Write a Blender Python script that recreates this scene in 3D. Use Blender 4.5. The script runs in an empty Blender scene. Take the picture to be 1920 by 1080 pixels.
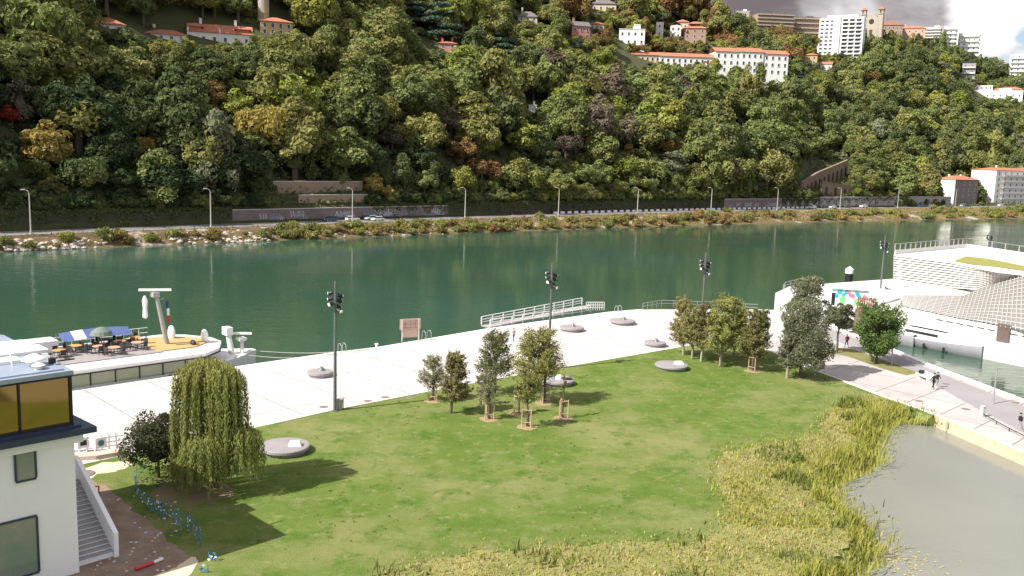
import bpy, bmesh, math, random
import numpy as np
from mathutils import Matrix, Vector
from mathutils.geometry import tessellate_polygon

scene = bpy.context.scene
COL = scene.collection
RAD = math.radians

# ------------------------------------------------------------------ camera
FPX = 1700.0                      # focal length in pixels of a 1920 wide picture
ROLL = 0.033
PITCH = math.atan(255 / 1700 * math.cos(ROLL))
CAM_Z = 24.0
_cp, _sp, _cr, _sr = math.cos(PITCH), math.sin(PITCH), math.cos(ROLL), math.sin(ROLL)
FWD = Vector((0, _cp, -_sp))
_U0 = Vector((0, _sp, _cp))
RGT = Vector((1, 0, 0)) * _cr + _U0 * _sr
UPV = Vector((-1, 0, 0)) * _sr + _U0 * _cr
CAM = Vector((0, 0, CAM_Z))
cam_data = bpy.data.cameras.new("camera")
cam_data.sensor_width = 36.0
cam_data.lens = FPX / 1920 * 36.0
cam_data.clip_start = 0.5
cam_data.clip_end = 9000.0
cam = bpy.data.objects.new("camera", cam_data)
COL.objects.link(cam)
M = Matrix((RGT, UPV, -FWD)).transposed().to_4x4()
M.translation = CAM
cam.matrix_world = M
scene.camera = cam

# ------------------------------------------------------------------ light
SUN_EL, SUN_TRAVEL = RAD(45), Vector((0.87, 0.50, 0)).normalized()
sun_dir = Vector((SUN_TRAVEL.x * math.cos(SUN_EL), SUN_TRAVEL.y * math.cos(SUN_EL), -math.sin(SUN_EL)))
sd = bpy.data.lights.new("sun", "SUN")
sd.energy = 4.8
sd.angle = RAD(0.5)
sd.color = (1.0, 0.955, 0.88)
sun = bpy.data.objects.new("sun", sd)
COL.objects.link(sun)
sun.rotation_euler = sun_dir.to_track_quat('-Z', 'Y').to_euler()
world = bpy.data.worlds.new("World")
scene.world = world
world.use_nodes = True
wn, wl = world.node_tree.nodes, world.node_tree.links
wn.clear()
w_out = wn.new("ShaderNodeOutputWorld")
w_bg = wn.new("ShaderNodeBackground")
w_bg.inputs[1].default_value = 0.08
sky = wn.new("ShaderNodeTexSky")
sky.sky_type = 'NISHITA'
sky.sun_disc = False
sky.sun_elevation = SUN_EL
sky.sun_rotation = math.atan2(-SUN_TRAVEL.x, -SUN_TRAVEL.y)
sky.air_density = 1.0
sky.dust_density = 1.2
w_tc = wn.new("ShaderNodeTexCoord")
w_map = wn.new("ShaderNodeMapping")
w_map.inputs['Scale'].default_value = (1.0, 1.0, 2.6)
w_noise = wn.new("ShaderNodeTexNoise")
w_noise.inputs['Scale'].default_value = 4.2
w_noise.inputs['Detail'].default_value = 7
w_noise.inputs['Roughness'].default_value = 0.55
w_noise.inputs['Distortion'].default_value = 0.3
wl.new(w_tc.outputs['Generated'], w_map.inputs[0])
wl.new(w_map.outputs[0], w_noise.inputs[0])


def w_blob(direction, cos_out, cos_in):
    """soft patch of cloud round one compass direction of the sky"""
    dp = wn.new("ShaderNodeVectorMath"); dp.operation = 'DOT_PRODUCT'
    dp.inputs[1].default_value = Vector(direction).normalized()
    wl.new(w_dir, dp.inputs[0])
    mr = wn.new("ShaderNodeMapRange"); mr.interpolation_type = 'SMOOTHSTEP'
    mr.inputs['From Min'].default_value = cos_out
    mr.inputs['From Max'].default_value = cos_in
    wl.new(dp.outputs['Value'], mr.inputs[0])
    return mr.outputs[0]


def w_math(op, a, b):
    m = wn.new("ShaderNodeMath"); m.operation = op
    for i, v in enumerate((a, b)):
        if isinstance(v, (int, float)):
            m.inputs[i].default_value = v
        else:
            wl.new(v, m.inputs[i])
    return m.outputs[0]


def w_mix(f, a, b):
    m = wn.new("ShaderNodeMix"); m.data_type = 'RGBA'
    wl.new(f, m.inputs[0])
    for s, v in ((m.inputs[6], a), (m.inputs[7], b)):
        if isinstance(v, tuple):
            s.default_value = v
        else:
            wl.new(v, s)
    return m.outputs[2]


def w_ramp(v, lo, hi):
    m = wn.new("ShaderNodeMapRange"); m.interpolation_type = 'SMOOTHSTEP'
    m.inputs['From Min'].default_value = lo
    m.inputs['From Max'].default_value = hi
    wl.new(v, m.inputs[0])
    return m.outputs[0]


w_n2 = wn.new("ShaderNodeTexNoise")
w_n2.inputs['Scale'].default_value = 11.0
w_n2.inputs['Detail'].default_value = 5
wl.new(w_map.outputs[0], w_n2.inputs[0])
w_j = wn.new("ShaderNodeVectorMath"); w_j.operation = 'MULTIPLY_ADD'
w_j.inputs[1].default_value = (0.05, 0.05, 0.05)
w_c = wn.new("ShaderNodeVectorMath"); w_c.operation = 'SUBTRACT'
w_c.inputs[1].default_value = (0.5, 0.5, 0.5)
w_nm = wn.new("ShaderNodeVectorMath"); w_nm.operation = 'NORMALIZE'
wl.new(w_n2.outputs[1], w_c.inputs[0]); wl.new(w_c.outputs[0], w_j.inputs[0]); wl.new(w_tc.outputs['Generated'], w_j.inputs[2])
wl.new(w_j.outputs[0], w_nm.inputs[0])
w_dir = w_nm.outputs[0]
sunlit = w_blob((0.497, 1.0, 0.166), 0.9990, 0.99975)      # one sunlit bank of cloud over the right end of the ridge
wisp = w_math('MULTIPLY', w_math('ADD', w_blob((0.318, 1.0, 0.157), 0.9996, 0.99995), w_blob((0.36, 1.0, 0.156), 0.9996, 0.99995)), 0.6)
paler = w_blob((0.50, 1.0, 0.16), 0.972, 0.998)
clear = w_blob((0.535, 1.0, 0.126), 0.9990, 0.9998)           # a clear gap low down
n_out = w_noise.outputs[0]
bank = w_blob((0.20, 1.0, 0.12), 0.90, 0.975)                # the dark bank of cloud stands only beyond the hill
open_ = w_math('SUBTRACT', 1.0, bank)
cover = w_ramp(w_math('ADD', w_math('SUBTRACT', n_out, w_math('MULTIPLY', clear, 0.26)), w_math('SUBTRACT', w_math('MULTIPLY', sunlit, 0.2), w_math('MULTIPLY', open_, 0.16))), 0.26, 0.36)
shade = w_ramp(w_math('ADD', w_math('ADD', w_math('ADD', n_out, w_math('MULTIPLY', sunlit, 0.45)), w_math('MULTIPLY', wisp, 0.22)), w_math('ADD', w_math('MULTIPLY', paler, 0.22), w_math('MULTIPLY', open_, 0.33))), 0.50, 1.0)
cloud = w_mix(shade, (1.5, 1.28, 1.38, 1), (7.6, 7.3, 7.4, 1))
wl.new(w_mix(cover, sky.outputs[0], cloud), w_bg.inputs[0])
wl.new(w_bg.outputs[0], w_out.inputs[0])

scene.view_settings.view_transform = 'Standard'
scene.view_settings.look = 'None'
scene.view_settings.exposure = 0.80
scene.view_settings.gamma = 1.0
scene.cycles.max_bounces = 6
scene.cycles.diffuse_bounces = 3
scene.cycles.transparent_max_bounces = 4

# ------------------------------------------------------------------ measuring helpers


def at(px, py, z=0.0):
    """point of the level z that the photograph shows at pixel px, py"""
    d = FWD + RGT * ((px - 960) / FPX) + UPV * ((540 - py) / FPX)
    t = (z - CAM_Z) / d.z
    return Vector((t * d.x, t * d.y, z))


def deep(px, py, y):
    d = FWD + RGT * ((px - 960) / FPX) + UPV * ((540 - py) / FPX)
    t = y / d.y
    return Vector((t * d.x, y, CAM_Z + t * d.z))


def proj(p):
    v = Vector(p) - CAM
    w = v.dot(FWD)
    return 960 + FPX * v.dot(RGT) / w, 540 - FPX * v.dot(UPV) / w


# ------------------------------------------------------------------ object helpers


def tag(o, label=None, cat=None, group=None, kind=None):
    for k, v in (("label", label), ("category", cat), ("group", group), ("kind", kind)):
        if v:
            o[k] = v
    return o


def empty(name, loc, rz=0.0, label=None, cat=None, group=None):
    o = bpy.data.objects.new(name, None)
    o.empty_display_size = 0.3
    COL.objects.link(o)
    o.location = loc
    o.rotation_euler = (0, 0, rz)
    return tag(o, label, cat, group)


def children(o):
    return [c for c in bpy.data.objects if c.parent == o]


KIDS = {}


def adopt(o, parent):
    if parent is not None:
        o.parent = parent
        KIDS.setdefault(parent.name, []).append(o)
    return o


def copy_tree(o, parent=None):
    c = o.copy()
    COL.objects.link(c)
    if parent is not None:
        adopt(c, parent)
    for k in KIDS.get(o.name, []):
        copy_tree(k, c)
    return c


def mesh_obj(name, me, mats, parent=None):
    o = bpy.data.objects.new(name, me)
    COL.objects.link(o)
    for m in (mats if isinstance(mats, (list, tuple)) else [mats]):
        me.materials.append(m)
    return adopt(o, parent)


class MB:
    """collects shapes, builds them as one mesh"""

    def __init__(self):
        self.v, self.f, self.m, self.s = [], [], [], []

    def add(self, vs, fs, mi=0, smooth=False):
        b = len(self.v)
        self.v += [tuple(v) for v in vs]
        for f in fs:
            self.f.append([b + i for i in f]); self.m.append(mi); self.s.append(smooth)
        return self

    def box(self, c, s, rz=0.0, mi=0, taper=1.0):
        cx, cy, cz = c
        hx, hy, hz = s[0] / 2, s[1] / 2, s[2] / 2
        co, si = math.cos(rz), math.sin(rz)
        vs = []
        for z, k in ((-hz, 1.0), (hz, taper)):
            for x, y in ((-hx, -hy), (hx, -hy), (hx, hy), (-hx, hy)):
                x, y = x * k, y * k
                vs.append((cx + x * co - y * si, cy + x * si + y * co, cz + z))
        return self.add(vs, [(3, 2, 1, 0), (4, 5, 6, 7), (0, 1, 5, 4), (1, 2, 6, 5), (2, 3, 7, 6), (3, 0, 4, 7)], mi)

    def tube(self, p0, p1, r0, r1=None, n=8, mi=0, cap=True):
        r1 = r0 if r1 is None else r1
        p0, p1 = Vector(p0), Vector(p1)
        ax = (p1 - p0)
        if ax.length < 1e-6:
            return self
        ax.normalize()
        a = ax.orthogonal().normalized(); b = ax.cross(a)
        vs = []
        for p, r in ((p0, r0), (p1, r1)):
            for i in range(n):
                t = 2 * math.pi * i / n
                vs.append(p + a * (r * math.cos(t)) + b * (r * math.sin(t)))
        fs = [(i, (i + 1) % n, n + (i + 1) % n, n + i) for i in range(n)]
        self.add(vs, fs, mi, True)
        if cap:
            self.add(vs[:n], [tuple(reversed(range(n)))], mi); self.add(vs[n:], [tuple(range(n))], mi)
        return self

    def path(self, pts, r, n=6, mi=0):
        for a, b in zip(pts[:-1], pts[1:]):
            self.tube(a, b, r, r, n, mi)
        return self

    def lathe(self, prof, c=(0, 0, 0), n=24, mi=0, sx=1.0, sy=1.0):
        vs = []
        for r, z in prof:
            for i in range(n):
                t = 2 * math.pi * i / n
                vs.append((c[0] + r * sx * math.cos(t), c[1] + r * sy * math.sin(t), c[2] + z))
        fs = []
        for k in range(len(prof) - 1):
            for i in range(n):
                j = (i + 1) % n
                fs.append((k * n + i, k * n + j, (k + 1) * n + j, (k + 1) * n + i))
        fs.append(tuple(reversed(range(n))))
        fs.append(tuple((len(prof) - 1) * n + i for i in range(n)))
        return self.add(vs, fs, mi)

    def prism(self, poly, z0, z1, mi=0, top=None, bottom=True):
        n = len(poly)
        vs = [(p[0], p[1], z0) for p in poly] + [(p[0], p[1], z1) for p in poly]
        fs = [(i, (i + 1) % n, n + (i + 1) % n, n + i) for i in range(n)]
        self.add(vs, fs, mi)
        tri = tessellate_polygon([[Vector((p[0], p[1], 0)) for p in poly]])
        self.add(vs[n:], [tuple(t) for t in tri], mi if top is None else top)
        if bottom:
            self.add(vs[:n], [tuple(reversed(t)) for t in tri], mi)
        return self

    def sheet(self, poly, z, mi=0):
        tri = tessellate_polygon([[Vector((p[0], p[1], 0)) for p in poly]])
        vs = [(p[0], p[1], z) for p in poly]
        fs = []
        for t in tri:
            a, b, c = (Vector(vs[i]) for i in t)
            fs.append(tuple(t) if (b - a).cross(c - a).z > 0 else tuple(reversed(t)))
        return self.add(vs, fs, mi)

    def quad(self, a, b, c, d, mi=0):
        return self.add([a, b, c, d], [(0, 1, 2, 3)], mi)

    def loft(self, rings, mi=0, closed=True, cap=True, smooth=True):
        n = len(rings[0])
        vs = [p for r in rings for p in r]
        fs = []
        for k in range(len(rings) - 1):
            for i in range(n if closed else n - 1):
                j = (i + 1) % n
                fs.append((k * n + i, k * n + j, (k + 1) * n + j, (k + 1) * n + i))
        self.add(vs, fs, mi, smooth)
        if cap and closed:
            self.add(rings[0], [tuple(reversed(range(n)))], mi)
            self.add(rings[-1], [tuple(range(n))], mi)
        return self

    def build(self, name, mats, parent=None):
        me = bpy.data.meshes.new(name)
        me.from_pydata(self.v, [], self.f)
        me.polygons.foreach_set("material_index", self.m)
        me.polygons.foreach_set("use_smooth", self.s)
        bm = bmesh.new(); bm.from_mesh(me)
        bmesh.ops.recalc_face_normals(bm, faces=bm.faces) if len(self.f) < 4000 and len(self.f) > 5 else None
        bm.to_mesh(me); bm.free()
        return mesh_obj(name, me, mats, parent)


# ------------------------------------------------------------------ materials
MATS = {}


def nd(nt, kind, **inp):
    n = nt.nodes.new(kind)
    for k, v in inp.items():
        n.inputs[k].default_value = v
    return n


def mat(name, col, rough=0.8, noise=None, amount=0.25, col2=None, bump=0.0, bscale=None, metal=0.0, spec=0.4, stretch=(1, 1, 1), lo=0.35, hi=0.65):
    """plain surface with a noise that mixes col towards col2 (or a darker col)"""
    if name in MATS:
        return MATS[name]
    m = bpy.data.materials.new(name)
    m.use_nodes = True
    nt = m.node_tree
    bs = nt.nodes["Principled BSDF"]
    bs.inputs['Base Color'].default_value = (*col, 1)
    bs.inputs['Roughness'].default_value = rough
    bs.inputs['Metallic'].default_value = metal
    bs.inputs['Specular IOR Level'].default_value = spec
    if noise or bump:
        geo = nt.nodes.new("ShaderNodeTexCoord")
        mp = nt.nodes.new("ShaderNodeMapping")
        mp.inputs['Scale'].default_value = stretch
        nt.links.new(geo.outputs['Object'], mp.inputs[0])
    if noise:
        tn = nd(nt, "ShaderNodeTexNoise", Scale=noise, Detail=6.0, Roughness=0.62)
        nt.links.new(mp.outputs[0], tn.inputs[0])
        mr = nd(nt, "ShaderNodeMapRange", **{'From Min': lo, 'From Max': hi, 'To Max': amount if col2 is None else 1.0})
        nt.links.new(tn.outputs[0], mr.inputs[0])
        mx = nt.nodes.new("ShaderNodeMix"); mx.data_type = 'RGBA'
        mx.inputs[6].default_value = (*col, 1)
        mx.inputs[7].default_value = (*(col2 or tuple(c * 0.45 for c in col)), 1)
        nt.links.new(mr.outputs[0], mx.inputs[0])
        nt.links.new(mx.outputs[2], bs.inputs['Base Color'])
    if bump:
        tb = nd(nt, "ShaderNodeTexNoise", Scale=bscale or (noise or 4) * 3, Detail=5.0)
        nt.links.new(mp.outputs[0], tb.inputs[0])
        bp = nd(nt, "ShaderNodeBump", Strength=bump, Distance=0.1)
        nt.links.new(tb.outputs[0], bp.inputs['Height'])
        nt.links.new(bp.outputs[0], bs.inputs['Normal'])
    MATS[name] = m
    return m


def leaf_mat(name, col, col2, trans=0.25, jitter=0.35):
    """foliage: per-leaf tone attribute runs col -> col2, each plant a little lighter or darker"""
    if name in MATS:
        return MATS[name]
    m = bpy.data.materials.new(name)
    m.use_nodes = True
    nt = m.node_tree
    nt.nodes.clear()
    out = nt.nodes.new("ShaderNodeOutputMaterial")
    at_ = nt.nodes.new("ShaderNodeAttribute"); at_.attribute_name = "tone"
    oi = nt.nodes.new("ShaderNodeObjectInfo")
    mx = nt.nodes.new("ShaderNodeMix"); mx.data_type = 'RGBA'
    mx.inputs[6].default_value = (*col, 1); mx.inputs[7].default_value = (*col2, 1)
    nt.links.new(at_.outputs['Fac'], mx.inputs[0])
    mr = nd(nt, "ShaderNodeMapRange", **{'To Min': 1 - jitter, 'To Max': 1 + jitter})
    nt.links.new(oi.outputs['Random'], mr.inputs[0])
    hs = nt.nodes.new("ShaderNodeHueSaturation")
    nt.links.new(mx.outputs[2], hs.inputs['Color'])
    nt.links.new(mr.outputs[0], hs.inputs['Value'])
    mh = nd(nt, "ShaderNodeMapRange", **{'To Min': 0.485, 'To Max': 0.515})
    rm = nt.nodes.new("ShaderNodeMath"); rm.operation = 'FRACT'
    r2 = nt.nodes.new("ShaderNodeMath"); r2.operation = 'MULTIPLY'; r2.inputs[1].default_value = 7.31
    nt.links.new(oi.outputs['Random'], r2.inputs[0]); nt.links.new(r2.outputs[0], rm.inputs[0])
    nt.links.new(rm.outputs[0], mh.inputs[0]); nt.links.new(mh.outputs[0], hs.inputs['Hue'])
    d = nd(nt, "ShaderNodeBsdfDiffuse"); t = nd(nt, "ShaderNodeBsdfTranslucent")
    ms = nt.nodes.new("ShaderNodeMixShader"); ms.inputs[0].default_value = trans
    nt.links.new(hs.outputs[0], d.inputs[0]); nt.links.new(hs.outputs[0], t.inputs[0])
    nt.links.new(d.outputs[0], ms.inputs[1]); nt.links.new(t.outputs[0], ms.inputs[2])
    nt.links.new(ms.outputs[0], out.inputs[0])
    MATS[name] = m
    return m


WHITE = mat("white_paint", (0.78, 0.77, 0.75), 0.5, 0.6, 0.12)
WHITE_RENDER = mat("white_render", (0.74, 0.72, 0.68), 0.85, 0.35, 0.18)
CONCRETE = mat("concrete", (0.55, 0.52, 0.49), 0.85, 0.9, 0.25, bump=0.15)
STEEL = mat("grey_steel", (0.16, 0.17, 0.17), 0.5, 2.0, 0.3, metal=0.4)
DARK = mat("dark_metal", (0.02, 0.021, 0.024), 0.5, 3.0, 0.4)
GALV = mat("galvanised_steel", (0.42, 0.43, 0.44), 0.45, 2.0, 0.25, metal=0.5)
DGLASS = mat("dark_glass", (0.035, 0.04, 0.045), 0.08, 0.8, 0.4, spec=0.6)
BARK = mat("bark", (0.12, 0.09, 0.065), 0.9, 3.0, 0.5, bump=0.4, stretch=(1, 1, 0.2))
BARK_PALE = mat("pale_bark", (0.33, 0.29, 0.23), 0.9, 3.0, 0.4, bump=0.3, stretch=(1, 1, 0.2))
STAKE = mat("stake_wood", (0.50, 0.38, 0.24), 0.85, 3.0, 0.35, stretch=(1, 1, 0.2))
TILE = mat("roof_tile", (0.46, 0.17, 0.10), 0.85, 0.8, 0.35, bump=0.4, bscale=5)
SLATE = mat("slate", (0.17, 0.15, 0.15), 0.7, 0.8, 0.3)
STONE = mat("old_stone", (0.25, 0.19, 0.145), 0.9, 0.5, 0.5, bump=0.5, bscale=2.5)
RUBBER = mat("rubber", (0.018, 0.018, 0.018), 0.8, 6, 0.3)
LAMPGLASS = mat("lamp_glass", (0.75, 0.75, 0.72), 0.2, 5, 0.1)

# ------------------------------------------------------------------ foliage meshes


def leaves_mesh(name, c, nrm, size, tone, rng, core=None, aspect=0.62, wob=0.75, extra=None):
    """one mesh of many leaf-sized quads; core = (verts, tris, tone) closed inner mass"""
    n = len(c)
    nn = nrm + rng.normal(0, wob, (n, 3))
    nn /= np.linalg.norm(nn, axis=1, keepdims=True) + 1e-9
    r = rng.normal(0, 1, (n, 3))
    t = np.cross(nn, r); t /= np.linalg.norm(t, axis=1, keepdims=True) + 1e-9
    b = np.cross(nn, t)
    s = size[:, None] if hasattr(size, '__len__') else size
    bend = nn * s * 0.25
    v = np.stack([c - t * s, c - b * s * aspect + bend, c + t * s, c + b * s * aspect + bend], 1).reshape(-1, 3)
    f = np.arange(4 * n).reshape(n, 4)
    tn = np.repeat(tone, 4)
    faces = f.tolist()
    if core is not None:
        cv, cf, ct = core
        faces += [[i + len(v) for i in q] for q in cf]
        v = np.vstack([v, cv]); tn = np.concatenate([tn, ct])
    me = bpy.data.meshes.new(name)
    me.from_pydata(v.tolist(), [], faces)
    a = me.attributes.new("tone", 'FLOAT', 'POINT')
    a.data.foreach_set("value", np.clip(tn, 0, 1).astype(np.float32))
    return me


def ico(sub=2):
    bm = bmesh.new(); bmesh.ops.create_icosphere(bm, subdivisions=sub, radius=1)
    v = np.array([x.co[:] for x in bm.verts]); f = [[y.index for y in x.verts] for x in bm.faces]
    bm.free()
    return v, f


def crown_mesh(name, seed, rx, rz, lobes=24, per=55, leaf=0.5, flat=0.0, shape='round', core=0.6, spread=0.36, wob=0.75):
    """crown about the origin (its centre), lobes of leaf clumps with gaps between them"""
    rng = np.random.default_rng(seed)
    C, N, S, T = [], [], [], []
    for i in range(lobes):
        d = rng.normal(0, 1, 3); d /= np.linalg.norm(d)
        if d[2] < -0.45:
            d[2] *= -0.6
        q = rng.uniform(0.42, 0.92)
        h = d[2] * q
        k = 1.0
        if shape == 'cone':
            h = rng.uniform(-0.9, 0.95); k = max(0.1, (1 - h) / 1.9) * 1.15
            d[:2] /= np.linalg.norm(d[:2]) + 1e-9; q = rng.uniform(0.25, 0.85)
        if shape == 'egg':
            h = rng.uniform(-0.85, 0.9); k = math.sqrt(max(0.05, 1 - h * h)) * (1.05 - 0.35 * h)
            d[:2] /= np.linalg.norm(d[:2]) + 1e-9; q = rng.uniform(0.3, 0.75)
        if shape == 'tier':
            h = (int(rng.integers(0, 6)) / 5) * 1.7 - 0.75; k = max(0.25, 1.0 - (h + 0.75) / 2.2)
            d[:2] /= np.linalg.norm(d[:2]) + 1e-9; q = rng.uniform(0.35, 0.95)
        cen = np.array([d[0] * q * k * rx, d[1] * q * k * rx, h * rz])
        lr = rx * spread * rng.uniform(0.7, 1.15) * (0.75 if shape in ('cone',) else 1)
        lz = lr * (0.3 if shape == 'tier' else 0.85)
        u = rng.normal(0, 1, (per, 3)); u /= np.linalg.norm(u, axis=1, keepdims=True)
        out = cen / (np.linalg.norm(cen) + 1e-9)
        u += out * 0.45 + np.array([0, 0, 0.25]); u /= np.linalg.norm(u, axis=1, keepdims=True)
        rr = rng.uniform(0.72, 1.08, (per, 1)) + (rng.random((per, 1)) < 0.07) * 0.25
        C.append(cen + u * rr * np.array([lr, lr, lz])); N.append(u)
        S.append(leaf * rng.uniform(0.6, 1.25, per)); T.append(np.clip(rng.normal(0.5, 0.2) + rng.normal(0, 0.2, per), 0, 1))
    an = rng.uniform(.82, 1.2)
    for q in (C, N):
        for k_ in q:
            k_[:, 0] *= an; k_[:, 1] /= an
    co = None
    if core:
        v, f = ico(2)
        w = v * np.array([rx, rx, rz]) * core * (1 + rng.normal(0, 0.22, (len(v), 1)))
        if shape in ('cone', 'tier', 'egg'):
            w[:, :2] *= np.clip(1.1 - 0.55 * (w[:, 2:3] / rz + 0.6), 0.2, 1.2)
        co = (w, f, np.full(len(v), 0.5))
    return leaves_mesh(name, np.vstack(C), np.vstack(N), np.concatenate(S), np.concatenate(T), rng, co, wob=wob)


def trunk_mb(h, r, seed=0, limbs=5, reach=1.5, lean=0.0, top=None):
    rng = random.Random(seed)
    mb = MB()
    pts = [Vector((0, 0, -0.4))]
    for i in range(1, 5):
        pts.append(Vector((lean * i / 4 + rng.uniform(-1, 1) * r * 0.5, rng.uniform(-1, 1) * r * 0.5, h * i / 4)))
    for i in range(4):
        mb.tube(pts[i], pts[i + 1], r * (1.15 - 0.2 * i), r * (0.95 - 0.2 * i), 8, cap=False)
    for i in range(limbs):
        a = 2 * math.pi * i / limbs + rng.uniform(-.4, .4)
        z = h * rng.uniform(0.55, 0.95)
        k = reach * rng.uniform(0.6, 1.0)
        p = Vector((lean * z / h, 0, z)); q = p + Vector((math.cos(a) * k, math.sin(a) * k, k * rng.uniform(0.5, 1.1)))
        mb.tube(p, q, r * 0.45, r * 0.14, 6, cap=False)
    return mb

# ================================================================== THE SETTING
ZW, ZR = -2.0, 1.2                       # river level, level of the far road
LAMP_PX = [(56, 435), (393, 429), (658, 419), (869, 412), (1044, 405), (1192, 400), (1330, 396), (1454, 394), (1572, 391), (1680, 390), (1788, 390)]
_l = np.array([at(x, y, ZR)[:2] for x, y in LAMP_PX])
ROADFIT = np.polyfit(_l[:, 0], _l[:, 1], 2)
_w = np.array([at(x, y, ZW)[:2] for x, y in [(0, 475), (250, 462), (500, 450), (740, 442), (960, 437), (1180, 428), (1400, 420), (1560, 417), (1682, 414)]])
WATERFIT = np.polyfit(_w[:, 0], _w[:, 1], 2)
XC = 235.0


def curve(fit, x):
    d = lambda q: 2 * fit[0] * q + fit[1]
    if x > XC:
        return np.polyval(fit, XC) + d(XC) * (x - XC)
    if x < -140:
        return np.polyval(fit, -140) + d(-140) * (x + 140)
    return np.polyval(fit, x)


def road_dir(x):
    s = (curve(ROADFIT, x + 1) - curve(ROADFIT, x - 1)) / 2
    return Vector((1, s, 0)).normalized()


def road_pt(x, t, z=ZR):
    d = road_dir(x)
    return Vector((x - d.y * t, curve(ROADFIT, x) + d.x * t, z))


def water_t(x):
    """distance of the far waterline in front of the road's edge (negative)"""
    d = road_dir(x)
    return min(-5.0, (curve(WATERFIT, x) - curve(ROADFIT, x)) * d.x)


def rise(t, x=0):
    kk = min(1.0, max(0.0, (x - 212) / 14)); t -= 27 * kk * kk * (3 - 2 * kk)
    if t < 9.6:
        return ZR
    u = (t - 9.6) / 178
    h = ZR + 3.6 + 116 * (u * (1.35 - 0.35 * u) if u < 1 else 1 + 0.10 * (u - 1))
    k = min(1.0, max(0.0, (x - 150) / 250))
    h -= k * 5 * min(1, u)
    if t > 16:
        h += 2.2 * math.sin(x * 0.045 + t * 0.03) * min(1, (t - 16) / 30) + 1.3 * math.sin(x * 0.11 - t * 0.09)
    return h


def terrain_at(x, y):
    """height of the hillside over a point, through the nearest road station"""
    xs = x
    for _ in range(6):
        d = road_dir(xs)
        r = Vector((x - xs, y - curve(ROADFIT, xs), 0))
        xs += r.dot(d) * d.x
    d = road_dir(xs)
    t = (x - xs) * -d.y + (y - curve(ROADFIT, xs)) * d.x
    return rise(t, xs), t, xs


def hill_hit(px, py, y0=215, y1=1150):
    """where the ray through a pixel meets the hillside"""
    y = y0
    while y < y1:
        p = deep(px, py, y)
        if p.z < terrain_at(p.x, p.y)[0]:
            return p
        y += 2.0
    return None


def road_x(px, t=0.0, z=ZR):
    a, b = -200.0, 420.0
    for _ in range(40):
        m = (a + b) / 2
        if proj(road_pt(m, t, z))[0] < px:
            a = m
        else:
            b = m
    return (a + b) / 2


# far side: one terrain sheet from river bed over bank, road bed and hill to the horizon
HILL = mat("hill_soil", (0.045, 0.055, 0.02), 0.95, 0.08, 0.5, (0.075, 0.075, 0.03), bump=0.5, bscale=0.6)
BANK = mat("bank_scrub_soil", (0.125, 0.09, 0.042), 0.95, 0.10, 1.0, (0.36, 0.31, 0.27), bump=0.9, bscale=1.0, lo=0.56, hi=0.63)
ASPH = mat("asphalt", (0.17, 0.165, 0.165), 0.9, 0.3, 0.25, bump=0.1)
mb = MB()
xs = [-1500, -900, -500] + list(range(-320, 700, 7)) + [760, 860, 1000, 1300, 1800]
rows = []
for x in xs:
    w = water_t(x)
    prof = [(w - 60, -5.0), (w - 2, -3.2), (w, ZW + 0.05), (w * 0.75, -0.9 + 0.5 * math.sin(x * .21)), (w * 0.45, 0.3 + 0.35 * math.sin(x * .33 + 1)), (-1.6, ZR - 0.1), (9.5, ZR - .05), (9.75, rise(9.75, x))]
    prof += [(t, rise(t, x)) for t in list(range(13, 60, 5)) + list(range(60, 200, 8)) + [215, 250, 320, 500, 900, 1600]]
    rows.append([road_pt(x, t, z) for t, z in prof])
n = len(rows[0])
vs = [p for r in rows for p in r]
for k in range(len(rows) - 1):
    for i in range(n - 1):
        a = k * n + i
        mb.f.append([a, a + n, a + n + 1, a + 1]); mb.m.append(0 if i >= 6 else 1); mb.s.append(i > 7)
mb.v = [tuple(p) for p in vs]
tag(mb.build("hillside_terrain", [HILL, BANK]), kind="structure")

# bed sheet under everything, out to the horizon
mb = MB(); mb.sheet([(-4000, -600), (4000, -600), (4000, 6000), (-4000, 6000)], -6.0)
tag(mb.build("ground", mat("river_bed", (0.05, 0.06, 0.04), 0.95, 0.2, 0.4)), kind="structure")

# road with its edge lines
mb = MB()
rx = list(range(-320, 560, 8))
for t0, t1, z, mi in ((-0.9, 9.3, 0.0, 0), (-0.75, -0.45, 0.006, 1), (8.0, 8.25, 0.006, 1), (-1.35, -0.9, 0.14, 2)):
    for a, b in zip(rx[:-1], rx[1:]):
        mb.quad(road_pt(a, t0, ZR + z), road_pt(b, t0, ZR + z), road_pt(b, t1, ZR + z), road_pt(a, t1, ZR + z), mi)
for a in range(-300, 520, 9):
    mb.quad(road_pt(a, 3.9, ZR + .006), road_pt(a + 3, 3.9, ZR + .006), road_pt(a + 3, 4.1, ZR + .006), road_pt(a, 4.1, ZR + .006), 1)
for a, b in zip(rx[:-1], rx[1:]):
    mb.quad(road_pt(a, -1.35, ZR - .3), road_pt(b, -1.35, ZR - .3), road_pt(b, -1.35, ZR + .14), road_pt(a, -1.35, ZR + .14), 2)
tag(mb.build("road", [ASPH, WHITE, CONCRETE]), kind="structure")

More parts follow.
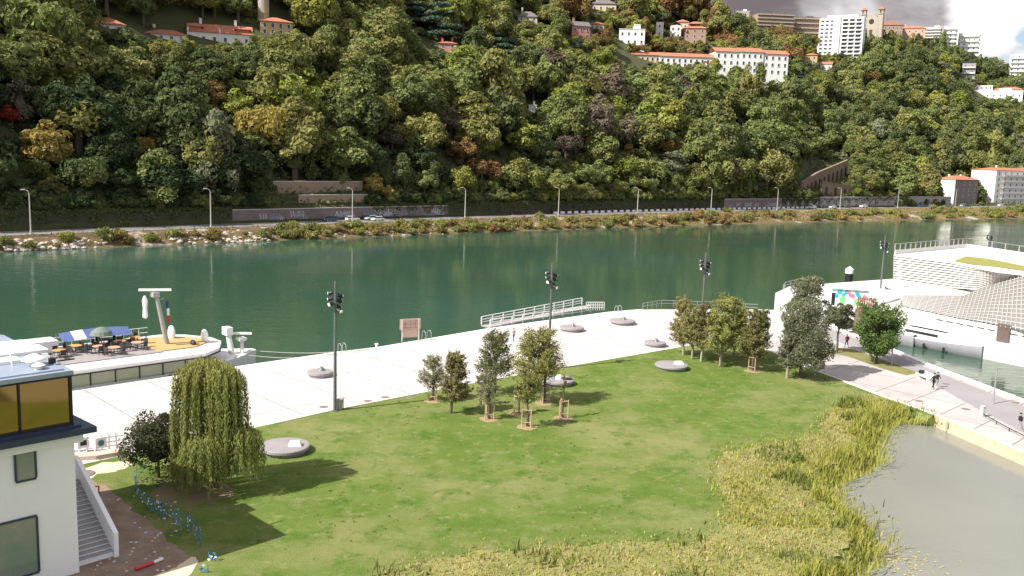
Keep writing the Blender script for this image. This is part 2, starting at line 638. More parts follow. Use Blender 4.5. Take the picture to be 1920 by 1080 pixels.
# river
wm = bpy.data.materials.new("river_water"); wm.use_nodes = True
nt = wm.node_tree; bs = nt.nodes["Principled BSDF"]
bs.inputs['Roughness'].default_value = 0.07
bs.inputs['IOR'].default_value = 1.33
g = nt.nodes.new("ShaderNodeTexCoord")
cn = nd(nt, "ShaderNodeTexNoise", Scale=0.012, Detail=3.0)
nt.links.new(g.outputs['Object'], cn.inputs[0])
mr = nd(nt, "ShaderNodeMapRange", **{'From Min': .38, 'From Max': .62})
nt.links.new(cn.outputs[0], mr.inputs[0])
mx = nt.nodes.new("ShaderNodeMix"); mx.data_type = 'RGBA'
mx.inputs[6].default_value = (0.034, 0.075, 0.043, 1); mx.inputs[7].default_value = (0.038, 0.086, 0.064, 1)
nt.links.new(mr.outputs[0], mx.inputs[0]); nt.links.new(mx.outputs[2], bs.inputs['Base Color'])
mp = nt.nodes.new("ShaderNodeMapping"); mp.inputs['Rotation'].default_value = (0, 0, -0.66); mp.inputs['Scale'].default_value = (0.5, 1.0, 1)
nt.links.new(g.outputs['Object'], mp.inputs[0])
b1 = nd(nt, "ShaderNodeTexNoise", Scale=1.1, Detail=3.0); b2 = nd(nt, "ShaderNodeTexNoise", Scale=0.22, Detail=2.0)
nt.links.new(mp.outputs[0], b1.inputs[0]); nt.links.new(mp.outputs[0], b2.inputs[0])
ad = nt.nodes.new("ShaderNodeMath"); ad.operation = 'ADD'
nt.links.new(b1.outputs[0], ad.inputs[0]); nt.links.new(b2.outputs[0], ad.inputs[1])
pn = nd(nt, "ShaderNodeTexNoise", Scale=0.02, Detail=2.0)
nt.links.new(mp.outputs[0], pn.inputs[0])
pr_ = nd(nt, "ShaderNodeMapRange", **{'From Min': .42, 'From Max': .62, 'To Min': 0.07, 'To Max': 0.26})
nt.links.new(pn.outputs[0], pr_.inputs[0])
bp = nd(nt, "ShaderNodeBump", Distance=0.25)
nt.links.new(pr_.outputs[0], bp.inputs['Strength'])
nt.links.new(ad.outputs[0], bp.inputs['Height']); nt.links.new(bp.outputs[0], bs.inputs['Normal'])
mb = MB(); mb.sheet([(-3000, 30), (3000, 30), (3000, 3000), (-3000, 3000)], ZW)
tag(mb.build("river_water", wm), kind="structure")

# ---- near bank outlines (world metres)
QA, QB = at(140, 731), at(1200, 580)
qd = Vector((0.715, 0.699, 0)).normalized()          # along the quay
qn = Vector((-qd.y, qd.x, 0))                         # towards the river
QUAY_EDGE = [at(140, 731) - qd * 90, at(140, 731), at(472, 683), at(630, 660), at(707, 651), at(920, 615), at(1140, 585), at(1200, 580)]
BASIN_EDGE = [at(1440, 580), at(1492, 585), at(1668, 652), at(1760, 690), at(1920, 750), at(2160, 850)]
GRASS_EDGE = [Vector((-85, 10, 0)), at(500, 797), at(628, 768), at(850, 725), at(1060, 688), at(1280, 650), at(1405, 634)]
KERB_EDGE = [at(1430, 652), at(1514, 690), at(1579, 714), at(1660, 745), at(1752, 777)]
POND_WALL = [at(1765, 782), at(1920, 847), at(2100, 925), at(2300, 1012)]
PZ = -1.0
POND_EDGE = [at(x, y, PZ) for x, y in [(1762, 800), (1722, 796), (1676, 797), (1652, 812), (1640, 845), (1642, 872), (1612, 893), (1570, 906), (1556, 920), (1568, 948), (1600, 978), (1632, 1005), (1640, 1035), (1634, 1062), (1596, 1090), (1560, 1150), (1540, 1300), (1500, 1700)]]


def inset(poly, d):
    out = []
    for i, p in enumerate(poly):
        a, b = poly[max(0, i - 1)], poly[min(len(poly) - 1, i + 1)]
        t = (b - a); t.z = 0; t.normalize()
        out.append(Vector((p.x + t.y * d, p.y - t.x * d, 0)))
    return out


def slabs(name, *a, **k):
    """paving: the plain noisy surface, crossed by thin joints and a few worn patches"""
    m = mat(name, *a, **k)
    nt = m.node_tree
    bs = nt.nodes["Principled BSDF"]
    src = bs.inputs['Base Color'].links[0].from_socket
    tc = nt.nodes.new("ShaderNodeTexCoord")
    mp = nt.nodes.new("ShaderNodeMapping"); mp.inputs['Rotation'].default_value = (0, 0, -0.774)
    br = nt.nodes.new("ShaderNodeTexBrick")
    br.offset = 0.0
    for n_, v in (("Scale", 1.0), ("Mortar Size", 0.07), ("Brick Width", 6.0), ("Row Height", 4.0), ("Mortar Smooth", .3)):
        br.inputs[n_].default_value = v
    br.inputs['Color1'].default_value = (1, 1, 1, 1); br.inputs['Color2'].default_value = (.93, .93, .93, 1); br.inputs['Mortar'].default_value = (.40, .385, .37, 1)
    st = nd(nt, "ShaderNodeTexNoise", Scale=.35, Detail=6.0, Roughness=.7)
    nt.links.new(tc.outputs['Object'], mp.inputs[0]); nt.links.new(mp.outputs[0], br.inputs['Vector']); nt.links.new(tc.outputs['Object'], st.inputs[0])
    sr = nd(nt, "ShaderNodeMapRange", **{'From Min': .52, 'From Max': .75, 'To Min': 1.0, 'To Max': .74}); nt.links.new(st.outputs[0], sr.inputs[0])
    m1 = nt.nodes.new("ShaderNodeMix"); m1.data_type = 'RGBA'; m1.blend_type = 'MULTIPLY'; m1.inputs[0].default_value = 1
    m2 = nt.nodes.new("ShaderNodeMix"); m2.data_type = 'RGBA'; m2.blend_type = 'MULTIPLY'; m2.inputs[0].default_value = 1
    nt.links.new(src, m1.inputs[6]); nt.links.new(br.outputs['Color'], m1.inputs[7])
    nt.links.new(m1.outputs[2], m2.inputs[6]); nt.links.new(sr.outputs[0], m2.inputs[7])
    nt.links.new(m2.outputs[2], bs.inputs['Base Color'])
    return m


LAWN_POND = inset(POND_EDGE, 1.6)
LAWN_POND[0] = at(1752, 779) + Vector((-.4, -.4, 0))
QUAYMAT = slabs("quay_concrete", (0.52, 0.475, 0.46), 0.8, 0.06, 1.0, (0.57, 0.53, 0.515), bump=0.05, bscale=3)
PATHMAT = slabs("path_paving", (0.42, 0.375, 0.36), 0.85, 0.12, 1.0, (0.47, 0.43, 0.415), bump=0.08, bscale=3)
WALLMAT = mat("quay_wall_stone", (0.33, 0.31, 0.27), 0.85, 0.5, 0.4, bump=0.3)
mid = [Vector((p.x, p.y, 0)) for p in GRASS_EDGE]
quay_poly = QUAY_EDGE + BASIN_EDGE[:2] + [at(1470, 640)] + list(reversed(mid))
mb = MB()
mb.sheet([tuple(p) for p in quay_poly], 0.0)
edge = QUAY_EDGE + BASIN_EDGE
for a, b in zip(edge[:-1], edge[1:]):
    mb.quad((a.x, a.y, -4), (b.x, b.y, -4), (b.x, b.y, 0), (a.x, a.y, 0), 1)
tag(mb.build("quay_paving", [QUAYMAT, WALLMAT]), kind="structure")
mb = MB()
path_poly = [BASIN_EDGE[1]] + BASIN_EDGE[2:] + [at(2500, 1100)] + list(reversed(POND_WALL)) + list(reversed(KERB_EDGE)) + [GRASS_EDGE[-1], at(1470, 640)]
mb.sheet([tuple(p) for p in path_poly], 0.0)
tag(mb.build("path", [PATHMAT]), kind="structure")
# grey walk beside the basin, small grass strip, kerbs, drain covers
gd = (BASIN_EDGE[5] - BASIN_EDGE[2]).normalized()
gnv = Vector((-gd.y, gd.x, 0))                        # towards the basin
GREYWALK = mat("grey_paving", (0.29, 0.27, 0.28), 0.85, 0.25, 0.2, bump=0.08, bscale=4)
mb = MB()
o = BASIN_EDGE[2]
mb.sheet([tuple(at(x, y)) for x, y in [(1545, 612), (1668, 660), (1760, 699), (1920, 762), (2160, 864), (2160, 925), (1920, 812), (1788, 742), (1722, 700), (1650, 668), (1568, 640), (1520, 622)]], 0.005)
tag(mb.build("grey_walk", GREYWALK), kind="structure")
GRASS_DRY = mat("dry_grass", (0.155, 0.165, 0.045), 0.95, 0.9, 1.0, (0.21, 0.19, 0.075), bump=0.5, bscale=14)
mb = MB()
mb.sheet([tuple(at(x, y)) for x, y in [(1572, 652), (1600, 655), (1650, 672), (1722, 699), (1700, 704), (1650, 690), (1590, 668), (1556, 662)]], 0.009)
tag(mb.build("grass_strip", GRASS_DRY), kind="structure")


def ribbon(mb, pts, w, z0, z1, mi=0):
    """a low strip of width w along pts"""
    L, Rr = inset(pts, -w / 2), inset(pts, w / 2)
    for i in range(len(pts) - 1):
        a, b, c, d = L[i], L[i + 1], Rr[i + 1], Rr[i]
        for q in (a, b, c, d):
            q.z = 0
        mb.quad((d.x, d.y, z1), (c.x, c.y, z1), (b.x, b.y, z1), (a.x, a.y, z1), mi)
        mb.quad((a.x, a.y, z0), (b.x, b.y, z0), (b.x, b.y, z1), (a.x, a.y, z1), mi)
        mb.quad((c.x, c.y, z0), (d.x, d.y, z0), (d.x, d.y, z1), (c.x, c.y, z1), mi)


KERBW = mat("pale_kerb", (0.70, 0.68, 0.63), 0.8, 1.2, 0.15)
mb = MB(); ribbon(mb, [p + Vector((0, 0, 0)) for p in KERB_EDGE], 0.30, -.1, 0.10)
ribbon(mb, [p for p in GRASS_EDGE[1:]], 0.22, -.1, 0.05)
tag(mb.build("kerb", KERBW), kind="structure")
mb = MB(); ribbon(mb, [p - gnv * 0.35 for p in BASIN_EDGE[1:]], 0.7, -.1, 0.12)
ribbon(mb, [p - qn * 0.3 for p in QUAY_EDGE], 0.6, -.1, 0.02)
tag(mb.build("quay_kerb", WHITE), kind="structure")
# pond wall along the path
mb = MB()
PW = mat("pond_wall_concrete", (0.55, 0.47, 0.33), 0.85, 1.0, 0.35, bump=0.2)
pw = [KERB_EDGE[-1] + Vector((0.2, -.1, 0))] + POND_WALL
for a, b in zip(pw[:-1], pw[1:]):
    t = (b - a).normalized(); nn = Vector((t.y, -t.x, 0))
    if nn.x > 0:
        nn = -nn
    for (w0, w1, z0, z1, mi) in ((-0.15, 0.3, -2.5, 0.06, 1), (0.3, 0.5, -2.5, -0.75, 0)):
        A, B, Cc, Dd = a + nn * w0, b + nn * w0, b + nn * w1, a + nn * w1
        mb.quad((Dd.x, Dd.y, z1), (Cc.x, Cc.y, z1), (B.x, B.y, z1), (A.x, A.y, z1), mi)
        mb.quad((Dd.x, Dd.y, z0), (Cc.x, Cc.y, z0), (Cc.x, Cc.y, z1), (Dd.x, Dd.y, z1), 0)
w_ = mb.build("pond_wall", [PW, KERBW]); tag(w_, "pale concrete wall holding the path above the grey pond", "wall")

# lawn sheet with its bank down to the pond
lm = bpy.data.materials.new("lawn_grass"); lm.use_nodes = True
nt = lm.node_tree; bs = nt.nodes["Principled BSDF"]; bs.inputs['Roughness'].default_value = 0.95; bs.inputs['Specular IOR Level'].default_value = 0.1
g = nt.nodes.new("ShaderNodeTexCoord")


def n_(scale, detail=4.0, rough=0.6):
    t = nd(nt, "ShaderNodeTexNoise", Scale=scale, Detail=detail, Roughness=rough)
    nt.links.new(g.outputs['Object'], t.inputs[0]); return t.outputs[0]


def mixn(f, a, b, lo, hi):
    r = nd(nt, "ShaderNodeMapRange", **{'From Min': lo, 'From Max': hi}); nt.links.new(f, r.inputs[0])
    x = nt.nodes.new("ShaderNodeMix"); x.data_type = 'RGBA'
    nt.links.new(r.outputs[0], x.inputs[0])
    for s, v in ((x.inputs[6], a), (x.inputs[7], b)):
        if isinstance(v, tuple):
            s.default_value = (*v, 1)
        else:
            nt.links.new(v, s)
    return x.outputs[2]


c = mixn(n_(0.16, 5), (0.100, 0.155, 0.026), (0.135, 0.185, 0.042), 0.38, 0.62)
c = mixn(n_(1.6, 6, .7), c, (0.085, 0.135, 0.024), 0.52, 0.78)
c = mixn(n_(0.075, 6, .66), c, (0.215, 0.220, 0.085), 0.44, 0.62)
c = mixn(n_(0.33, 7, .72), c, (0.070, 0.135, 0.018), 0.50, 0.66)
c = mixn(n_(0.9, 6, .75), c, (0.235, 0.235, 0.100), 0.53, 0.70)
c = mixn(n_(0.5, 6, .7), c, (0.27, 0.24, 0.115), 0.60, 0.78)
c = mixn(n_(14, 3, .7), c, (0.072, 0.115, 0.02), 0.52, 0.85)
nt.links.new(c, bs.inputs['Base Color'])
bp = nd(nt, "ShaderNodeBump", Strength=0.8, Distance=0.12)
nt.links.new(n_(9, 6, .75), bp.inputs['Height']); nt.links.new(bp.outputs[0], bs.inputs['Normal'])
mb = MB()
lawn_poly = GRASS_EDGE + KERB_EDGE + [p for p in LAWN_POND] + [Vector((10, -30, 0)), Vector((-85, -30, 0))]
mb.sheet([tuple(p) for p in lawn_poly], 0.0)
for i in range(len(POND_EDGE) - 1):
    a, b = LAWN_POND[i], LAWN_POND[i + 1]
    c_, d_ = POND_EDGE[i + 1], POND_EDGE[i]
    mb.quad((a.x, a.y, 0), (b.x, b.y, 0), (c_.x, c_.y, PZ - .05), (d_.x, d_.y, PZ - .05))
    e_, f_ = inset(POND_EDGE, -3)[i + 1], inset(POND_EDGE, -3)[i]
    mb.quad((d_.x, d_.y, PZ - .05), (c_.x, c_.y, PZ - .05), (e_.x, e_.y, PZ - 1.2), (f_.x, f_.y, PZ - 1.2))
tag(mb.build("lawn", lm), kind="structure")
# bare earth under the willow, building plot, sand
EARTH = mat("bare_earth", (0.20, 0.135, 0.095), 0.95, 0.8, 1.0, (0.28, 0.20, 0.15), bump=0.6, bscale=3)
SAND = mat("pale_sand", (0.62, 0.52, 0.37), 0.95, 0.8, 0.3, bump=0.4, bscale=4)


def blob(mb, pts, z, seed=0, sub=6, wob=0.35):
    """an irregular ground patch through the given outline"""
    rng = random.Random(seed)
    out = []
    for i in range(len(pts)):
        a, b = pts[i], pts[(i + 1) % len(pts)]
        for k in range(sub):
            p = a.lerp(b, k / sub)
            out.append((p.x + rng.uniform(-wob, wob), p.y + rng.uniform(-wob, wob)))
    mb.sheet(out, z)


mb = MB(); blob(mb, [at(x, y) for x, y in [(120, 1090), (120, 930), (165, 898), (205, 912), (240, 950), (290, 990), (338, 1030), (362, 1052), (330, 1085), (200, 1140)]], 0.006, 1, 5, .18)
tag(mb.build("bare_earth", EARTH), kind="structure")
mb = MB(); blob(mb, [at(x, y) for x, y in [(360, 1040), (372, 1054), (345, 1090), (260, 1150), (225, 1120), (285, 1082), (330, 1064)]], 0.011, 2, 5, .1)
blob(mb, [at(x, y) for x, y in [(128, 905), (150, 880), (190, 868), (235, 864), (250, 872), (215, 884), (180, 890), (160, 903)]], 0.011, 3, 4, .15)
tag(mb.build("sand", SAND), kind="structure")
mb = MB(); blob(mb, [at(x, y) for x, y in [(300, 905), (330, 895), (400, 898), (440, 915), (430, 932), (380, 945), (310, 948), (285, 930)]], 0.006, 4, 5, .25)
tag(mb.build("worn_earth", mat("worn_earth", (0.20, 0.15, 0.09), 0.95, 0.7, 1.0, (0.15, 0.15, 0.05), bump=0.5, bscale=4)), kind="structure")

# pond
pm = bpy.data.materials.new("pond_water"); pm.use_nodes = True
nt = pm.node_tree; bs = nt.nodes["Principled BSDF"]
bs.inputs['Base Color'].default_value = (0.235, 0.235, 0.20, 1); bs.inputs['Roughness'].default_value = 0.04; bs.inputs['IOR'].default_value = 1.33
g = nt.nodes.new("ShaderNodeTexCoord")
tn = nd(nt, "ShaderNodeTexNoise", Scale=2.5, Detail=3.0); nt.links.new(g.outputs['Object'], tn.inputs[0])
bp = nd(nt, "ShaderNodeBump", Strength=0.12, Distance=0.1); nt.links.new(tn.outputs[0], bp.inputs['Height']); nt.links.new(bp.outputs[0], bs.inputs['Normal'])
t2 = nd(nt, "ShaderNodeTexNoise", Scale=0.12, Detail=3.0); nt.links.new(g.outputs['Object'], t2.inputs[0])
mx = nt.nodes.new("ShaderNodeMix"); mx.data_type = 'RGBA'; mx.inputs[6].default_value = (0.185, 0.187, 0.160, 1); mx.inputs[7].default_value = (0.235, 0.235, 0.20, 1)
nt.links.new(t2.outputs[0], mx.inputs[0]); nt.links.new(mx.outputs[2], bs.inputs['Base Color'])
mb = MB()
pp = [(p.x - .3, p.y) for p in POND_EDGE] + [(40, 0)] + [(p.x, p.y) for p in reversed(POND_WALL)]
mb.sheet(pp, PZ)
tag(mb.build("pond_water", pm), kind="structure")

# ================================================================== BUILDINGS
RECTS = []                                # what the wood must not stand in front of: x0, x1, y0, y1, depth


def wall_part(root, name, mats, fn, label=None):
    mb = MB(); fn(mb)
    o = mb.build(name, mats, root)
    if label:
        o["label"] = label
    return o


WINMESH = {}


def window_part(root, w, h, x, y, z, ry=0.0, glass=None, frame=True):
    """one window as a child of root, its face on local plane y"""
    key = (round(w, 1), round(h, 1), (glass or DGLASS).name)
    if key not in WINMESH:
        mb = MB()
        mb.box((0, -0.02, 0), (w, 0.1, h), 0, 0)
        fr = 0.09
        for sx in (-1, 1):
            mb.box((sx * (w / 2 + fr / 2), -0.05, 0), (fr, 0.16, h + 2 * fr), 0, 1)
        mb.box((0, -0.05, h / 2 + fr / 2), (w, 0.16, fr), 0, 1)
        mb.box((0, -0.07, -h / 2 - fr / 2), (w + .3, 0.2, fr), 0, 1)
        o = mb.build("window", [glass or DGLASS, WHITE], root)
        WINMESH[key] = o.data
    else:
        o = bpy.data.objects.new("window", WINMESH[key]); COL.objects.link(o); adopt(o, root)
    o.location = (x, y, z); o.rotation_euler = (0, 0, ry)
    return o


def gable(mb, w, d, z, h, ov=0.4, mi=0, x0=0.0, y0=0.0, axis='x', th=0.18):
    """tiled gable roof over a w by d box whose front centre is x0, y0"""
    if axis == 'x':
        a = [(x0 - w / 2 - ov, y0 - ov, z - .1), (x0 + w / 2 + ov, y0 - ov, z - .1), (x0 + w / 2 + ov, y0 + d / 2, z + h), (x0 - w / 2 - ov, y0 + d / 2, z + h), (x0 - w / 2 - ov, y0 + d + ov, z - .1), (x0 + w / 2 + ov, y0 + d + ov, z - .1)]
    else:
        a = [(x0 - w / 2 - ov, y0 - ov, z - .1), (x0 - w / 2 - ov, y0 + d + ov, z - .1), (x0, y0 + d + ov, z + h), (x0, y0 - ov, z + h), (x0 + w / 2 + ov, y0 - ov, z - .1), (x0 + w / 2 + ov, y0 + d + ov, z - .1)]
    b = [(p[0], p[1], p[2] + th) for p in a]
    fs = []
    for q in ((0, 1, 2, 3), (3, 2, 5, 4)) if axis == 'x' else ((0, 1, 2, 3), (3, 2, 5, 4)):
        fs.append(q); fs.append(tuple(i + 6 for i in reversed(q)))
    ring = (0, 1, 2, 5, 4, 3)
    for i in range(6):
        p, q = ring[i], ring[(i + 1) % 6]
        fs.append((p, q, q + 6, p + 6))
    mb.add(a + b, fs, mi)


def hip(mb, w, d, z, h, ov=0.5, mi=0, x0=0.0, y0=0.0, ridge=None):
    r = max(0.05, (w - d) / 2) if ridge is None else ridge
    X0, X1, Y0, Y1, ym = x0 - w / 2 - ov, x0 + w / 2 + ov, y0 - ov, y0 + d + ov, y0 + d / 2
    vs = [(X0, Y0, z), (X1, Y0, z), (X1, Y1, z), (X0, Y1, z), (x0 - r, ym, z + h), (x0 + r, ym, z + h)]
    vs += [(X0, Y0, z - .2), (X1, Y0, z - .2), (X1, Y1, z - .2), (X0, Y1, z - .2)]
    mb.add(vs, [(0, 1, 5, 4), (1, 2, 5), (2, 3, 4, 5), (3, 0, 4), (6, 7, 1, 0), (7, 8, 2, 1), (8, 9, 3, 2), (9, 6, 0, 3), (9, 8, 7, 6)], mi)


def house(name, label, cat, x0, x1, ytop, ybase, rows=2, cols=3, roof='hip', roofmat=None, wallmat=None, depth_m=None, y=None, yaw=0.0, roofh=None,
          chim=1, group=None, win=(1.0, 1.5), below=22.0, balcony=False, extra=None, side_cols=0, glass=None):
    """a house on the hill: x0..x1 its front, ytop its eaves, ybase where it meets the green, all as seen in the photograph"""
    xc = (x0 + x1) / 2
    best = None
    for yy_ in range(240, 860, 3):
        gaps = [(lambda q: q.z - terrain_at(q.x, q.y)[0])(deep(u, ybase, yy_)) for u in (x0, xc, x1)]
        gm = sum(gaps) / 3
        if best is None or gm < best[0]:
            best = (gm, yy_)
        if gm <= 0.5:
            break
    y = best[1]
    p = deep(xc, ybase, y)
    sc = (Vector(p) - CAM).dot(FWD) / FPX
    W, H = (x1 - x0) * sc / max(.5, math.cos(yaw)), (ybase - ytop) * sc
    D = depth_m or max(7.0, W * 0.6)
    rz = math.atan2(-p.x, p.y) + yaw
    root = empty(name, p, rz, label, cat, group)
    wm_ = wallmat or WHITE_RENDER
    wall_part(root, "wall", wm_, lambda mb: mb.box((0, D / 2, (H - below) / 2), (W, D, H + below)))
    rh = roofh if roofh is not None else max(1.4, D * 0.22)
    rm = roofmat or TILE
    if roof == 'hip':
        r_ = wall_part(root, "roof", rm, lambda mb: hip(mb, W, D, H + .2, rh))
    elif roof == 'gable':
        r_ = wall_part(root, "roof", rm, lambda mb: gable(mb, W, D, H + .1, rh))
    elif roof == 'gablefront':
        r_ = wall_part(root, "roof", rm, lambda mb: gable(mb, W, D, H + .1, rh, axis='y'))
    else:
        r_ = wall_part(root, "roof", rm, lambda mb: (mb.box((0, D / 2, H + .15), (W + .5, D + .5, .3)), mb.box((W * .15, D / 2, H + 1.1), (W * .25, D * .4, 1.6))))
    for i in range(chim):
        cx = (-.3 + .55 * i) * W
        wall_part(r_, "chimney", wm_, lambda mb: (mb.box((cx, D * .55, H + rh * .8 + .5), (.9, .7, rh + 1.2)), mb.box((cx, D * .55, H + rh * 1.3 + 1.2), (1.1, .9, .2))))
    for r in range(rows):
        z = H - (r + 0.55) * H / rows
        for c in range(cols):
            window_part(root, min(win[0], W / cols * .6), min(win[1], H / rows * .62), (c - (cols - 1) / 2) * W / cols, 0, z, glass=glass)
        for c in range(side_cols):
            window_part(root, min(win[0], D / side_cols * .6), min(win[1], H / rows * .62), -W / 2, (c + .5) * D / side_cols, z, -math.pi / 2)
            window_part(root, min(win[0], D / side_cols * .6), min(win[1], H / rows * .62), W / 2, (c + .5) * D / side_cols, z, math.pi / 2)
        if balcony and r < rows:
            wall_part(root, "balcony", WHITE, lambda mb: (mb.box((0, -.75, z - H / rows * .42), (W * .9, 1.5, .18)), mb.box((0, -1.46, z - H / rows * .42 + .5), (W * .9, .08, .8))))
    if extra:
        extra(root, W, D, H)
    RECTS.append((x0 - 1, x1 + 1, ytop - (rh / sc if roof != 'flat' else 2), ybase - .12 * (ybase - ytop) - 1, (p - CAM).length))
    return root


CREAM = mat("cream_render", (0.62, 0.52, 0.38), 0.85, 0.4, 0.2)
PINK = mat("pink_render", (0.52, 0.24, 0.19), 0.85, 0.4, 0.2)
OCHRE = mat("ochre_render", (0.55, 0.38, 0.19), 0.85, 0.4, 0.2)
BROWNW = mat("brown_render", (0.34, 0.235, 0.18), 0.85, 0.4, 0.2)
BRICK = mat("grey_brick", (0.22, 0.185, 0.17), 0.9, 1.2, 0.35, bump=0.2)
PALESTONE = mat("pale_stone", (0.42, 0.36, 0.29), 0.85, 0.6, 0.25)

# left of the hill
house("hill_house", "low house with hipped red roof half hidden in trees, at upper left of hillside", "house", 172, 232, 46, 56, 1, 3, roofh=2.6, depth_m=9)
house("hill_house", "long low red-roofed wing behind the trees, left of the villa with two pavilions", "house", 276, 348, 65, 74, 1, 4, roofh=1.8, depth_m=8)


def pavilions(root, W, D, H):
    for sx in (-.38, .36):
        wall_part(root, "pavilion_roof", TILE, lambda mb: (mb.box((sx * W, D * .35, H + 1.0), (W * .2, D * .6, 2.0), 0), hip(mb, W * .22, D * .62, H + 2.0, 1.6, x0=sx * W, y0=D * .05)))
    for sx in (-.49, .0):
        wall_part(root, "end_wall", WHITE_RENDER, lambda mb: mb.box((sx * W, -.1, H * .5 + .6), (.5, .6, H + 1.8)))


house("hill_villa", "wide white villa with red roof and two raised pavilion roofs among trees", "villa", 355, 470, 63, 84, 1, 6, roof='gable', roofh=3.2, depth_m=11, extra=pavilions, chim=2)


def column(root, W, D, H):
    wall_part(root, "tower", PALESTONE, lambda mb: mb.lathe([(2.35, -2), (2.35, H + 1), (2.2, H + 2), (2.05, H + 18), (2.4, H + 18.4), (2.4, H + 19.2)], (-W * .32, D * .8, 0), 20))


house("tower_house", "ochre house with tall round stone tower rising behind it out of frame", "house", 490, 548, 42, 66, 2, 4, roofh=2.0, wallmat=OCHRE, depth_m=10, extra=column, yaw=.15)
RECTS.append((494, 518, 0, 40, 9999 if False else 420))
house("hill_house", "pink house with tall chimneys mostly buried in trees below the dark cedar", "house", 822, 856, 82, 98, 2, 2, roofh=1.2, wallmat=PINK, chim=2, depth_m=8)
house("hill_house", "grey-roofed cream house high in the trees, left of the pink gabled house", "house", 971, 1007, 32, 46, 2, 3, roofmat=SLATE, roofh=3.0, wallmat=CREAM)
house("hill_house", "salmon pink house with grey gabled roof, left of the white stepped tower house", "house", 1072, 1106, 50, 72, 2, 3, roof='gable', roofmat=SLATE, roofh=2.6, wallmat=PINK, yaw=.35)
house("hill_house", "cream house with brown hipped roof at the top edge of the hill", "house", 1109, 1155, 8, 21, 1, 4, roofmat=SLATE, roofh=3, wallmat=CREAM)
house("hill_house", "little yellow house with orange roof between the pink house and white tower house", "house", 1106, 1132, 46, 56, 1, 3, roofh=1.6, wallmat=CREAM, chim=0)


def stepped(root, W, D, H):
    s = W / 68
    wall_part(root, "tower", WHITE, lambda mb: (mb.box((W * .19, D * .5, H * .75), (W * .25, D * .7, H * 1.1)), mb.box((W * .19, D * .5, H * 1.32), (W * .27, D * .74, .4))))
    wall_part(root, "upper_storey", WHITE, lambda mb: mb.box((-W * .12, D * .5, H * .75), (W * .34, D * .8, H * .5)))
    wall_part(root, "terrace", WHITE, lambda mb: mb.box((-W * .62, D * .3, H * .18), (W * .30, D * .8, H * .36)))
    for i in range(3):
        window_part(root, 1.3, 1.0, -W * .18 + i * .9 * s, D * .1 - .02, H * .82)
    window_part(root, 1.0, 3.2, W * .19, D * .15 - .02, H * .8)


house("white_tower_house", "white modernist house with square stair tower and stepped terraces", "house", 1160, 1208, 56, 85, 2, 4, roof='flat', roofmat=WHITE, wallmat=WHITE, depth_m=11, extra=stepped, chim=0)
house("hill_house", "narrow white house with rounded gable, right of the white tower house", "house", 1229, 1243, 42, 70, 2, 1, roof='gablefront', roofh=1.8, roofmat=SLATE, chim=0, depth_m=9)
house("hill_house", "white house with grey slate roof standing right of the narrow gabled one", "house", 1256, 1276, 48, 72, 2, 2, roof='gablefront', roofmat=SLATE, roofh=2.0, chim=0, depth_m=9)
house("hill_house", "cream house with orange tiled roof showing behind the white pair", "house", 1268, 1290, 42, 56, 1, 2, roofh=2, wallmat=CREAM, chim=0)


def veranda(root, W, D, H):
    wall_part(root, "veranda", SLATE, lambda mb: (mb.box((0, -3.2, -1.6), (W * 1.35, 6, .3)), mb.box((-W * .6, -5.8, -3.4), (.3, .3, 3.4)), mb.box((W * .6, -5.8, -3.4), (.3, .3, 3.4)), mb.box((0, -5.8, -3.4), (.3, .3, 3.4))))
    wall_part(root, "turret", TILE, lambda mb: hip(mb, W * .5, D * .5, H + 3.2, 1.4, y0=D * .25))


house("hill_villa", "brown villa with stacked red roofs above a grey veranda roof", "villa", 1281, 1322, 54, 82, 3, 3, roofh=2.2, wallmat=BROWNW, extra=veranda, chim=1)

# the long white convent: three wings, one building; its front follows the slope, right end farther away
pc = deep(1240, 124, hill_hit(1240, 124).y)
cyaw = .06
root = empty("convent", pc, cyaw, "long white convent with orange tiled roofs and three rows of windows across the hill", "building")
c_n = Vector((-math.sin(cyaw), math.cos(cyaw), 0)); c_x = Vector((math.cos(cyaw), math.sin(cyaw), 0))


def on_front(px, py, off=0.0):
    d = FWD + RGT * ((px - 960) / FPX) + UPV * ((540 - py) / FPX)
    t = ((pc - CAM).dot(c_n) + off) / d.dot(c_n)
    q = CAM + d * t - pc
    return q.dot(c_x), q.z


def wing(x0, x1, ye, yb, d, rows, cols, off, roofh, cream=False):
    X0, X1 = on_front(x0, ye, off)[0], on_front(x1, ye, off)[0]
    H, z0 = on_front((x0 + x1) / 2, ye, off)[1], on_front((x0 + x1) / 2, yb, off)[1]
    zb = min(terrain_at(*(pc + c_x * X + c_n * off)[:2])[0] for X in (X0, X1)) - pc.z - 3
    wall_part(root, "wall", CREAM if cream else WHITE, lambda mb: mb.box(((X0 + X1) / 2, off + d / 2, (H + zb) / 2), (X1 - X0, d, H - zb)))
    wall_part(root, "roof", TILE, lambda mb: gable(mb, X1 - X0, d, H + .1, roofh, x0=(X0 + X1) / 2, y0=off, ov=.5))
    for r in range(rows):
        for c in range(cols):
            window_part(root, 1.1, 1.7, X0 + (c + .5) * (X1 - X0) / cols, off, H - 2.1 - r * (H - z0) / rows)


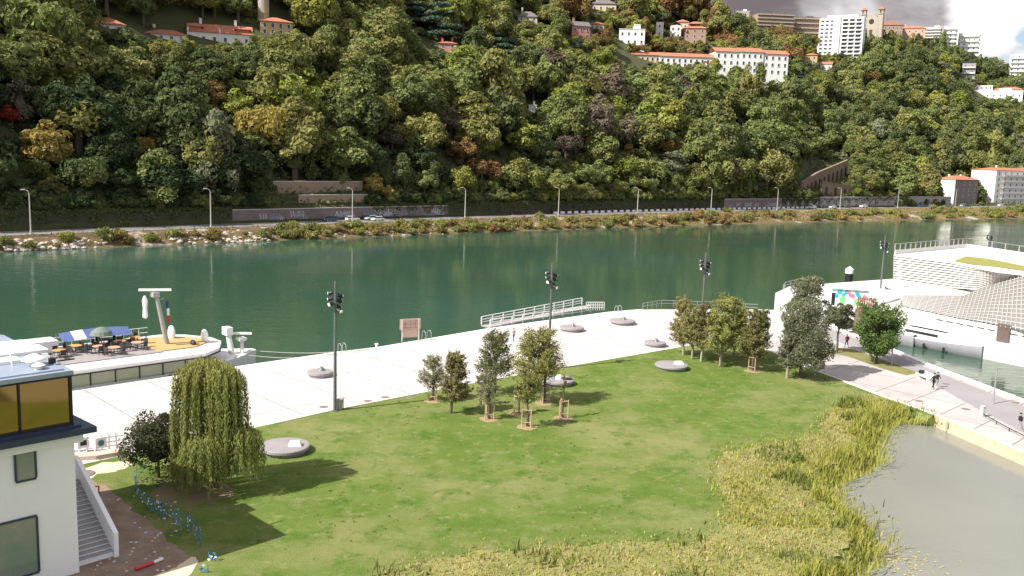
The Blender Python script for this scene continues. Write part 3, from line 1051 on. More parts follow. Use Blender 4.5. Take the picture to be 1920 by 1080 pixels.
wing(1172, 1238, 103, 122, 8, 1, 7, 1.2, 1.9, True)
wing(1237, 1344, 107, 124, 9, 2, 10, .6, 2.2)
wing(1342, 1390, 97, 136, 13, 3, 4, 0.0, 2.6)
wing(1390, 1432, 98, 138, 14, 3, 4, -.6, 2.8)
wing(1432, 1479, 102, 141, 13, 3, 4, 0.0, 2.6)
_x, _z = on_front(1368, 92)
wall_part(root, "chimney", WHITE, lambda mb: mb.box((_x, 7, _z), (1.0, .8, 3.0)))
_d = (pc - CAM).length
RECTS.append((1170, 1240, 90, 117, _d)); RECTS.append((1240, 1345, 92, 120, _d + 4))
RECTS.append((1340, 1481, 84, 132, _d + 8))


def terraces(root, W, D, H):
    for i in range(4):
        wall_part(root, "balcony", PALESTONE, lambda mb: mb.box((0, -.8, H * (.18 + .25 * i)), (W, 1.6, .9)))


house("apartment_slab", "brown apartment slab with four rows of balconies, left of its twin", "apartment building", 1420, 1486, 27, 53, 4, 8, roof='flat', roofmat=SLATE, wallmat=BROWNW, depth_m=14, yaw=.35, extra=terraces, chim=0, glass=DGLASS)
house("apartment_slab", "dark brown apartment slab with rows of balconies, beside the white tower block", "apartment building", 1487, 1536, 34, 68, 4, 6, roof='flat', roofmat=SLATE, wallmat=BROWNW, depth_m=14, yaw=.3, extra=terraces, chim=0, glass=DGLASS)
house("water_tank_house", "small pale rooftop hut on the skyline left of the apartment slabs", "hut", 1380, 1404, 22, 38, 1, 2, roof='flat', wallmat=PALESTONE, roofmat=WHITE, chim=0, depth_m=6)


def towerblock(root, W, D, H):
    wall_part(root, "stair_core", WHITE, lambda mb: mb.box((-W * .10, -.5, H * .5 - 1), (W * .16, 1.2, H + 3)))
    wall_part(root, "penthouse", WHITE, lambda mb: mb.box((0, D * .5, H + 1.6), (W * .7, D * .5, 2.6)))
    for c in range(3):
        for r in range(10):
            wall_part(root, "balcony", WHITE, lambda mb: mb.box((W * (.09 + .15 * c), -.6, H * (.93 - .094 * r) - 1.2), (W * .12, 1.2, .95)))
            window_part(root, W * .11, 1.9, W * (.09 + .15 * c), 0, H * (.93 - .094 * r) + .3)
    for c in range(3):
        for r in range(10):
            window_part(root, W * .07, 1.2, W * (-.43 + .11 * c), 0, H * (.93 - .094 * r))


house("tower_block", "tall white apartment tower with columns of recessed balconies on the hill", "apartment tower", 1533, 1611, 36, 112, 1, 1, roof='flat', roofmat=WHITE, wallmat=WHITE, depth_m=22, extra=towerblock, chim=0, win=(.5, .5), yaw=-.10)

# church with two towers
pc = min((deep(1632, 64, q) for q in range(300, 860, 4)), key=lambda q: max(0, q.z - terrain_at(q.x, q.y)[0]) * 100 + q.y)
sc = (pc - CAM).dot(FWD) / FPX
root = empty("church", pc, math.atan2(-pc.x, pc.y) - .25, "pale stone church with two bell towers and a round rose window", "church")
root.scale = (.84, .84, .84)
wall_part(root, "nave", PALESTONE, lambda mb: (mb.box((0, 12, 5), (13, 24, 22)), mb.add([(-6.5, 0, 16), (6.5, 0, 16), (0, 0, 21), (-6.5, .8, 16), (6.5, .8, 16), (0, .8, 21)], [(0, 1, 2), (5, 4, 3), (0, 2, 5, 3), (2, 1, 4, 5)])))
wall_part(root, "roof", SLATE, lambda mb: gable(mb, 13, 24, 16, 4.6, axis='y', y0=.8))
for sx in (-1, 1):
    t = wall_part(root, "tower", PALESTONE, lambda mb: (mb.box((sx * 8.6, 2.5, 6), (4.6, 4.6, 26)), mb.box((sx * 8.6, 2.5, 20), (5.3, 5.3, .7)), *[mb.box((sx * 8.6 + a, 2.5 + b, 22), (.9, .9, 3.6)) for a in (-1.7, 1.7) for b in (-1.7, 1.7)], mb.box((sx * 8.6, 2.5, 24), (5, 5, .6))))
    wall_part(t, "roof", TILE, lambda mb: hip(mb, 5, 5, 24.5, 2.6, x0=sx * 8.6, y0=0))
wall_part(root, "rose_window", DGLASS, lambda mb: mb.tube((0, -.12, 12.5), (0, .1, 12.5), 2.6, 2.6, 24))
wall_part(root, "door", mat("church_door", (0.10, 0.06, 0.04), 0.7, 3, .3), lambda mb: mb.box((0, -.1, 2), (3, .3, 5)))
RECTS.append((1608, 1652, 14, 62, (pc - CAM).length))
house("hill_house", "long brown-roofed house on the ridge right of the twin-towered church", "house", 1650, 1690, 48, 64, 2, 6, roofmat=mat("brown_roof", (0.24, 0.13, 0.09), .85, .8, .3), roofh=5, wallmat=BROWNW, y=770, depth_m=12)
house("hill_house", "pinkish house with red hipped roof on the ridge, right of the brown-roofed one", "house", 1688, 1732, 54, 72, 2, 4, roofh=3, wallmat=mat("salmon_render", (0.60, 0.38, 0.30), .85, .4, .2), y=745, depth_m=13)


def stack(root, W, D, H):
    for i in range(4):
        wall_part(root, "balcony", WHITE, lambda mb: mb.box((-W * .05, -.8, H * (.15 + .24 * i)), (W * .8, 1.6, .9)))


house("apartment_block", "white flat-roofed apartment block on the ridge, left of two stepped ones", "apartment building", 1732, 1766, 52, 74, 3, 5, roof='flat', roofmat=WHITE, wallmat=PALESTONE, y=740, extra=stack, chim=0, depth_m=12)
house("apartment_block", "tall white apartment block with balconies, middle one of the ridge blocks", "apartment building", 1768, 1794, 51, 84, 5, 3, roof='flat', roofmat=WHITE, wallmat=WHITE, y=730, extra=stack, chim=0, depth_m=12)
house("apartment_block", "white apartment block with stepped terraces descending to the right on the ridge", "apartment building", 1794, 1836, 64, 102, 5, 5, roof='flat', roofmat=WHITE, wallmat=WHITE, y=715, extra=stack, chim=0, depth_m=14)
house("hill_tower", "small ochre belvedere tower with red pyramid roof beside the convent", "tower", 1508, 1531, 104, 121, 2, 2, roofh=1.6, wallmat=OCHRE, chim=0, depth_m=7)
house("hill_house", "tiny white house with pink roof right of the ochre belvedere tower", "house", 1538, 1559, 121, 131, 1, 2, roof='gable', roofh=2, chim=0, depth_m=7)
house("hill_house", "tall grey house with dark roof among trees below the white ridge blocks", "house", 1803, 1826, 118, 149, 3, 2, roofmat=DARK, roofh=1.6, wallmat=mat("grey_render", (0.33, 0.31, 0.31), .85, .4, .2), balcony=True, chim=0)


def villa_wing(root, W, D, H):
    wall_part(root, "upper_storey", WHITE, lambda mb: mb.box((-W * .28, D * .7, H + 2.2), (W * .36, D * .5, 5)))
    wall_part(root, "roof", TILE, lambda mb: hip(mb, W * .55, D * .7, H + 1.4, 2.4, x0=W * .2, y0=D * .4))
    wall_part(root, "retaining_wall", STONE, lambda mb: mb.box((-W * .45, -1.5, -1.0), (W * .4, 1.2, 4)))
    for i in range(4):
        window_part(root, 1.6, 1.3, -W * .4 + i * W * .085, D * .45 - .02, H + 2.6)


house("hill_villa", "long white terraced villa with red hipped roof on the hillside at right", "villa", 1826, 1911, 170, 187, 1, 8, roof='flat', roofmat=WHITE, wallmat=WHITE, extra=villa_wing, chim=0, depth_m=14)
RECTS.append((1826, 1911, 148, 172, 380))
house("apartment_block", "white apartment block with balcony rows cut by the picture's right edge, on hillside", "apartment building", 1893, 1945, 103, 143, 5, 5, roof='flat', roofmat=WHITE, wallmat=WHITE, balcony=True, chim=0, depth_m=16)
house("garden_ruin", "small white sunlit wall alone in the middle of the wooded slope", "wall", 991, 1006, 198, 212, 1, 1, roof='flat', roofmat=WHITE, wallmat=WHITE, chim=0, depth_m=2, win=(.5, .7))


# riverside houses at road level
def by_road(px, t):
    return road_pt(road_x(px, t), t, ZR)


def road_house(name, label, cat, x0, x1, t, ytop, roof, wallmat, rows, cols, D, **k):
    p0, p1 = by_road(x0, t), by_road(x1, t)
    pm_ = (p0 + p1) / 2
    sc = (pm_ - CAM).dot(FWD) / FPX
    yb = proj(pm_)[1]
    r = road_dir(pm_.x)
    rz = math.atan2(r.y, r.x)
    W = (p1 - p0).length; H = (yb - ytop) * sc
    root = empty(name, pm_, rz, label, cat)
    wall_part(root, "wall", wallmat, lambda mb: mb.box((0, D / 2, H / 2 - 1), (W, D, H + 2)))
    if roof:
        ro = wall_part(root, "roof", TILE, lambda mb: hip(mb, W, D, H + .2, k.get('rh', 2.2)))
        for i in range(2):
            wall_part(ro, "chimney", WHITE_RENDER, lambda mb: mb.box(((-.3 + .5 * i) * W, D * .6, H + 2), (1.2, .9, 2.2)))
    for r_ in range(rows):
        z = H - (r_ + .55) * H / rows
        for c in range(cols):
            window_part(root, 1.2, H / rows * .5, (c - (cols - 1) / 2) * W / cols, 0, z)
        if k.get('balc'):
            wall_part(root, "balcony", WHITE, lambda mb: (mb.box((-W * .12, -.9, z - H / rows * .42), (W * .62, 1.8, .2)), mb.box((-W * .12, -1.76, z - H / rows * .42 + .55), (W * .62, .08, .9))))
    if k.get('side'):
        wall_part(root, "end_wall", WHITE, lambda mb: mb.box((-W / 2 - .1, D / 2, H / 2), (.2, D + .1, H)))
    RECTS.append((min(x0, x1) - 14, max(x0, x1) + 2, ytop - 8, yb, (pm_ - CAM).length))
    return root


road_house("brick_house", "grey brick house with orange tiled roof and white end wall by the road", "house", 1787, 1830, 14, 338, True, BRICK, 4, 4, 12, side=True)
road_house("riverside_apartments", "white six-storey riverside apartment building with long balconies and red roof", "apartment building", 1862, 1990, 18, 322, True, WHITE, 6, 12, 16, balc=True, side=True, rh=1.6)

# ------------------------------------------------------------------ retaining walls and masonry along the road
GRAF = mat("graffiti_wall", (0.21, 0.17, 0.165), 0.9, 0.35, 0.4, bump=0.3)
PAINT = mat("pale_wall_paint", (0.50, 0.49, 0.54), 0.8, 1.5, 0.4)
PAINT2 = mat("blue_grey_wall_paint", (0.26, 0.30, 0.36), 0.8, 1.5, 0.4)


def long_wall(label, x0, x1, t, h, m, marks=0, seed=0, cap=True, z0=ZR):
    rng = random.Random(seed)
    mb = MB()
    a, b = road_x(x0, t), road_x(x1, t)
    n = max(2, int(abs(b - a) / 6))
    pts = [a + (b - a) * i / n for i in range(n + 1)]
    for p, q in zip(pts[:-1], pts[1:]):
        A, B = road_pt(p, t, z0 - .5), road_pt(q, t, z0 - .5)
        C_, D_ = road_pt(q, t + .5, z0 - .5), road_pt(p, t + .5, z0 - .5)
        u = lambda v, z: Vector((v.x, v.y, z))
        mb.quad(A, B, u(B, z0 + h), u(A, z0 + h)); mb.quad(u(A, z0 + h), u(B, z0 + h), u(C_, z0 + h), u(D_, z0 + h)); mb.quad(C_, D_, u(D_, z0 + h), u(C_, z0 + h))
    w = mb.build("retaining_wall", m); tag(w, label, "wall")
    if cap:
        mb = MB()
        for p, q in zip(pts[:-1], pts[1:]):
            A, B, C_, D_ = road_pt(p, t - .12, z0 + h + .02), road_pt(q, t - .12, z0 + h + .02), road_pt(q, t + .7, z0 + h + .02), road_pt(p, t + .7, z0 + h + .02)
            up = Vector((0, 0, .22))
            mb.quad(A + up, B + up, C_ + up, D_ + up); mb.quad(A, B, B + up, A + up)
        mb.build("coping", CONCRETE, w)
    if marks:
        mb = MB()                          # loose spray strokes, no readable words
        for i in range(marks):
            x = rng.uniform(a, b); z = z0 + rng.uniform(.5, h * .45); hh = rng.uniform(.8, min(1.6, h * .5)); k = rng.randrange(2)
            for j in range(rng.randrange(3, 7)):
                x += rng.uniform(.45, .8)
                if x > max(a, b) - 1:
                    break
                p0, p1 = road_pt(x, t - .03, z), road_pt(x + rng.uniform(-.35, .35), t - .03, z + hh)
                p2 = road_pt(x + rng.uniform(.3, .6), t - .03, z + hh * rng.uniform(.2, .9))
                for s0, s1 in ((p0, p1), (p1, p2), (p2, p0)):
                    e = Vector((.10, .06, 0)); f = Vector((0, 0, .12))
                    mb.add([s0 - e - f, s0 + e - f, s1 + e + f, s1 - e + f], [(0, 1, 2, 3)], k)
        mb.build("graffiti", [PAINT, PAINT2], w)
    return w


long_wall("long grey-brown roadside wall with pale graffiti behind the parked cars", 436, 840, 9.55, 3.7, GRAF, 26, 3)
DARKWALL = mat("ivy_dark_wall", (0.055, 0.06, 0.035), 0.95, 0.5, 0.4, bump=0.8, bscale=2)
long_wall("dark overgrown roadside wall between the parked cars and the blocks of the barrier", 842, 1355, 9.6, 3.9, DARKWALL, 0, 4, cap=False)
long_wall("dark overgrown wall at the foot of the hill, left end of the road", -60, 434, 9.6, 3.6, DARKWALL, 0, 5, cap=False)
long_wall("roadside wall with spray lettering and hanging ivy, right of the yellow waterside bush", 1357, 1535, 9.55, 4.6, GRAF, 22, 6)
long_wall("plain grey roadside wall below the arcaded stair ramp", 1536, 1640, 9.55, 5.2, mat("grey_wall", (0.33, 0.31, 0.31), .9, .4, .3, bump=.2), 3, 7)
long_wall("pale roadside wall with painted patches left of the grey brick house", 1641, 1782, 9.55, 5.4, mat("pale_wall", (0.36, 0.33, 0.32), .9, .4, .3, bump=.2), 10, 8)
TANW = mat("tan_terrace_wall", (0.34, 0.25, 0.17), .9, .3, .3, bump=.3)
for lab, x0, x1, t, h in (("tan terrace wall above the graffiti wall, lower of two", 560, 690, 11.6, 7.6), ("tan terrace wall higher in the shade, upper of the two above the parked cars", 500, 680, 15.5, 11.6)):
    w_ = long_wall(lab, x0, x1, t, h, TANW, 0, 9)
    RECTS.append((x0 + 20, x1 - 12, 348 if t > 14 else 366, 396, 300))
# arcaded stair ramp
RAMPM = mat("ramp_masonry", (0.23, 0.165, 0.115), .9, .5, .4, bump=.5, bscale=2)


def arcade(label, pts, arches):
    """sloping masonry wall with flat arches coloured as shaded openings under a coping; pts = ground plan px, base z, top z"""
    root = empty("stair_ramp", pts[0][0], 0, label, "ramp")
    o = pts[0][0]
    mb = MB(); cp = MB(); ar = MB()
    for (p, zb, zt), (q, yb, yt) in zip(pts[:-1], pts[1:]):
        d = (q - p).normalized(); nn = Vector((-d.y, d.x, 0)) * 1.2
        v = lambda a, z: Vector((a.x - o.x, a.y - o.y, z - o.z))
        mb.add([v(p, zb), v(q, yb), v(q, yt), v(p, zt), v(p + nn, zb), v(q + nn, yb), v(q + nn, yt), v(p + nn, zt)], [(0, 1, 2, 3), (5, 4, 7, 6), (3, 2, 6, 7), (1, 5, 6, 2), (4, 0, 3, 7)])
        b = nn * -.15
        cp.add([v(p + b, zt + .02), v(q + b, yt + .02), v(q + nn, yt + .02), v(p + nn, zt + .02), v(p + b, zt + .4), v(q + b, yt + .4), v(q + nn, yt + .4), v(p + nn, zt + .4)], [(0, 1, 5, 4), (4, 5, 6, 7), (2, 3, 7, 6)])
        L = (q - p).length
        k = max(1, int(L / arches))
        for i in range(k):
            f = (i + .5) / k
            c = p.lerp(q, f); zt_ = zt + (yt - zt) * f; zb_ = zb + (yb - zb) * f
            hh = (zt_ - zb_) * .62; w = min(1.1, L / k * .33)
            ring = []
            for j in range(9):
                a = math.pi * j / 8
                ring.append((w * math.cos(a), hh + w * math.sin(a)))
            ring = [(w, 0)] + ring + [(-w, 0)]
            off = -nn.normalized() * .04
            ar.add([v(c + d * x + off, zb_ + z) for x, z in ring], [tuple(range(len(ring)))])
    mb.build("wall", RAMPM, root); cp.build("coping", STONE, root); ar.build("arch", mat("arch_painted_shade", (.045, .035, .028), .95, .6, .4), root)  # arch faces are flat, the shade inside them painted as dark colour
    return root


def rp(px, t, z):
    x = road_x(px, t, z); return road_pt(x, t, z)


p_a, p_b, p_c = rp(1502, 13, 6), rp(1532, 18, 10), rp(1588, 24, 16)
arcade("brown masonry stair ramp climbing to the right with arches beneath it", [(p_a, 4.5, 13.5), (p_b, 7, 18.5), (p_c, 15, 25.5)], 4.5)
q_a, q_b = rp(1540, 12, 8), rp(1624, 14, 7)
arcade("lower masonry ramp descending to the right towards the ochre gatehouse", [(q_a, 5.5, 14.5), (q_b, 5.5, 10.0)], 7)
root = empty("gatehouse", rp(1622, 11.5, 6.2), math.atan2(.6, .8), "small ochre gatehouse with arched doorway at the foot of the ramp", "gatehouse")
wall_part(root, "wall", OCHRE, lambda mb: (mb.box((0, 1.5, 2.2), (5.0, 3, 6)), mb.box((0, 1.5, 5.4), (5.6, 3.6, .4))))
wall_part(root, "door", mat("arch_painted_shade", (.045, .035, .028)), lambda mb: mb.box((0, -.03, 1.4), (1.4, .1, 3)))  # flat dark slab, shade of the doorway painted in its colour
RECTS.append((1502, 1592, 302, 352, 528)); RECTS.append((1545, 1634, 346, 370, 498))

# ================================================================== THE WOOD ON THE HILL
LEAF = {}
for k, c1, c2 in (("dark", (0.076, 0.100, 0.041), (0.185, 0.214, 0.088)), ("mid", (0.130, 0.165, 0.056), (0.280, 0.305, 0.112)),
                  ("olive", (0.167, 0.172, 0.055), (0.328, 0.323, 0.117)), ("lime", (0.189, 0.216, 0.048), (0.359, 0.368, 0.098)),
                  ("gold", (0.290, 0.215, 0.062), (0.450, 0.350, 0.120)), ("deep", (0.042, 0.064, 0.030), (0.105, 0.140, 0.064)), ("rust", (0.215, 0.137, 0.058), (0.338, 0.221, 0.098)),  # deep: leaf colour darkened to carry the shade of the lower-left slope
                  ("silver", (0.182, 0.202, 0.117), (0.305, 0.312, 0.195)), ("blue", (0.062, 0.101, 0.072), (0.137, 0.189, 0.130)),
                  ("red", (0.286, 0.044, 0.033), (0.440, 0.088, 0.055)), ("bare", (0.131, 0.103, 0.077), (0.225, 0.181, 0.138))):
    LEAF[k] = leaf_mat("leaf_" + k, c1, c2, 0.3, 0.16)
PHRASE = {"deep": "shade-coloured dark green tree", "dark": "dark green round-crowned tree", "mid": "mid-green leafy tree", "olive": "olive green tree", "lime": "yellow-green tree",
          "gold": "golden autumn tree", "rust": "russet brown tree", "silver": "silvery grey-green tree", "blue": "blue-green cedar with flat tiers",
          "red": "red-leaved autumn tree", "bare": "thin brownish half-bare tree"}
SHAPES = [crown_mesh("crown", s, 1.0, rzz, lb, 95, 0.092, shape=sh, wob=.42, core=0.42, spread=sp)
          for s, rzz, lb, sh, sp in ((11, 0.95, 22, 'round', .38), (12, 1.15, 26, 'round', .34), (13, 0.85, 17, 'round', .44), (14, 1.3, 26, 'egg', .38), (15, 1.05, 32, 'round', .28))]
CEDAR = crown_mesh("crown", 21, 1.0, 1.1, 38, 80, 0.09, shape='tier', wob=.5, core=0.34, spread=.36)
POPLAR = crown_mesh("crown", 22, 1.0, 2.0, 34, 90, 0.09, shape='egg', wob=.45, core=0.4, spread=.42)
for me in SHAPES + [CEDAR, POPLAR]:
    me.materials.append(LEAF["mid"])
_tm = trunk_mb(1.0, 0.045, 3, 5, 0.35)
_t = _tm.build("trunk", BARK); TRUNK = _t.data; bpy.data.objects.remove(_t)

rng = random.Random(7)
SPECIAL = [(487, 268, "gold", 7.2), (80, 268, "gold", 6.0), (285, 245, "gold", 3.5), (23, 190, "red", 3.0), (440, 185, "lime", 5), (400, 160, "rust", 4), (60, 170, "bare", 4.5),
           (1640, 140, "rust", 6.5), (1170, 310, "lime", 6.5), (700, 352, "gold", 3.2), (690, 350, "gold", 2.6), (840, 300, "rust", 6), (895, 300, "rust", 5.5), (1250, 265, "rust", 6),
           (390, 300, "silver", 7), (820, 45, "blue", 9), (780, 30, "blue", 7), (950, 90, "blue", 8), (1340, 95, "blue", 5), (1500, 150, "blue", 8), (1060, 250, "bare", 6), (725, 235, "bare", 5),
           (1160, 235, "bare", 7), (840, 230, "bare", 5), (1080, 60, "blue", 5), (1650, 240, "silver", 7), (1530, 205, "lime", 5.5), (1485, 335, "lime", 4.2), (1385, 240, "mid", 8), (600, 60, "olive", 7), (1275, 290, "silver", 6),
           (590, 372, "lime", 4.0), (525, 355, "silver", 3.6), (310, 330, "mid", 6.0), (110, 345, "mid", 3.5), (970, 290, "lime", 7), (310, 25, "mid", 8), (30, 90, "mid", 8), (150, 220, "olive", 8)]


def species(x, y):
    r = rng.random()
    if y < 110 and 1050 < x < 1500:
        w = (("rust", .30), ("olive", .40), ("lime", .15), ("dark", .15))
    elif x < 480 and y > 150:
        w = (("deep", .52), ("dark", .32), ("mid", .12), ("olive", .04))  # deep trees put the slope's shade into leaf colour here
    elif x < 860 and y > 270:
        w = (("deep", .30), ("dark", .34), ("mid", .26), ("olive", .10))
    elif x < 480:
        w = (("mid", .42), ("dark", .22), ("olive", .30), ("lime", .06))
    elif x < 1000 and y < 260:
        w = (("olive", .46), ("lime", .12), ("mid", .32), ("bare", .02), ("dark", .08))
    elif x < 1000:
        w = (("mid", .36), ("dark", .36), ("olive", .18), ("silver", .05), ("lime", .05))
    elif x < 1400:
        w = (("olive", .34), ("mid", .38), ("lime", .07), ("dark", .16), ("rust", .025), ("bare", .025))
    else:
        w = (("mid", .40), ("dark", .32), ("olive", .18), ("lime", .04), ("silver", .06))
    for k, p in w:
        r -= p
        if r < 0:
            return k
    return "mid"


TREES = []                       # base, crown radius, height, species, shape
x = -200.0
while x < 640:
    d = road_dir(x)
    t = 12.0
    while t < 200:
        sp_ = 6.0 + 1.6 * (t > 70)
        xx, tt = x + rng.uniform(-3.4, 3.4), t + rng.uniform(-3.2, 3.2)
        t += sp_
        if tt < 11.5:
            tt = 11.5 + rng.random() * 2
        p = road_pt(xx, tt, 0); p.z = rise(tt, xx)
        R = rng.choice((4.0, 5.0, 5.8, 6.8, 8.0, 9.6)) * rng.uniform(.9, 1.12)
        if tt < 17:
            R *= rng.choice((.6, .75, .9, 1.1))
        h = R * rng.uniform(1.7, 2.7)
        if not (p.y > 50):
            continue
        u, v = proj(p + Vector((0, 0, h * .6)))
        if u < -120 or u > 2040 or v < -160:
            continue
        TREES.append([p, R, h, None, u, v])
    x += 6.2 * max(0.72, d.x)
for sx, sy, k, R in SPECIAL:
    best = min((T for T in TREES if T[3] is None), key=lambda T: (T[4] - sx) ** 2 + (T[5] - sy) ** 2)
    best[3], best[1] = k, R
    best.append(True)
    best[2] = R * (2.9 if R > 6.4 and k in ("silver", "gold") else 2.1)
for T in TREES:
    if T[3] is None:
        T[3] = species(T[4], T[5])
        if T[3] == "blue":
            T[2] *= 1.1


def hides(T):
    p, R, h = T[0], T[1], T[2]
    dist = (p - CAM).length
    s = FPX / (p - CAM).dot(FWD)
    u, v = proj(p + Vector((0, 0, h * .55)))
    ru, rv = R * s * .95, h * .5 * s
    for x0, x1, y0, y1, dd in RECTS:
        if dist < dd + 14 and u + ru > x0 and u - ru < x1 and v + rv > y0 and v - rv < y1:
            return True
    return False


# nothing may stand right in front of the trees that stand out
STAND = []
for T in TREES:
    if len(T) > 6:
        s = FPX / (T[0] - CAM).dot(FWD)
        STAND.append((T, *proj(T[0] + Vector((0, 0, T[2] * .58))), T[1] * s, (T[0] - CAM).length))


def veils(T):
    if len(T) > 6:
        return False
    s = FPX / (T[0] - CAM).dot(FWD)
    u, v = proj(T[0] + Vector((0, 0, T[2] * .58)))
    for S, a, b, r, dd in STAND:
        if (T[0] - CAM).length < dd and math.hypot(u - a, (v - b) * .8) < T[1] * s * .9 + r * .45:
            return True
    return False


TREES = [T for T in TREES if not veils(T)]
KEEP = []
for T in TREES:
    for k in (1, .72, .72, .8):
        T[1] *= k; T[2] *= k
        if not hides(T):
            KEEP.append(T)
            break
TREES = KEEP
# trees at the feet of the hill's buildings, their tops reaching the visible foot of the walls
for x0, x1, y0, y1, dd in list(RECTS):
    if y1 > 240 or x1 - x0 > 700:
        continue
    u = x0 - 4
    while u < x1 + 5:
        dist = dd - rng.uniform(5, 16)
        d = FWD + RGT * ((u - 960) / FPX) + UPV * ((540 - (y1 + rng.uniform(-1.5, 3.5))) / FPX)
        q = CAM + d.normalized() * dist
        g = terrain_at(q.x, q.y)[0]
        h = q.z - g
        if 2.0 < h < 30:
            p = Vector((q.x, q.y, g)); R = min(max(2.2, h / rng.uniform(1.8, 2.4)), 5.5)
            TREES.append([p, R, h, species(u, y1), *proj(p + Vector((0, 0, h * .6)))])
            u += R * 1.3 * FPX / dist
        else:
            u += 6
# which of them show, and how much: discs painted far to near on a coarse picture
GW, GH = 480, 130
buf = np.full((GH, GW), -1, int)
yy, xx_ = np.mgrid[0:GH, 0:GW]
for i in sorted(range(len(TREES)), key=lambda i: -(TREES[i][0] - CAM).length):
    p, R, h = TREES[i][:3]
    s = FPX / (p - CAM).dot(FWD) / 4
    u, v = proj(p + Vector((0, 0, h * .58)))
    u /= 4; v /= 4
    a, b = R * s, h * .44 * s
    x0, x1, y0, y1 = int(max(0, u - a - 1)), int(min(GW, u + a + 2)), int(max(0, v - b - 1)), int(min(GH, v + b + 2))
    if x0 < x1 and y0 < y1:
        m_ = ((xx_[y0:y1, x0:x1] - u) / a) ** 2 + ((yy[y0:y1, x0:x1] - v) / b) ** 2 < 1
        buf[y0:y1, x0:x1][m_] = i
cnt = np.bincount(buf[buf >= 0], minlength=len(TREES))
order = sorted(range(len(TREES)), key=lambda i: -cnt[i])
MAIN = set(order[:296])
LANDMARKS = [("first far road lamp from the left", 53, 360), ("second far road lamp from the left", 390, 360), ("road lamp by the parked cars", 659, 360), ("fourth far road lamp from the left", 870, 360),
             ("fifth far road lamp from the left", 1045, 360), ("sixth far road lamp from the left", 1193, 360), ("seventh far road lamp from the left", 1332, 360), ("arcaded stair ramp", 1545, 325), ("grey brick house", 1797, 350),
             ("white riverside apartments", 1885, 350), ("long white convent", 1340, 112), ("white apartment tower", 1571, 75), ("white tower house", 1184, 55), ("salmon pink house", 1090, 60), ("round stone tower", 506, 30),
             ("villa with two pavilions", 412, 68), ("low house at upper left", 202, 48), ("sunlit white wall on the slope", 998, 205), ("big golden tree", 487, 262), ("red-leaved tree", 23, 190), ("round russet tree", 1640, 140),
             ("long white terraced villa", 1868, 175), ("dark cedar", 820, 45), ("tan terrace walls", 610, 360)]
ORD = ["nearest", "second nearest", "third nearest", "fourth nearest", "fifth nearest", "sixth nearest", "seventh nearest", "eighth nearest", "ninth nearest", "tenth nearest", "eleventh nearest", "twelfth nearest"]
names = {}
for i in MAIN:
    T = TREES[i]
    k, u, v = T[3], T[4], T[5]
    c = [(math.hypot(u - a, v - b), n, a, b) for n, a, b in LANDMARKS if not (n == "big golden tree" and k == "gold" and T[1] > 7) and not (n == "red-leaved tree" and k == "red") and not (n == "dark cedar" and k == "blue") and not (n == "round russet tree" and k == "rust")]
    d_, n_m, a, b = min(c)
    dx, dy = u - a, v - b
    rel = ("right of" if dx > 0 else "left of") if abs(dx) > abs(dy) else ("below" if dy > 0 else "above")
    names.setdefault((k, rel, n_m), []).append((d_, i))
LABEL = {}
for (k, rel, n_m), L in names.items():
    L.sort()
    for j, (d_, i) in enumerate(L):
        LABEL[i] = f"{PHRASE[k]} {rel} the {n_m}" if len(L) == 1 else f"{ORD[min(j, 11)]} {PHRASE[k]} {rel} the {n_m}"


def crown_for(k, i):
    if k == "blue":
        return CEDAR
    if k == "silver" and i % 2:
        return POPLAR
    return SHAPES[(i * 7 + 3) % len(SHAPES)]


def crown_xf(T):
    """centre height, radial scale, vertical scale for a unit crown"""
    p, R, h = T[:3]
    cz = max(h - R * 1.05, h * .55)
    return cz, R


wood = []
for i, T in enumerate(TREES):
    p, R, h, k = T[:4]
    me = crown_for(k, i)
    zext = {id(CEDAR): 1.1, id(POPLAR): 2.0}.get(id(me), 1.05)
    sz = h * .47 / zext
    cz = h - h * .47
    r2 = random.Random(i * 13 + 1)
    ang = r2.uniform(0, 6.28)
    if i in MAIN:
        root = empty("hillside_tree", p, ang, LABEL[i], "tree", "trees of the wooded hillside")
        tr = bpy.data.objects.new("trunk", TRUNK); COL.objects.link(tr); adopt(tr, root); tr.scale = (h, h, h * .7)
        cr = bpy.data.objects.new("crown", me); COL.objects.link(cr); adopt(cr, root)
        cr.location = (0, 0, cz); cr.scale = (R, R, sz)
        cr.material_slots[0].link = 'OBJECT'; cr.material_slots[0].material = LEAF[k]
    else:
        wood.append((p.x, p.y, p.z + cz, ang, R, sz, me, k))
for i in range(1500):
    xx = rng.uniform(-170, 420); tt = rng.uniform(50, 190)
    p = road_pt(xx, tt, 0); R = rng.uniform(1.4, 2.6)
    T = [Vector((p.x, p.y, rise(tt, xx))), R * .7, R * 1.2, None, 0, 0]
    if not hides(T):
        wood.append((p.x, p.y, T[0].z + R * .4, rng.uniform(0, 6.28), R, R * .8, SHAPES[i % 3], species(*proj(T[0]))))
# low thicket filling the foot of the slope and the gaps
for i in range(2600):
    xx = rng.uniform(-170, 420)
    tt = 10.6 + rng.random() ** 2.2 * 60
    p = road_pt(xx, tt, 0); z = rise(tt, xx)
    R = rng.uniform(1.2, 2.8)
    T = [Vector((p.x, p.y, z)), R, R * 1.8, None, 0, 0]
    if not hides(T):
        k = species(*proj(T[0]))
        wood.append((p.x, p.y, z + R * .7, rng.uniform(0, 6.28), R, R * rng.uniform(.7, 1.1), SHAPES[i % 3], k))
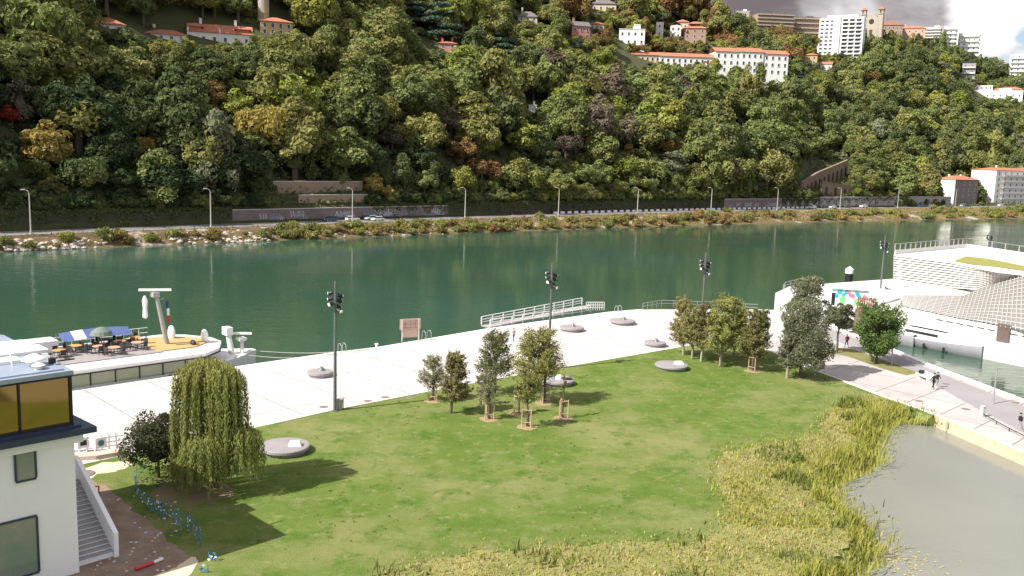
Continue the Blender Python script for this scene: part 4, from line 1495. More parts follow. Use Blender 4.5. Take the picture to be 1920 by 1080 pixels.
# the rest of the wood: one object, crowns set on its points
pro = bpy.data.collections.new("wood_kinds")
kinds = {}
for w in wood:
    kinds.setdefault((SHAPES + [CEDAR, POPLAR]).index(w[6]) * 100 + list(LEAF).index(w[7]), (w[6], w[7]))
keys = sorted(kinds)
for j, q in enumerate(keys):
    o = bpy.data.objects.new(f"wood_kind_{j:03d}", kinds[q][0])
    o.material_slots[0].link = 'OBJECT'; o.material_slots[0].material = LEAF[kinds[q][1]]
    pro.objects.link(o)
me = bpy.data.meshes.new("hillside_wood")
me.from_pydata([w[:3] for w in wood], [], [])
ai = me.attributes.new("pick", 'INT', 'POINT'); ar_ = me.attributes.new("turn", 'FLOAT_VECTOR', 'POINT'); as_ = me.attributes.new("size", 'FLOAT_VECTOR', 'POINT')
ai.data.foreach_set("value", [keys.index((SHAPES + [CEDAR, POPLAR]).index(w[6]) * 100 + list(LEAF).index(w[7])) for w in wood])
ar_.data.foreach_set("vector", [c for w in wood for c in (0, 0, w[3])])
as_.data.foreach_set("vector", [c for w in wood for c in (w[4], w[4], w[5])])
wo = bpy.data.objects.new("hillside_wood", me); COL.objects.link(wo)
tag(wo, kind="stuff", label="smaller trees of the far wood filling the hillside")
ng = bpy.data.node_groups.new("wood_scatter", 'GeometryNodeTree')
ng.interface.new_socket("Geometry", in_out='INPUT', socket_type='NodeSocketGeometry')
ng.interface.new_socket("Geometry", in_out='OUTPUT', socket_type='NodeSocketGeometry')
gi, go = ng.nodes.new("NodeGroupInput"), ng.nodes.new("NodeGroupOutput")
ip = ng.nodes.new("GeometryNodeInstanceOnPoints"); ci = ng.nodes.new("GeometryNodeCollectionInfo")
ci.inputs['Collection'].default_value = pro
ci.inputs['Separate Children'].default_value = True; ci.inputs['Reset Children'].default_value = True
ip.inputs['Pick Instance'].default_value = True


def named(t, n):
    a = ng.nodes.new("GeometryNodeInputNamedAttribute"); a.data_type = t; a.inputs['Name'].default_value = n
    return a.outputs['Attribute']


er = ng.nodes.new("FunctionNodeEulerToRotation")
L = ng.links
L.new(named('FLOAT_VECTOR', "turn"), er.inputs[0])
L.new(gi.outputs[0], ip.inputs['Points']); L.new(ci.outputs[0], ip.inputs['Instance'])
L.new(named('INT', "pick"), ip.inputs['Instance Index']); L.new(er.outputs[0], ip.inputs['Rotation']); L.new(named('FLOAT_VECTOR', "size"), ip.inputs['Scale'])
L.new(ip.outputs[0], go.inputs[0])
mod = wo.modifiers.new("scatter", 'NODES'); mod.node_group = ng
print("WOOD", len(TREES), "main", len(MAIN), "stuff", len(wood), "kinds", len(keys), "hidden", int((cnt == 0).sum()))

# ================================================================== THE WHITE PAVILION ACROSS THE BASIN
TZ = 2.9
fd = Vector((0.553, -0.833, 0)).normalized()
front = [Vector((42.45, 144.6, 0)), Vector((58.4, 135.2, 0)), Vector((69.0, 119.2, 0)), Vector((82.5, 99, 0)), Vector((100, 72, 0))]
rear = [Vector((47.2, 153.1, 0)), Vector((71.1, 168.2, 0)), Vector((100, 191, 0)), Vector((130, 190, 0)), Vector((130, 72, 0))]
pav = empty("pavilion", (70, 140, 0), 0, "white waterside pavilion wrapped in pale louvres with a planted flat roof and terrace", "building")
PO = Vector((70, 140, 0))
PAV = mat("pavilion_white", (0.66, 0.64, 0.62), 0.7, 0.3, 0.12)
BACKING = mat("louvre_backing", (0.23, 0.212, 0.195), 0.8, 0.5, 0.2)
SLAT = mat("pale_slat", (0.74, 0.71, 0.68), 0.6, 0.4, 0.2)
rel = lambda p, z=None: (p[0] - PO.x, p[1] - PO.y, p[2] if z is None else z)
mb = MB()
outer = [p + Vector((-1.2, -.8, 0)) for p in front[1:]]
mb.prism([rel(p, 0)[:2] for p in [front[0]] + outer + [Vector((130, 60, 0))] + list(reversed(rear))], -4, 0.5)
mb.prism([rel(p, 0)[:2] for p in front + list(reversed(rear))], 0.5, TZ - .35)
o_ = mb.build("plinth", PAV, pav)
# terrace level set back behind the lower screen
T_ = [at(1690, 553, 3.3), at(1803, 554, 3.6), at(1868, 531, 5.4), at(1925, 513, 7.75), Vector((84, 121, 7.75))]
B_ = [at(1684, 572, 2.7), at(1788, 595, 2.7), at(1850, 606, 2.7), at(1925, 622, 2.7), Vector((74.5, 108, 2.7))]
mb = MB()
terr = [front[0], Vector((57, 138, 0))] + [T_[0], T_[1], Vector((78, 150, 0)), Vector((100, 150, 0))] + [rear[2], rear[1], rear[0]]
mb.prism([rel(p)[:2] for p in terr], TZ - .35, TZ)
for k, (x0, y0, x1, y1) in enumerate(((1470, 542, 1500, 534),)):
    pass
mb.build("terrace", PAV, pav)
C1 = Vector((70, 166, 0))
RZ = 7.75
U_top = [Vector((70, 166, RZ)), at(1780, 489, RZ), at(1830, 499, RZ), at(1868, 506, RZ), at(1925, 513, RZ), Vector((84, 121, RZ))]
U_bot = [Vector((70.2, 165.6, TZ)), at(1780, 540, TZ), at(1830, 544, 3.5), at(1868, 530, 5.4), at(1925, 513.2, 7.6), Vector((84, 121, 7.6))]
back = [Vector((100, 121, RZ)), Vector((100, 150, RZ)), Vector((92.6, 185, RZ))]


def polyl(P_, f):
    n = len(P_) - 1
    i = min(int(f * n), n - 1)
    return Vector(P_[i]).lerp(Vector(P_[i + 1]), f * n - i)


def screen(lo, hi, rows, name, step=24):
    """louvre screen between two edge lines: backing wall, thin tilted slats, mullions"""
    mb = MB(); sl = MB(); mu = sl
    m = 32
    inn = Vector((0.8, 0.5, 0)).normalized() * .35
    for i in range(m):
        a, b, c, d = polyl(lo, i / m), polyl(lo, (i + 1) / m), polyl(hi, (i + 1) / m), polyl(hi, i / m)
        mb.quad(rel(a + inn), rel(b + inn), rel(c + inn), rel(d + inn))
        for r in range(rows):
            f = (r + .5) / rows
            if (d - a).length < .4:
                continue
            p, q = a.lerp(d, f), b.lerp(c, f)
            h = min(.15, (d - a).length / rows * (.24 + .16 * abs(math.sin(i * .30 + r * .22))))
            up = (d - a).normalized() * h
            ou = -inn.normalized() * .16
            p, q = Vector(rel(p)), Vector(rel(q))
            sl.add([p - up + ou * .2, q - up + ou * .2, q + up * .4 - ou * .3, p + up * .4 - ou * .3], [(0, 1, 2, 3)])
        if (d - a).length > .6:
            mu.tube(rel(a - inn * .4), rel(d - inn * .4), .035, .035, 5)
    mb.build(name + "_wall", BACKING, pav); sl.build(name + "_slats", SLAT, pav)


screen(U_bot, U_top, 11, "upper_louvre")
screen(B_, T_, 13, "lower_louvre")
mb = MB()
roofp = U_top + back
mb.prism([rel(p)[:2] for p in roofp], RZ - .4, RZ)
# body under the roof
mb.prism([rel(p)[:2] for p in [Vector((70.6, 165.4, 0)), at(1780, 538, TZ) + Vector((.8, .4, 0)), Vector((79, 150, 0)), Vector((88, 125, 0))] + [b + Vector((-.5, 0, 0)) for b in back]], TZ - .3, RZ - .4)
for a, b in ((U_top[0], back[2]), (back[2], back[1])):
    d = (b - a).normalized(); nn = Vector((d.y, -d.x, 0)) * .25
    mb.add([rel(v, z) for z in (RZ, RZ + .75) for v in (a, b, b + nn, a + nn)], [(0, 1, 5, 4), (4, 5, 6, 7), (2, 3, 7, 6), (1, 2, 6, 5), (3, 0, 4, 7)])
mb.build("roof", PAV, pav)
mb = MB(); blob(mb, [Vector(rel(at(x, y, RZ))) for x, y in [(1788, 490), (1812, 481), (1850, 485), (1925, 500), (1925, 509), (1860, 500), (1820, 496)]], RZ + .06, 5, 4, .2)
mb.build("planted_roof", mat("sedum", (0.30, 0.27, 0.07), .95, .9, 1.0, (0.20, 0.21, 0.05), bump=.6, bscale=5), pav)
mb = MB()
for a, b, n in ((U_top[0], back[2], 15), (back[2], back[1], 10)):
    for i in range(n + 1):
        p = Vector(a).lerp(Vector(b), i / n)
        mb.box(rel(p, RZ + 1.3), (.16, .16, 1.2), .6)
    mb.tube(rel(a, RZ + 1.9), rel(b, RZ + 1.9), .05)
mb.build("railing", GALV, pav)
dp = at(1879, 642, 0.5)
dd_ = (front[3] - front[2]).normalized()
t_ = ((dp - front[2]).dot(dd_))
dpos = front[2] + dd_ * t_
mb = MB(); mb.box(rel(dpos + Vector((-.1, -.07, 0)), 1.75), (1.7, .35, 2.5), math.atan2(dd_.y, dd_.x)); mb.build("door", mat("door_brown", (0.13, 0.095, 0.085), .7, 2, .3), pav)
mb = MB()
for i in range(9):
    p = front[1].lerp(front[2], .35 + i * .08) + Vector((-.06, -.04, 0))
    mb.box(rel(p, 2.0 - i * .02), (1.0, .12, .07), math.atan2(fd.y, fd.x))
mb.build("vent_slot", DARK, pav)
mb = MB()
for a, b in ((at(1472, 541, TZ), at(1502, 533, TZ)), (at(1472, 541, TZ), at(1468, 546, TZ)), (at(1502, 533, TZ), at(1530, 541, TZ))):
    for k in range(4):
        p = a.lerp(b, k / 3); mb.tube(rel(p, TZ), rel(p, TZ + 1.05), .04)
    for z in (.55, 1.05):
        mb.tube(rel(a, TZ + z), rel(b, TZ + z), .05)
mb.build("terrace_railing", GALV, pav)

# kiosk with painted panels on the lower deck, barrier beside it
kp = at(1592, 575, 2.75)
k_ = empty("painted_kiosk", kp, math.radians(-14), "white kiosk with splashes of cyan, pink and green paint on its panels", "kiosk")
wall_part(k_, "wall", WHITE, lambda mb: (mb.box((0, 1.4, 1.3), (5.2, 2.8, 2.6)), mb.box((0, 1.3, 2.7), (5.6, 3.2, .2)), mb.box((0, 1, -2.75), (7.2, 4, 5.5)), mb.box((0, -.9, .05), (7.2, .2, .25))))
rng = random.Random(5)
for nm, col, spots in (("cyan_paint", (0.02, 0.45, 0.55), [(-1.5, 2.1), (-1.0, 1.8), (-.6, 2.2), (.9, 2.1), (1.2, 1.7), (-1.9, 1.6)]), ("pink_paint", (0.62, 0.2, 0.35), [(-.1, 2.0), (.3, 1.7), (2.0, 1.5)]), ("green_paint", (0.2, 0.58, 0.22), [(-1.0, .9), (1.1, .8)])):
    mb = MB()
    for x_, z_ in spots:
        rr = .55 if "green" in nm else .36
        mb.add([(x_ + rr * rng.uniform(.5, 1.2) * math.cos(a), -.03 - .004 * len(nm), z_ + rr * rng.uniform(.6, 1.5) * math.sin(a)) for a in [i * .7 for i in range(9)]], [tuple(range(9))])
    mb.build("paint_patch", mat(nm, col, .6, 2, .2), k_)
wall_part(k_, "doorway", DARK, lambda mb: mb.box((-2.35, -.03, 1.0), (.5, .1, 1.9)))
b_ = empty("barrier", at(1624, 583, 2.5), math.radians(-20), "red-brown slatted barrier panel beside the painted kiosk", "barrier")
wall_part(b_, "panel", mat("rust_red", (0.30, 0.12, 0.085), .8, 2, .4), lambda mb: [mb.box((i * .3 - 1.2, 0, 1.0), (.2, .08, 2.0)) for i in range(9)] + [mb.box((0, .06, z), (2.7, .08, .12)) for z in (.3, 1.7)])
wall_part(b_, "footing", STONE, lambda mb: mb.box((0, 0, -2.6), (3.2, 1.2, 5.2)))

# dolphin pile in the river
pp = deep(1591, 531, 176)
r_ = empty("mooring_pile", (pp.x, pp.y, ZW - 2), 0, "black mooring pile with white cap standing in the river by the pavilion", "mooring pile")
wall_part(r_, "shaft", DARK, lambda mb: mb.lathe([(.72, 0), (.72, 6.6), (.74, 6.7)], n=18))
wall_part(r_, "cap", WHITE, lambda mb: mb.lathe([(.80, 6.7), (.80, 7.5), (.3, 7.9), (.05, 8.1)], n=18))

# ================================================================== THE LEFT BUILDING
bd = Vector((-.70, -.714, 0)); bn = Vector((-.714, .70, 0))
C0 = at(149, 1073) + Vector((0, 0, .22))
bl = empty("modern_building", C0, math.atan2(.714, .70), "white rendered building with gold glass top storey and grey metal roof", "building")
# local frame: +x towards the quay end (the corner is x=0), +y into the building
BW = mat("building_render", (0.86, 0.85, 0.87), .8, .3, .08)
ROOFM = mat("zinc_roof", (0.33, 0.39, 0.48), .4, .5, .2, metal=.2)
GOLD = bpy.data.materials.new("gold_glass"); GOLD.use_nodes = True
_b = GOLD.node_tree.nodes["Principled BSDF"]; _b.inputs['Base Color'].default_value = (.36, .24, .09, 1); _b.inputs['Metallic'].default_value = .9; _b.inputs['Roughness'].default_value = .06
_n = nd(GOLD.node_tree, "ShaderNodeTexNoise", Scale=.5, Detail=2.0); _bp = nd(GOLD.node_tree, "ShaderNodeBump", Strength=.16)
GOLD.node_tree.links.new(_n.outputs[0], _bp.inputs['Height']); GOLD.node_tree.links.new(_bp.outputs[0], _b.inputs['Normal'])
NAVY = mat("navy_trim", (0.05, 0.07, 0.12), .4, 1, .2, metal=.4)
wall_part(bl, "wall", BW, lambda mb: (mb.box((-15, 6.4, 3.4), (30, 12.8, 9.0)),))
wall_part(bl, "frieze", BW, lambda mb: mb.box((-14.85, 6.4, 7.62), (30.5, 13.3, .55)))
wall_part(bl, "slab", NAVY, lambda mb: (mb.prism([(-30, -.75), (.95, -.75), (.15, 13), (-30, 13)], 7.9, 8.22), mb.prism([(-30, -.3), (.3, -.3), (.1, 13), (-30, 13)], 8.22, 8.36)))
gl = wall_part(bl, "glass_band", GOLD, lambda mb: mb.box((-15, 6.4, 9.75), (29.9, 12.7, 2.8)))
wall_part(gl, "mullions", DARK, lambda mb: ([mb.box((-.1 - 2.55 * i, .0, 9.72), (.09, .16, 2.75)) for i in range(12)] + [mb.box((-15, .02, 8.42), (30, .18, .12)), mb.box((-15, .02, 11.06), (30, .18, .12)), mb.box((-.02, 6.4, 9.72), (.12, 12.6, 2.75))]))
rf = wall_part(bl, "roof", ROOFM, lambda mb: (mb.prism([(-30, -.1), (.08, -.1), (.08, 11.6), (-.5, 12.6), (-1.6, 13.2), (-30, 13.2)], 11.12, 11.36), mb.prism([(-30, .25), (-.3, .25), (-.3, 11.4), (-.8, 12.2), (-1.8, 12.8), (-30, 12.8)], 11.36, 11.44)))
wall_part(rf, "parapet_curve", GALV, lambda mb: mb.prism([(-2.6, 12.4), (-1.4, 11.9), (-.7, 11.0), (-.5, 11.2), (-1.2, 12.2), (-2.6, 12.75)], 11.44, 11.8))
for px, py, w, d in ((30, 656, 3.4, 1.7), (62, 665, 3.0, 1.6), (18, 686, 2.4, 1.1)):
    p = at(px, py, 11.45) - C0
    lx, ly = p.dot(-bd), p.dot(bn)
    s_ = wall_part(rf, "skylight", WHITE, lambda mb: mb.box((lx - w * .3, ly, 11.52), (w, d, .2)))
    wall_part(s_, "pane", mat("skylight_glass", (.75, .78, .80), .15, 1, .05), lambda mb: mb.box((lx - w * .3, ly, 11.64), (w - .25, d - .25, .06)))
p = at(64, 692, 11.45) - C0; lx, ly = p.dot(-bd), p.dot(bn)
wall_part(rf, "vent_cowl", WHITE, lambda mb: (mb.lathe([(.3, 11.4), (.3, 11.7), (.62, 11.75), (.6, 11.85), (.2, 12.05)], (lx, ly, 0), 18), mb.lathe([(.2, 11.4), (.2, 11.6), (.36, 11.65), (.1, 11.8)], (lx - .1, ly - 1.0, 0), 14), mb.tube((lx - .9, ly + .6, 11.44), (lx - .9, ly + .9, 12.2), .04)))
wall_part(rf, "vent_box", DARK, lambda mb: mb.box((lx + .9, ly - .1, 11.6), (.3, .3, .3)))
wall_part(rf, "lightning_strip", DARK, lambda mb: mb.box((lx + 1.7, ly + .1, 11.48), (.9, .12, .06)))
WG = mat("room_glass", (0.17, 0.23, 0.20), .05, .35, .6, (0.30, 0.28, 0.24), spec=.8)


def hole_window(x0, x1, z0, z1):
    """window set on the facade: frame proud of the wall, pane inside it"""
    w = wall_part(bl, "window", NAVY, lambda mb: [mb.box(((x0 + x1) / 2, -.03, z), (x1 - x0, .16, .1)) for z in (z0, z1)] + [mb.box((x, -.03, (z0 + z1) / 2), (.1, .16, z1 - z0 - .1)) for x in (x0, x1)])
    wall_part(w, "pane", WG, lambda mb: mb.box(((x0 + x1) / 2, -.01, (z0 + z1) / 2), (x1 - x0 - .1, .1, z1 - z0 - .1)))
    return w


def fpx(px, py):
    """facade point (local x, z) under a pixel"""
    d = (FWD + RGT * ((px - 960) / FPX) + UPV * ((540 - py) / FPX))
    t = (C0 - CAM).dot(bn) / d.dot(bn)
    q = CAM + d * t - C0
    return q.dot(-bd), q.z


xa, za = fpx(28, 872); xb, zb = fpx(66, 868)
_, zt = fpx(48, 843); _, z0 = fpx(48, 900)
hole_window(xa, xb, z0, zt)
xa, _ = fpx(-70, 1020); xb, zt = fpx(68, 966); _, z0 = fpx(50, 1078)
hole_window(xa, xb, z0, zt)
# outside stair
st = wall_part(bl, "stair", BW, lambda mb: [mb.box((1.15, .9 + .30 * i, .06 + .18 * i - .3), (2.0, .30, .12 + .6)) for i in range(17)])
wall_part(st, "treads", mat("tread_painted_shade", (.34, .33, .33), .9, 2, .2), lambda mb: [mb.box((1.15, .87 + .30 * i, .15 + .18 * i), (2.04, .38, .055)) for i in range(17)])  # treads coloured darker to stand for the shadow lines under the nosings
wall_part(st, "balustrade", BW, lambda mb: mb.add([(x, y, z) for x in (2.16, 2.42) for y, z in ((.55, -.3), (.55, 1.25), (6.1, 4.3), (6.6, 4.3), (6.6, -.3))], [(0, 1, 2, 3, 4), (9, 8, 7, 6, 5), (0, 5, 6, 1), (1, 6, 7, 2), (2, 7, 8, 3), (3, 8, 9, 4)]))
wall_part(st, "landing", BW, lambda mb: mb.box((1.15, 6.6, 1.4), (2.1, 2.0, 3.3)))

# ================================================================== THE RIVER SHIP
sh0 = at(472, 683) + qn * 0.7
ship = empty("river_ship", (sh0.x, sh0.y, ZW), math.atan2(qd.y, qd.x), "long white river cruise ship with sun deck and glazed saloon moored along the quay", "ship")
# local: +x to the bow, +y towards mid-river, z from the water
SHW = mat("ship_white", (0.80, 0.79, 0.77), .35, .4, .08)
DECKG = mat("deck_grey", (0.30, 0.27, 0.27), .8, .8, .25)
DECKY = mat("deck_teak", (0.50, 0.33, 0.14), .7, .8, .3, stretch=(.3, 4, 1))
W_ = 11.4
L0, BOW = -95.0, -1.2
ring = lambda z, w=0.0: [(L0, w, z), (-22, w, z), (-14, 1.0 + w, z), (-7, 3.0 + w, z), (BOW - w, 5.4, z), (BOW - w - .1, 6.2, z), (-7, W_ - 3.0 - w, z), (-14, W_ - 1.0 - w, z), (-22, W_ - w, z), (L0, W_ - w, z)]
mb = MB(); mb.loft([ring(-1.5, .6), ring(.5, .15), ring(2.05, 0)], smooth=False); mb.build("hull", SHW, ship)
mb = MB(); mb.box((-55.5, W_ / 2, 2.9), (77, W_ - .5, 1.8)); cab = mb.build("saloon", mat("saloon_glass", (0.33, 0.36, 0.24), .12, .3, .25, spec=.7), ship)
mb = MB(); [mb.box((-17.2 - 2.4 * i, .22, 2.9), (.10, .12, 1.8)) for i in range(32)]; mb.box((-55.5, .2, 2.06), (77, .2, .16)); mb.build("mullions", DARK, cab)
mb = MB(); mb.prism([(L0, -.25), (-16.5, -.25), (-12.5, 1.4), (-9.5, 4.4), (-9.5, W_ - 4.4), (-12.5, W_ - 1.4), (-16.5, W_ + .1), (L0, W_ + .1)], 3.85, 4.2)
rk = mb.build("roof_edge", SHW, ship)
mb = MB(); mb.prism([(L0, -.3), (-16.4, -.3), (-12.3, 1.35), (-9.4, 4.3), (-9.4, 4.6), (-12.4, 1.7), (-16.5, 0), (L0, 0)], 3.72, 3.85); mb.build("eave", DARK, rk)
mb = MB(); mb.box((-56, 6.6, 4.26), (70, 8.2, .1)); mb.build("sun_deck", DECKG, ship)
mb = MB(); mb.prism([(-21.4, 2.9), (-15.8, 2.9), (-12.4, 4.4), (-11.0, 5.8), (-12.8, 7.8), (-16, 9.6), (-21.4, 10.6)], 4.24, 4.32); mb.build("bow_deck", DECKY, ship)
mb = MB(); mb.prism([(-12.8, 2.5), (-8, 3.7), (BOW - .6, 5.5), (BOW - .6, 6.1), (-8, W_ - 3.7), (-12.8, W_ - 2.4)], 2.06, 2.25); mb.build("foredeck", SHW, ship)
mb = MB(); mb.box((-46, 9.4, 4.9), (33, 2.4, 1.3)); [mb.box((-34 - 5 * i, 8.18, 4.95), (.9, .06, .18), mi=1) for i in range(5)]; mb.build("deck_house", [SHW, DARK], ship)
mb = MB(); mb.loft([[(-39.5, 3.2, 4.3), (-31.5, 3.2, 4.3), (-31.5, 6.4, 4.3), (-39.5, 6.4, 4.3)], [(-39.5, 3.2, 5.5), (-32.1, 3.2, 5.5), (-32.1, 6.4, 5.5), (-39.5, 6.4, 5.5)], [(-39.2, 3.6, 5.8), (-32.6, 3.6, 5.8), (-32.6, 6.0, 5.8), (-39.2, 6.0, 5.8)]], smooth=False)
wh = mb.build("wheelhouse", SHW, ship)
mb = MB(); mb.tube((-36.5, 3.15, 4.8), (-36.5, 3.02, 4.8), .38, .38, 16); mb.build("lifebuoy", mat("buoy_red", (.5, .12, .08), .6, 2, .2), wh)
mb = MB()
for y_ in (.25, W_ - .15):
    x = -92
    while x < (-19 if y_ > 5 else -94):
        mb.tube((x, y_, 4.2), (x, y_, 5.25), .035); x += 2.4
if True:
    for z in (4.7, 5.25):
        mb.tube((L0, W_ - .15, z), (-19, W_ - .15, z), .035)
mb.build("railing", WHITE, ship)
mb = MB(); mb.tube((-19.0, 5.9, 4.2), (-20.2, 5.9, 10.2), .34, .20, 10); mb.tube((-20.0, 5.9, 9.2), (-19.3, 5.9, 9.4), .06); mb.box((-20.3, 5.9, 9.9), (.7, 1.0, .5))
ms = mb.build("mast", mat("mast_grey", (.35, .33, .32), .6, 2, .2), ship)
mb = MB(); mb.box((-20.2, 5.9, 10.4), (3.4, .35, .22), -.5); mb.build("radar", SHW, ms)
mb = MB(); mb.lathe([(.05, 0), (.28, .2), (.22, 1.2), (.3, 2.0), (.1, 2.5)], (-21.5, 5.6, 7.4), 10); mb.build("furled_flag", SHW, ms)
FL = [mat("flag_blue", (.03, .05, .2), .8, 2, .1), mat("flag_white", (.8, .8, .78), .8, 2, .1), mat("flag_red", (.55, .04, .05), .8, 2, .1)]
mb = MB()
for i in range(3):
    mb.box((-19.0 + .1 * i, 5.7, 8.7 - .8 * i), (.3, .22, .8), .3, i)
mb.build("tricolour_flag", FL, ms)
for nm, x, y, z, r in (("radome", -16.2, 8.6, 4.9, .62), ("radome", -12.4, 5.0, 4.8, .60)):
    mb = MB(); mb.lathe([(r * .8, -.6), (r, -.1), (r * .95, .3), (r * .7, .65), (r * .3, .82), (.02, .86)], (x, y, z), 18); mb.build(nm, SHW, ship)
mb = MB(); mb.lathe([(.3, 0), (.5, .25), (.3, .5)], (-15.6, 3.9, 4.3), 14); mb.build("fire_pit", DARK, ship)
mb = MB(); mb.tube((-6.6, 5.2, 2.2), (-7.4, 5.2, 4.9), .55, .42, 12); mb.box((-7.5, 5.2, 5.1), (1.3, 1.2, .9)); mb.tube((-5.0, 4.6, 2.2), (-5.0, 4.6, 4.1), .34, .3, 10); mb.box((-5.1, 4.6, 4.1), (1.6, .9, .35)); mb.box((-5.2, 4.6, 4.75), (3.6, .35, .22), -.4)
mb.build("bow_crane", SHW, ship)
mb = MB(); mb.lathe([(.4, 0), (.35, .5), (.6, .7), (.2, .9)], (-9.2, 6.6, 2.25), 12); mb.build("winch", GALV, ship)
# stairs and dark opening at the front of the saloon
mb = MB(); mb.box((-15.2, .9, 2.7), (3.2, .25, 1.3)); mb.build("bow_screen", DGLASS, ship)


def fore(x, z):
    """lengthways and height layout of the ship: short bow ahead of the mast, low decks"""
    return (-6.5 + (x + 19) * (0.58 if x > -19 else 1.0)), (z - .35 if z > 2.06 else z)


for k in [c for c in bpy.data.objects if c.parent == ship or (c.parent and c.parent.parent == ship)]:
    for v in k.data.vertices:
        v.co.x, v.co.z = fore(v.co.x, v.co.z)


def ship_pt(x, y, z):
    x, z = fore(x, z)
    return Vector((sh0.x, sh0.y, ZW)) + qd * x + qn * y + Vector((0, 0, z))


# furniture of the sun deck
ORANGE = mat("orange_table", (.62, .30, .10), .5, 2, .15); SALMON = mat("salmon_table", (.62, .33, .22), .5, 2, .15)
CHAIRM = mat("chair_dark", (.05, .045, .045), .7, 4, .3)
tb = empty("deck_table", (0, 0, 0)); mb = MB(); mb.lathe([(.62, .70), (.64, .74), (.6, .76)], n=20); tp = mb.build("tabletop", ORANGE, tb)
tp.material_slots[0].link = 'OBJECT'; tp.material_slots[0].material = ORANGE
mb = MB(); mb.tube((0, 0, 0), (0, 0, .7), .05); mb.lathe([(.3, 0), (.28, .05), (.05, .08)]); mb.build("leg", CHAIRM, tb)
ch = empty("deck_chair", (0, 0, 0)); mb = MB(); mb.box((0, 0, .44), (.5, .5, .07)); mb.build("seat", CHAIRM, ch)
mb = MB(); mb.box((0, .25, .72), (.5, .06, .5)); mb.build("backrest", CHAIRM, ch)
for a, b in ((-.21, -.21), (.21, -.21), (.21, .21), (-.21, .21)):
    mb = MB(); mb.tube((a, b, 0), (a, b, .41), .025, n=5); mb.build("leg", CHAIRM, ch)
TABS = [(-30.2, 5.9, 0), (-28.2, 7.2, 0), (-26.4, 5.6, 1), (-25.4, 4.2, 1), (-23.8, 6.9, 0), (-22.6, 5.2, 1), (-21.8, 8.0, 0), (-24.8, 8.6, 1)]
TL = ["nearest the white wheelhouse", "in front of the grey awning", "pinkish, amidships", "nearest the quay side, in the middle", "orange, beside the blue awning", "in front of the mast", "behind the mast on the far side", "by the far railing under the awning"]
used = 0
for i, (x, y, k) in enumerate(TABS):
    o_ = tb if i == 0 else copy_tree(tb)
    o_.location = ship_pt(x, y, 4.31); o_.rotation_euler = (0, 0, i * .5)
    tag(o_, f"round {'orange' if k == 0 else 'salmon pink'} table on the ship's sun deck, {TL[i]}", "table", "tables on the sun deck")
    kid = [c for c in KIDS[o_.name] if c.name.startswith("tabletop")][0]
    kid.material_slots[0].link = 'OBJECT'; kid.material_slots[0].material = SALMON if k else ORANGE
    for j in range(4):
        a = j * math.pi / 2 + i * .7
        c_ = ch if used == 0 else copy_tree(ch)
        used += 1
        c_.location = ship_pt(x + math.cos(a) * .95, y + math.sin(a) * .95, 4.31)
        c_.rotation_euler = (0, 0, a + math.atan2(qd.y, qd.x) - math.pi / 2)
        tag(c_, f"dark deck chair at the {'orange' if k == 0 else 'salmon pink'} table {TL[i]}", "chair", f"chairs round the table {TL[i]}")
o_ = empty("awning", ship_pt(-25.5, 9.3, 4.3), math.atan2(qd.y, qd.x), "blue and white striped fabric awning sagging over the far side of the sun deck", "awning")
mb = MB()
for i in range(6):
    a, b = -3.6 + i * 1.2, -2.4 + i * 1.2
    za, zb = 1.9 - .10 * (a * .5) ** 2 * .6, 1.9 - .10 * (b * .5) ** 2 * .6
    mb.add([(a, -1.2, za - .7), (b, -1.2, zb - .7), (b, .2, zb), (a, .2, za), (b, 1.2, zb - .3), (a, 1.2, za - .3)], [(0, 1, 2, 3), (3, 2, 4, 5)], 1 if i == 1 else 0)
mb.build("fabric", [mat("awning_blue", (.09, .13, .30), .8, 1, .2), WHITE], o_)
mb = MB(); [mb.tube((x, y, 0), (x, y, 1.5), .05) for x in (-3.5, 0, 3.5) for y in (-1.1, 1.1)]; mb.build("frame", GALV, o_)
o_ = empty("parasol", ship_pt(-25.4, 7.6, 4.3), 0, "grey-green parasol beside the blue awning on the sun deck", "parasol")
mb = MB(); mb.lathe([(1.15, 1.5), (.95, 1.9), (.4, 2.25), (.04, 2.35)], n=14); mb.build("canopy", mat("parasol_green", (.16, .19, .17), .85, 2, .2), o_); mb = MB(); mb.tube((0, 0, 0), (0, 0, 1.9), .04); mb.build("pole", GALV, o_)
for i, (a, b, lab) in enumerate(((ship_pt(-3.4, 5.4, 2.5), at(707, 652, .35), "upper mooring rope from ship's bow to the far bollard"), (ship_pt(-4.5, 3.6, 2.3), at(640, 660, .35), "lower mooring rope from ship's bow to the quay ladder"))):
    mb = MB(); pts = [a.lerp(b, k / 12) - Vector((0, 0, 1.0 * math.sin(math.pi * k / 12) * .5)) for k in range(13)]
    mb.path(pts, .05, 6); tag(mb.build("mooring_rope", mat("rope", (.50, .47, .42), .9, 8, .2)), lab, "rope")

# ================================================================== QUAY FURNITURE
def px_scale(p):
    return (Vector(p) - CAM).dot(FWD) / FPX          # metres per photograph pixel at p


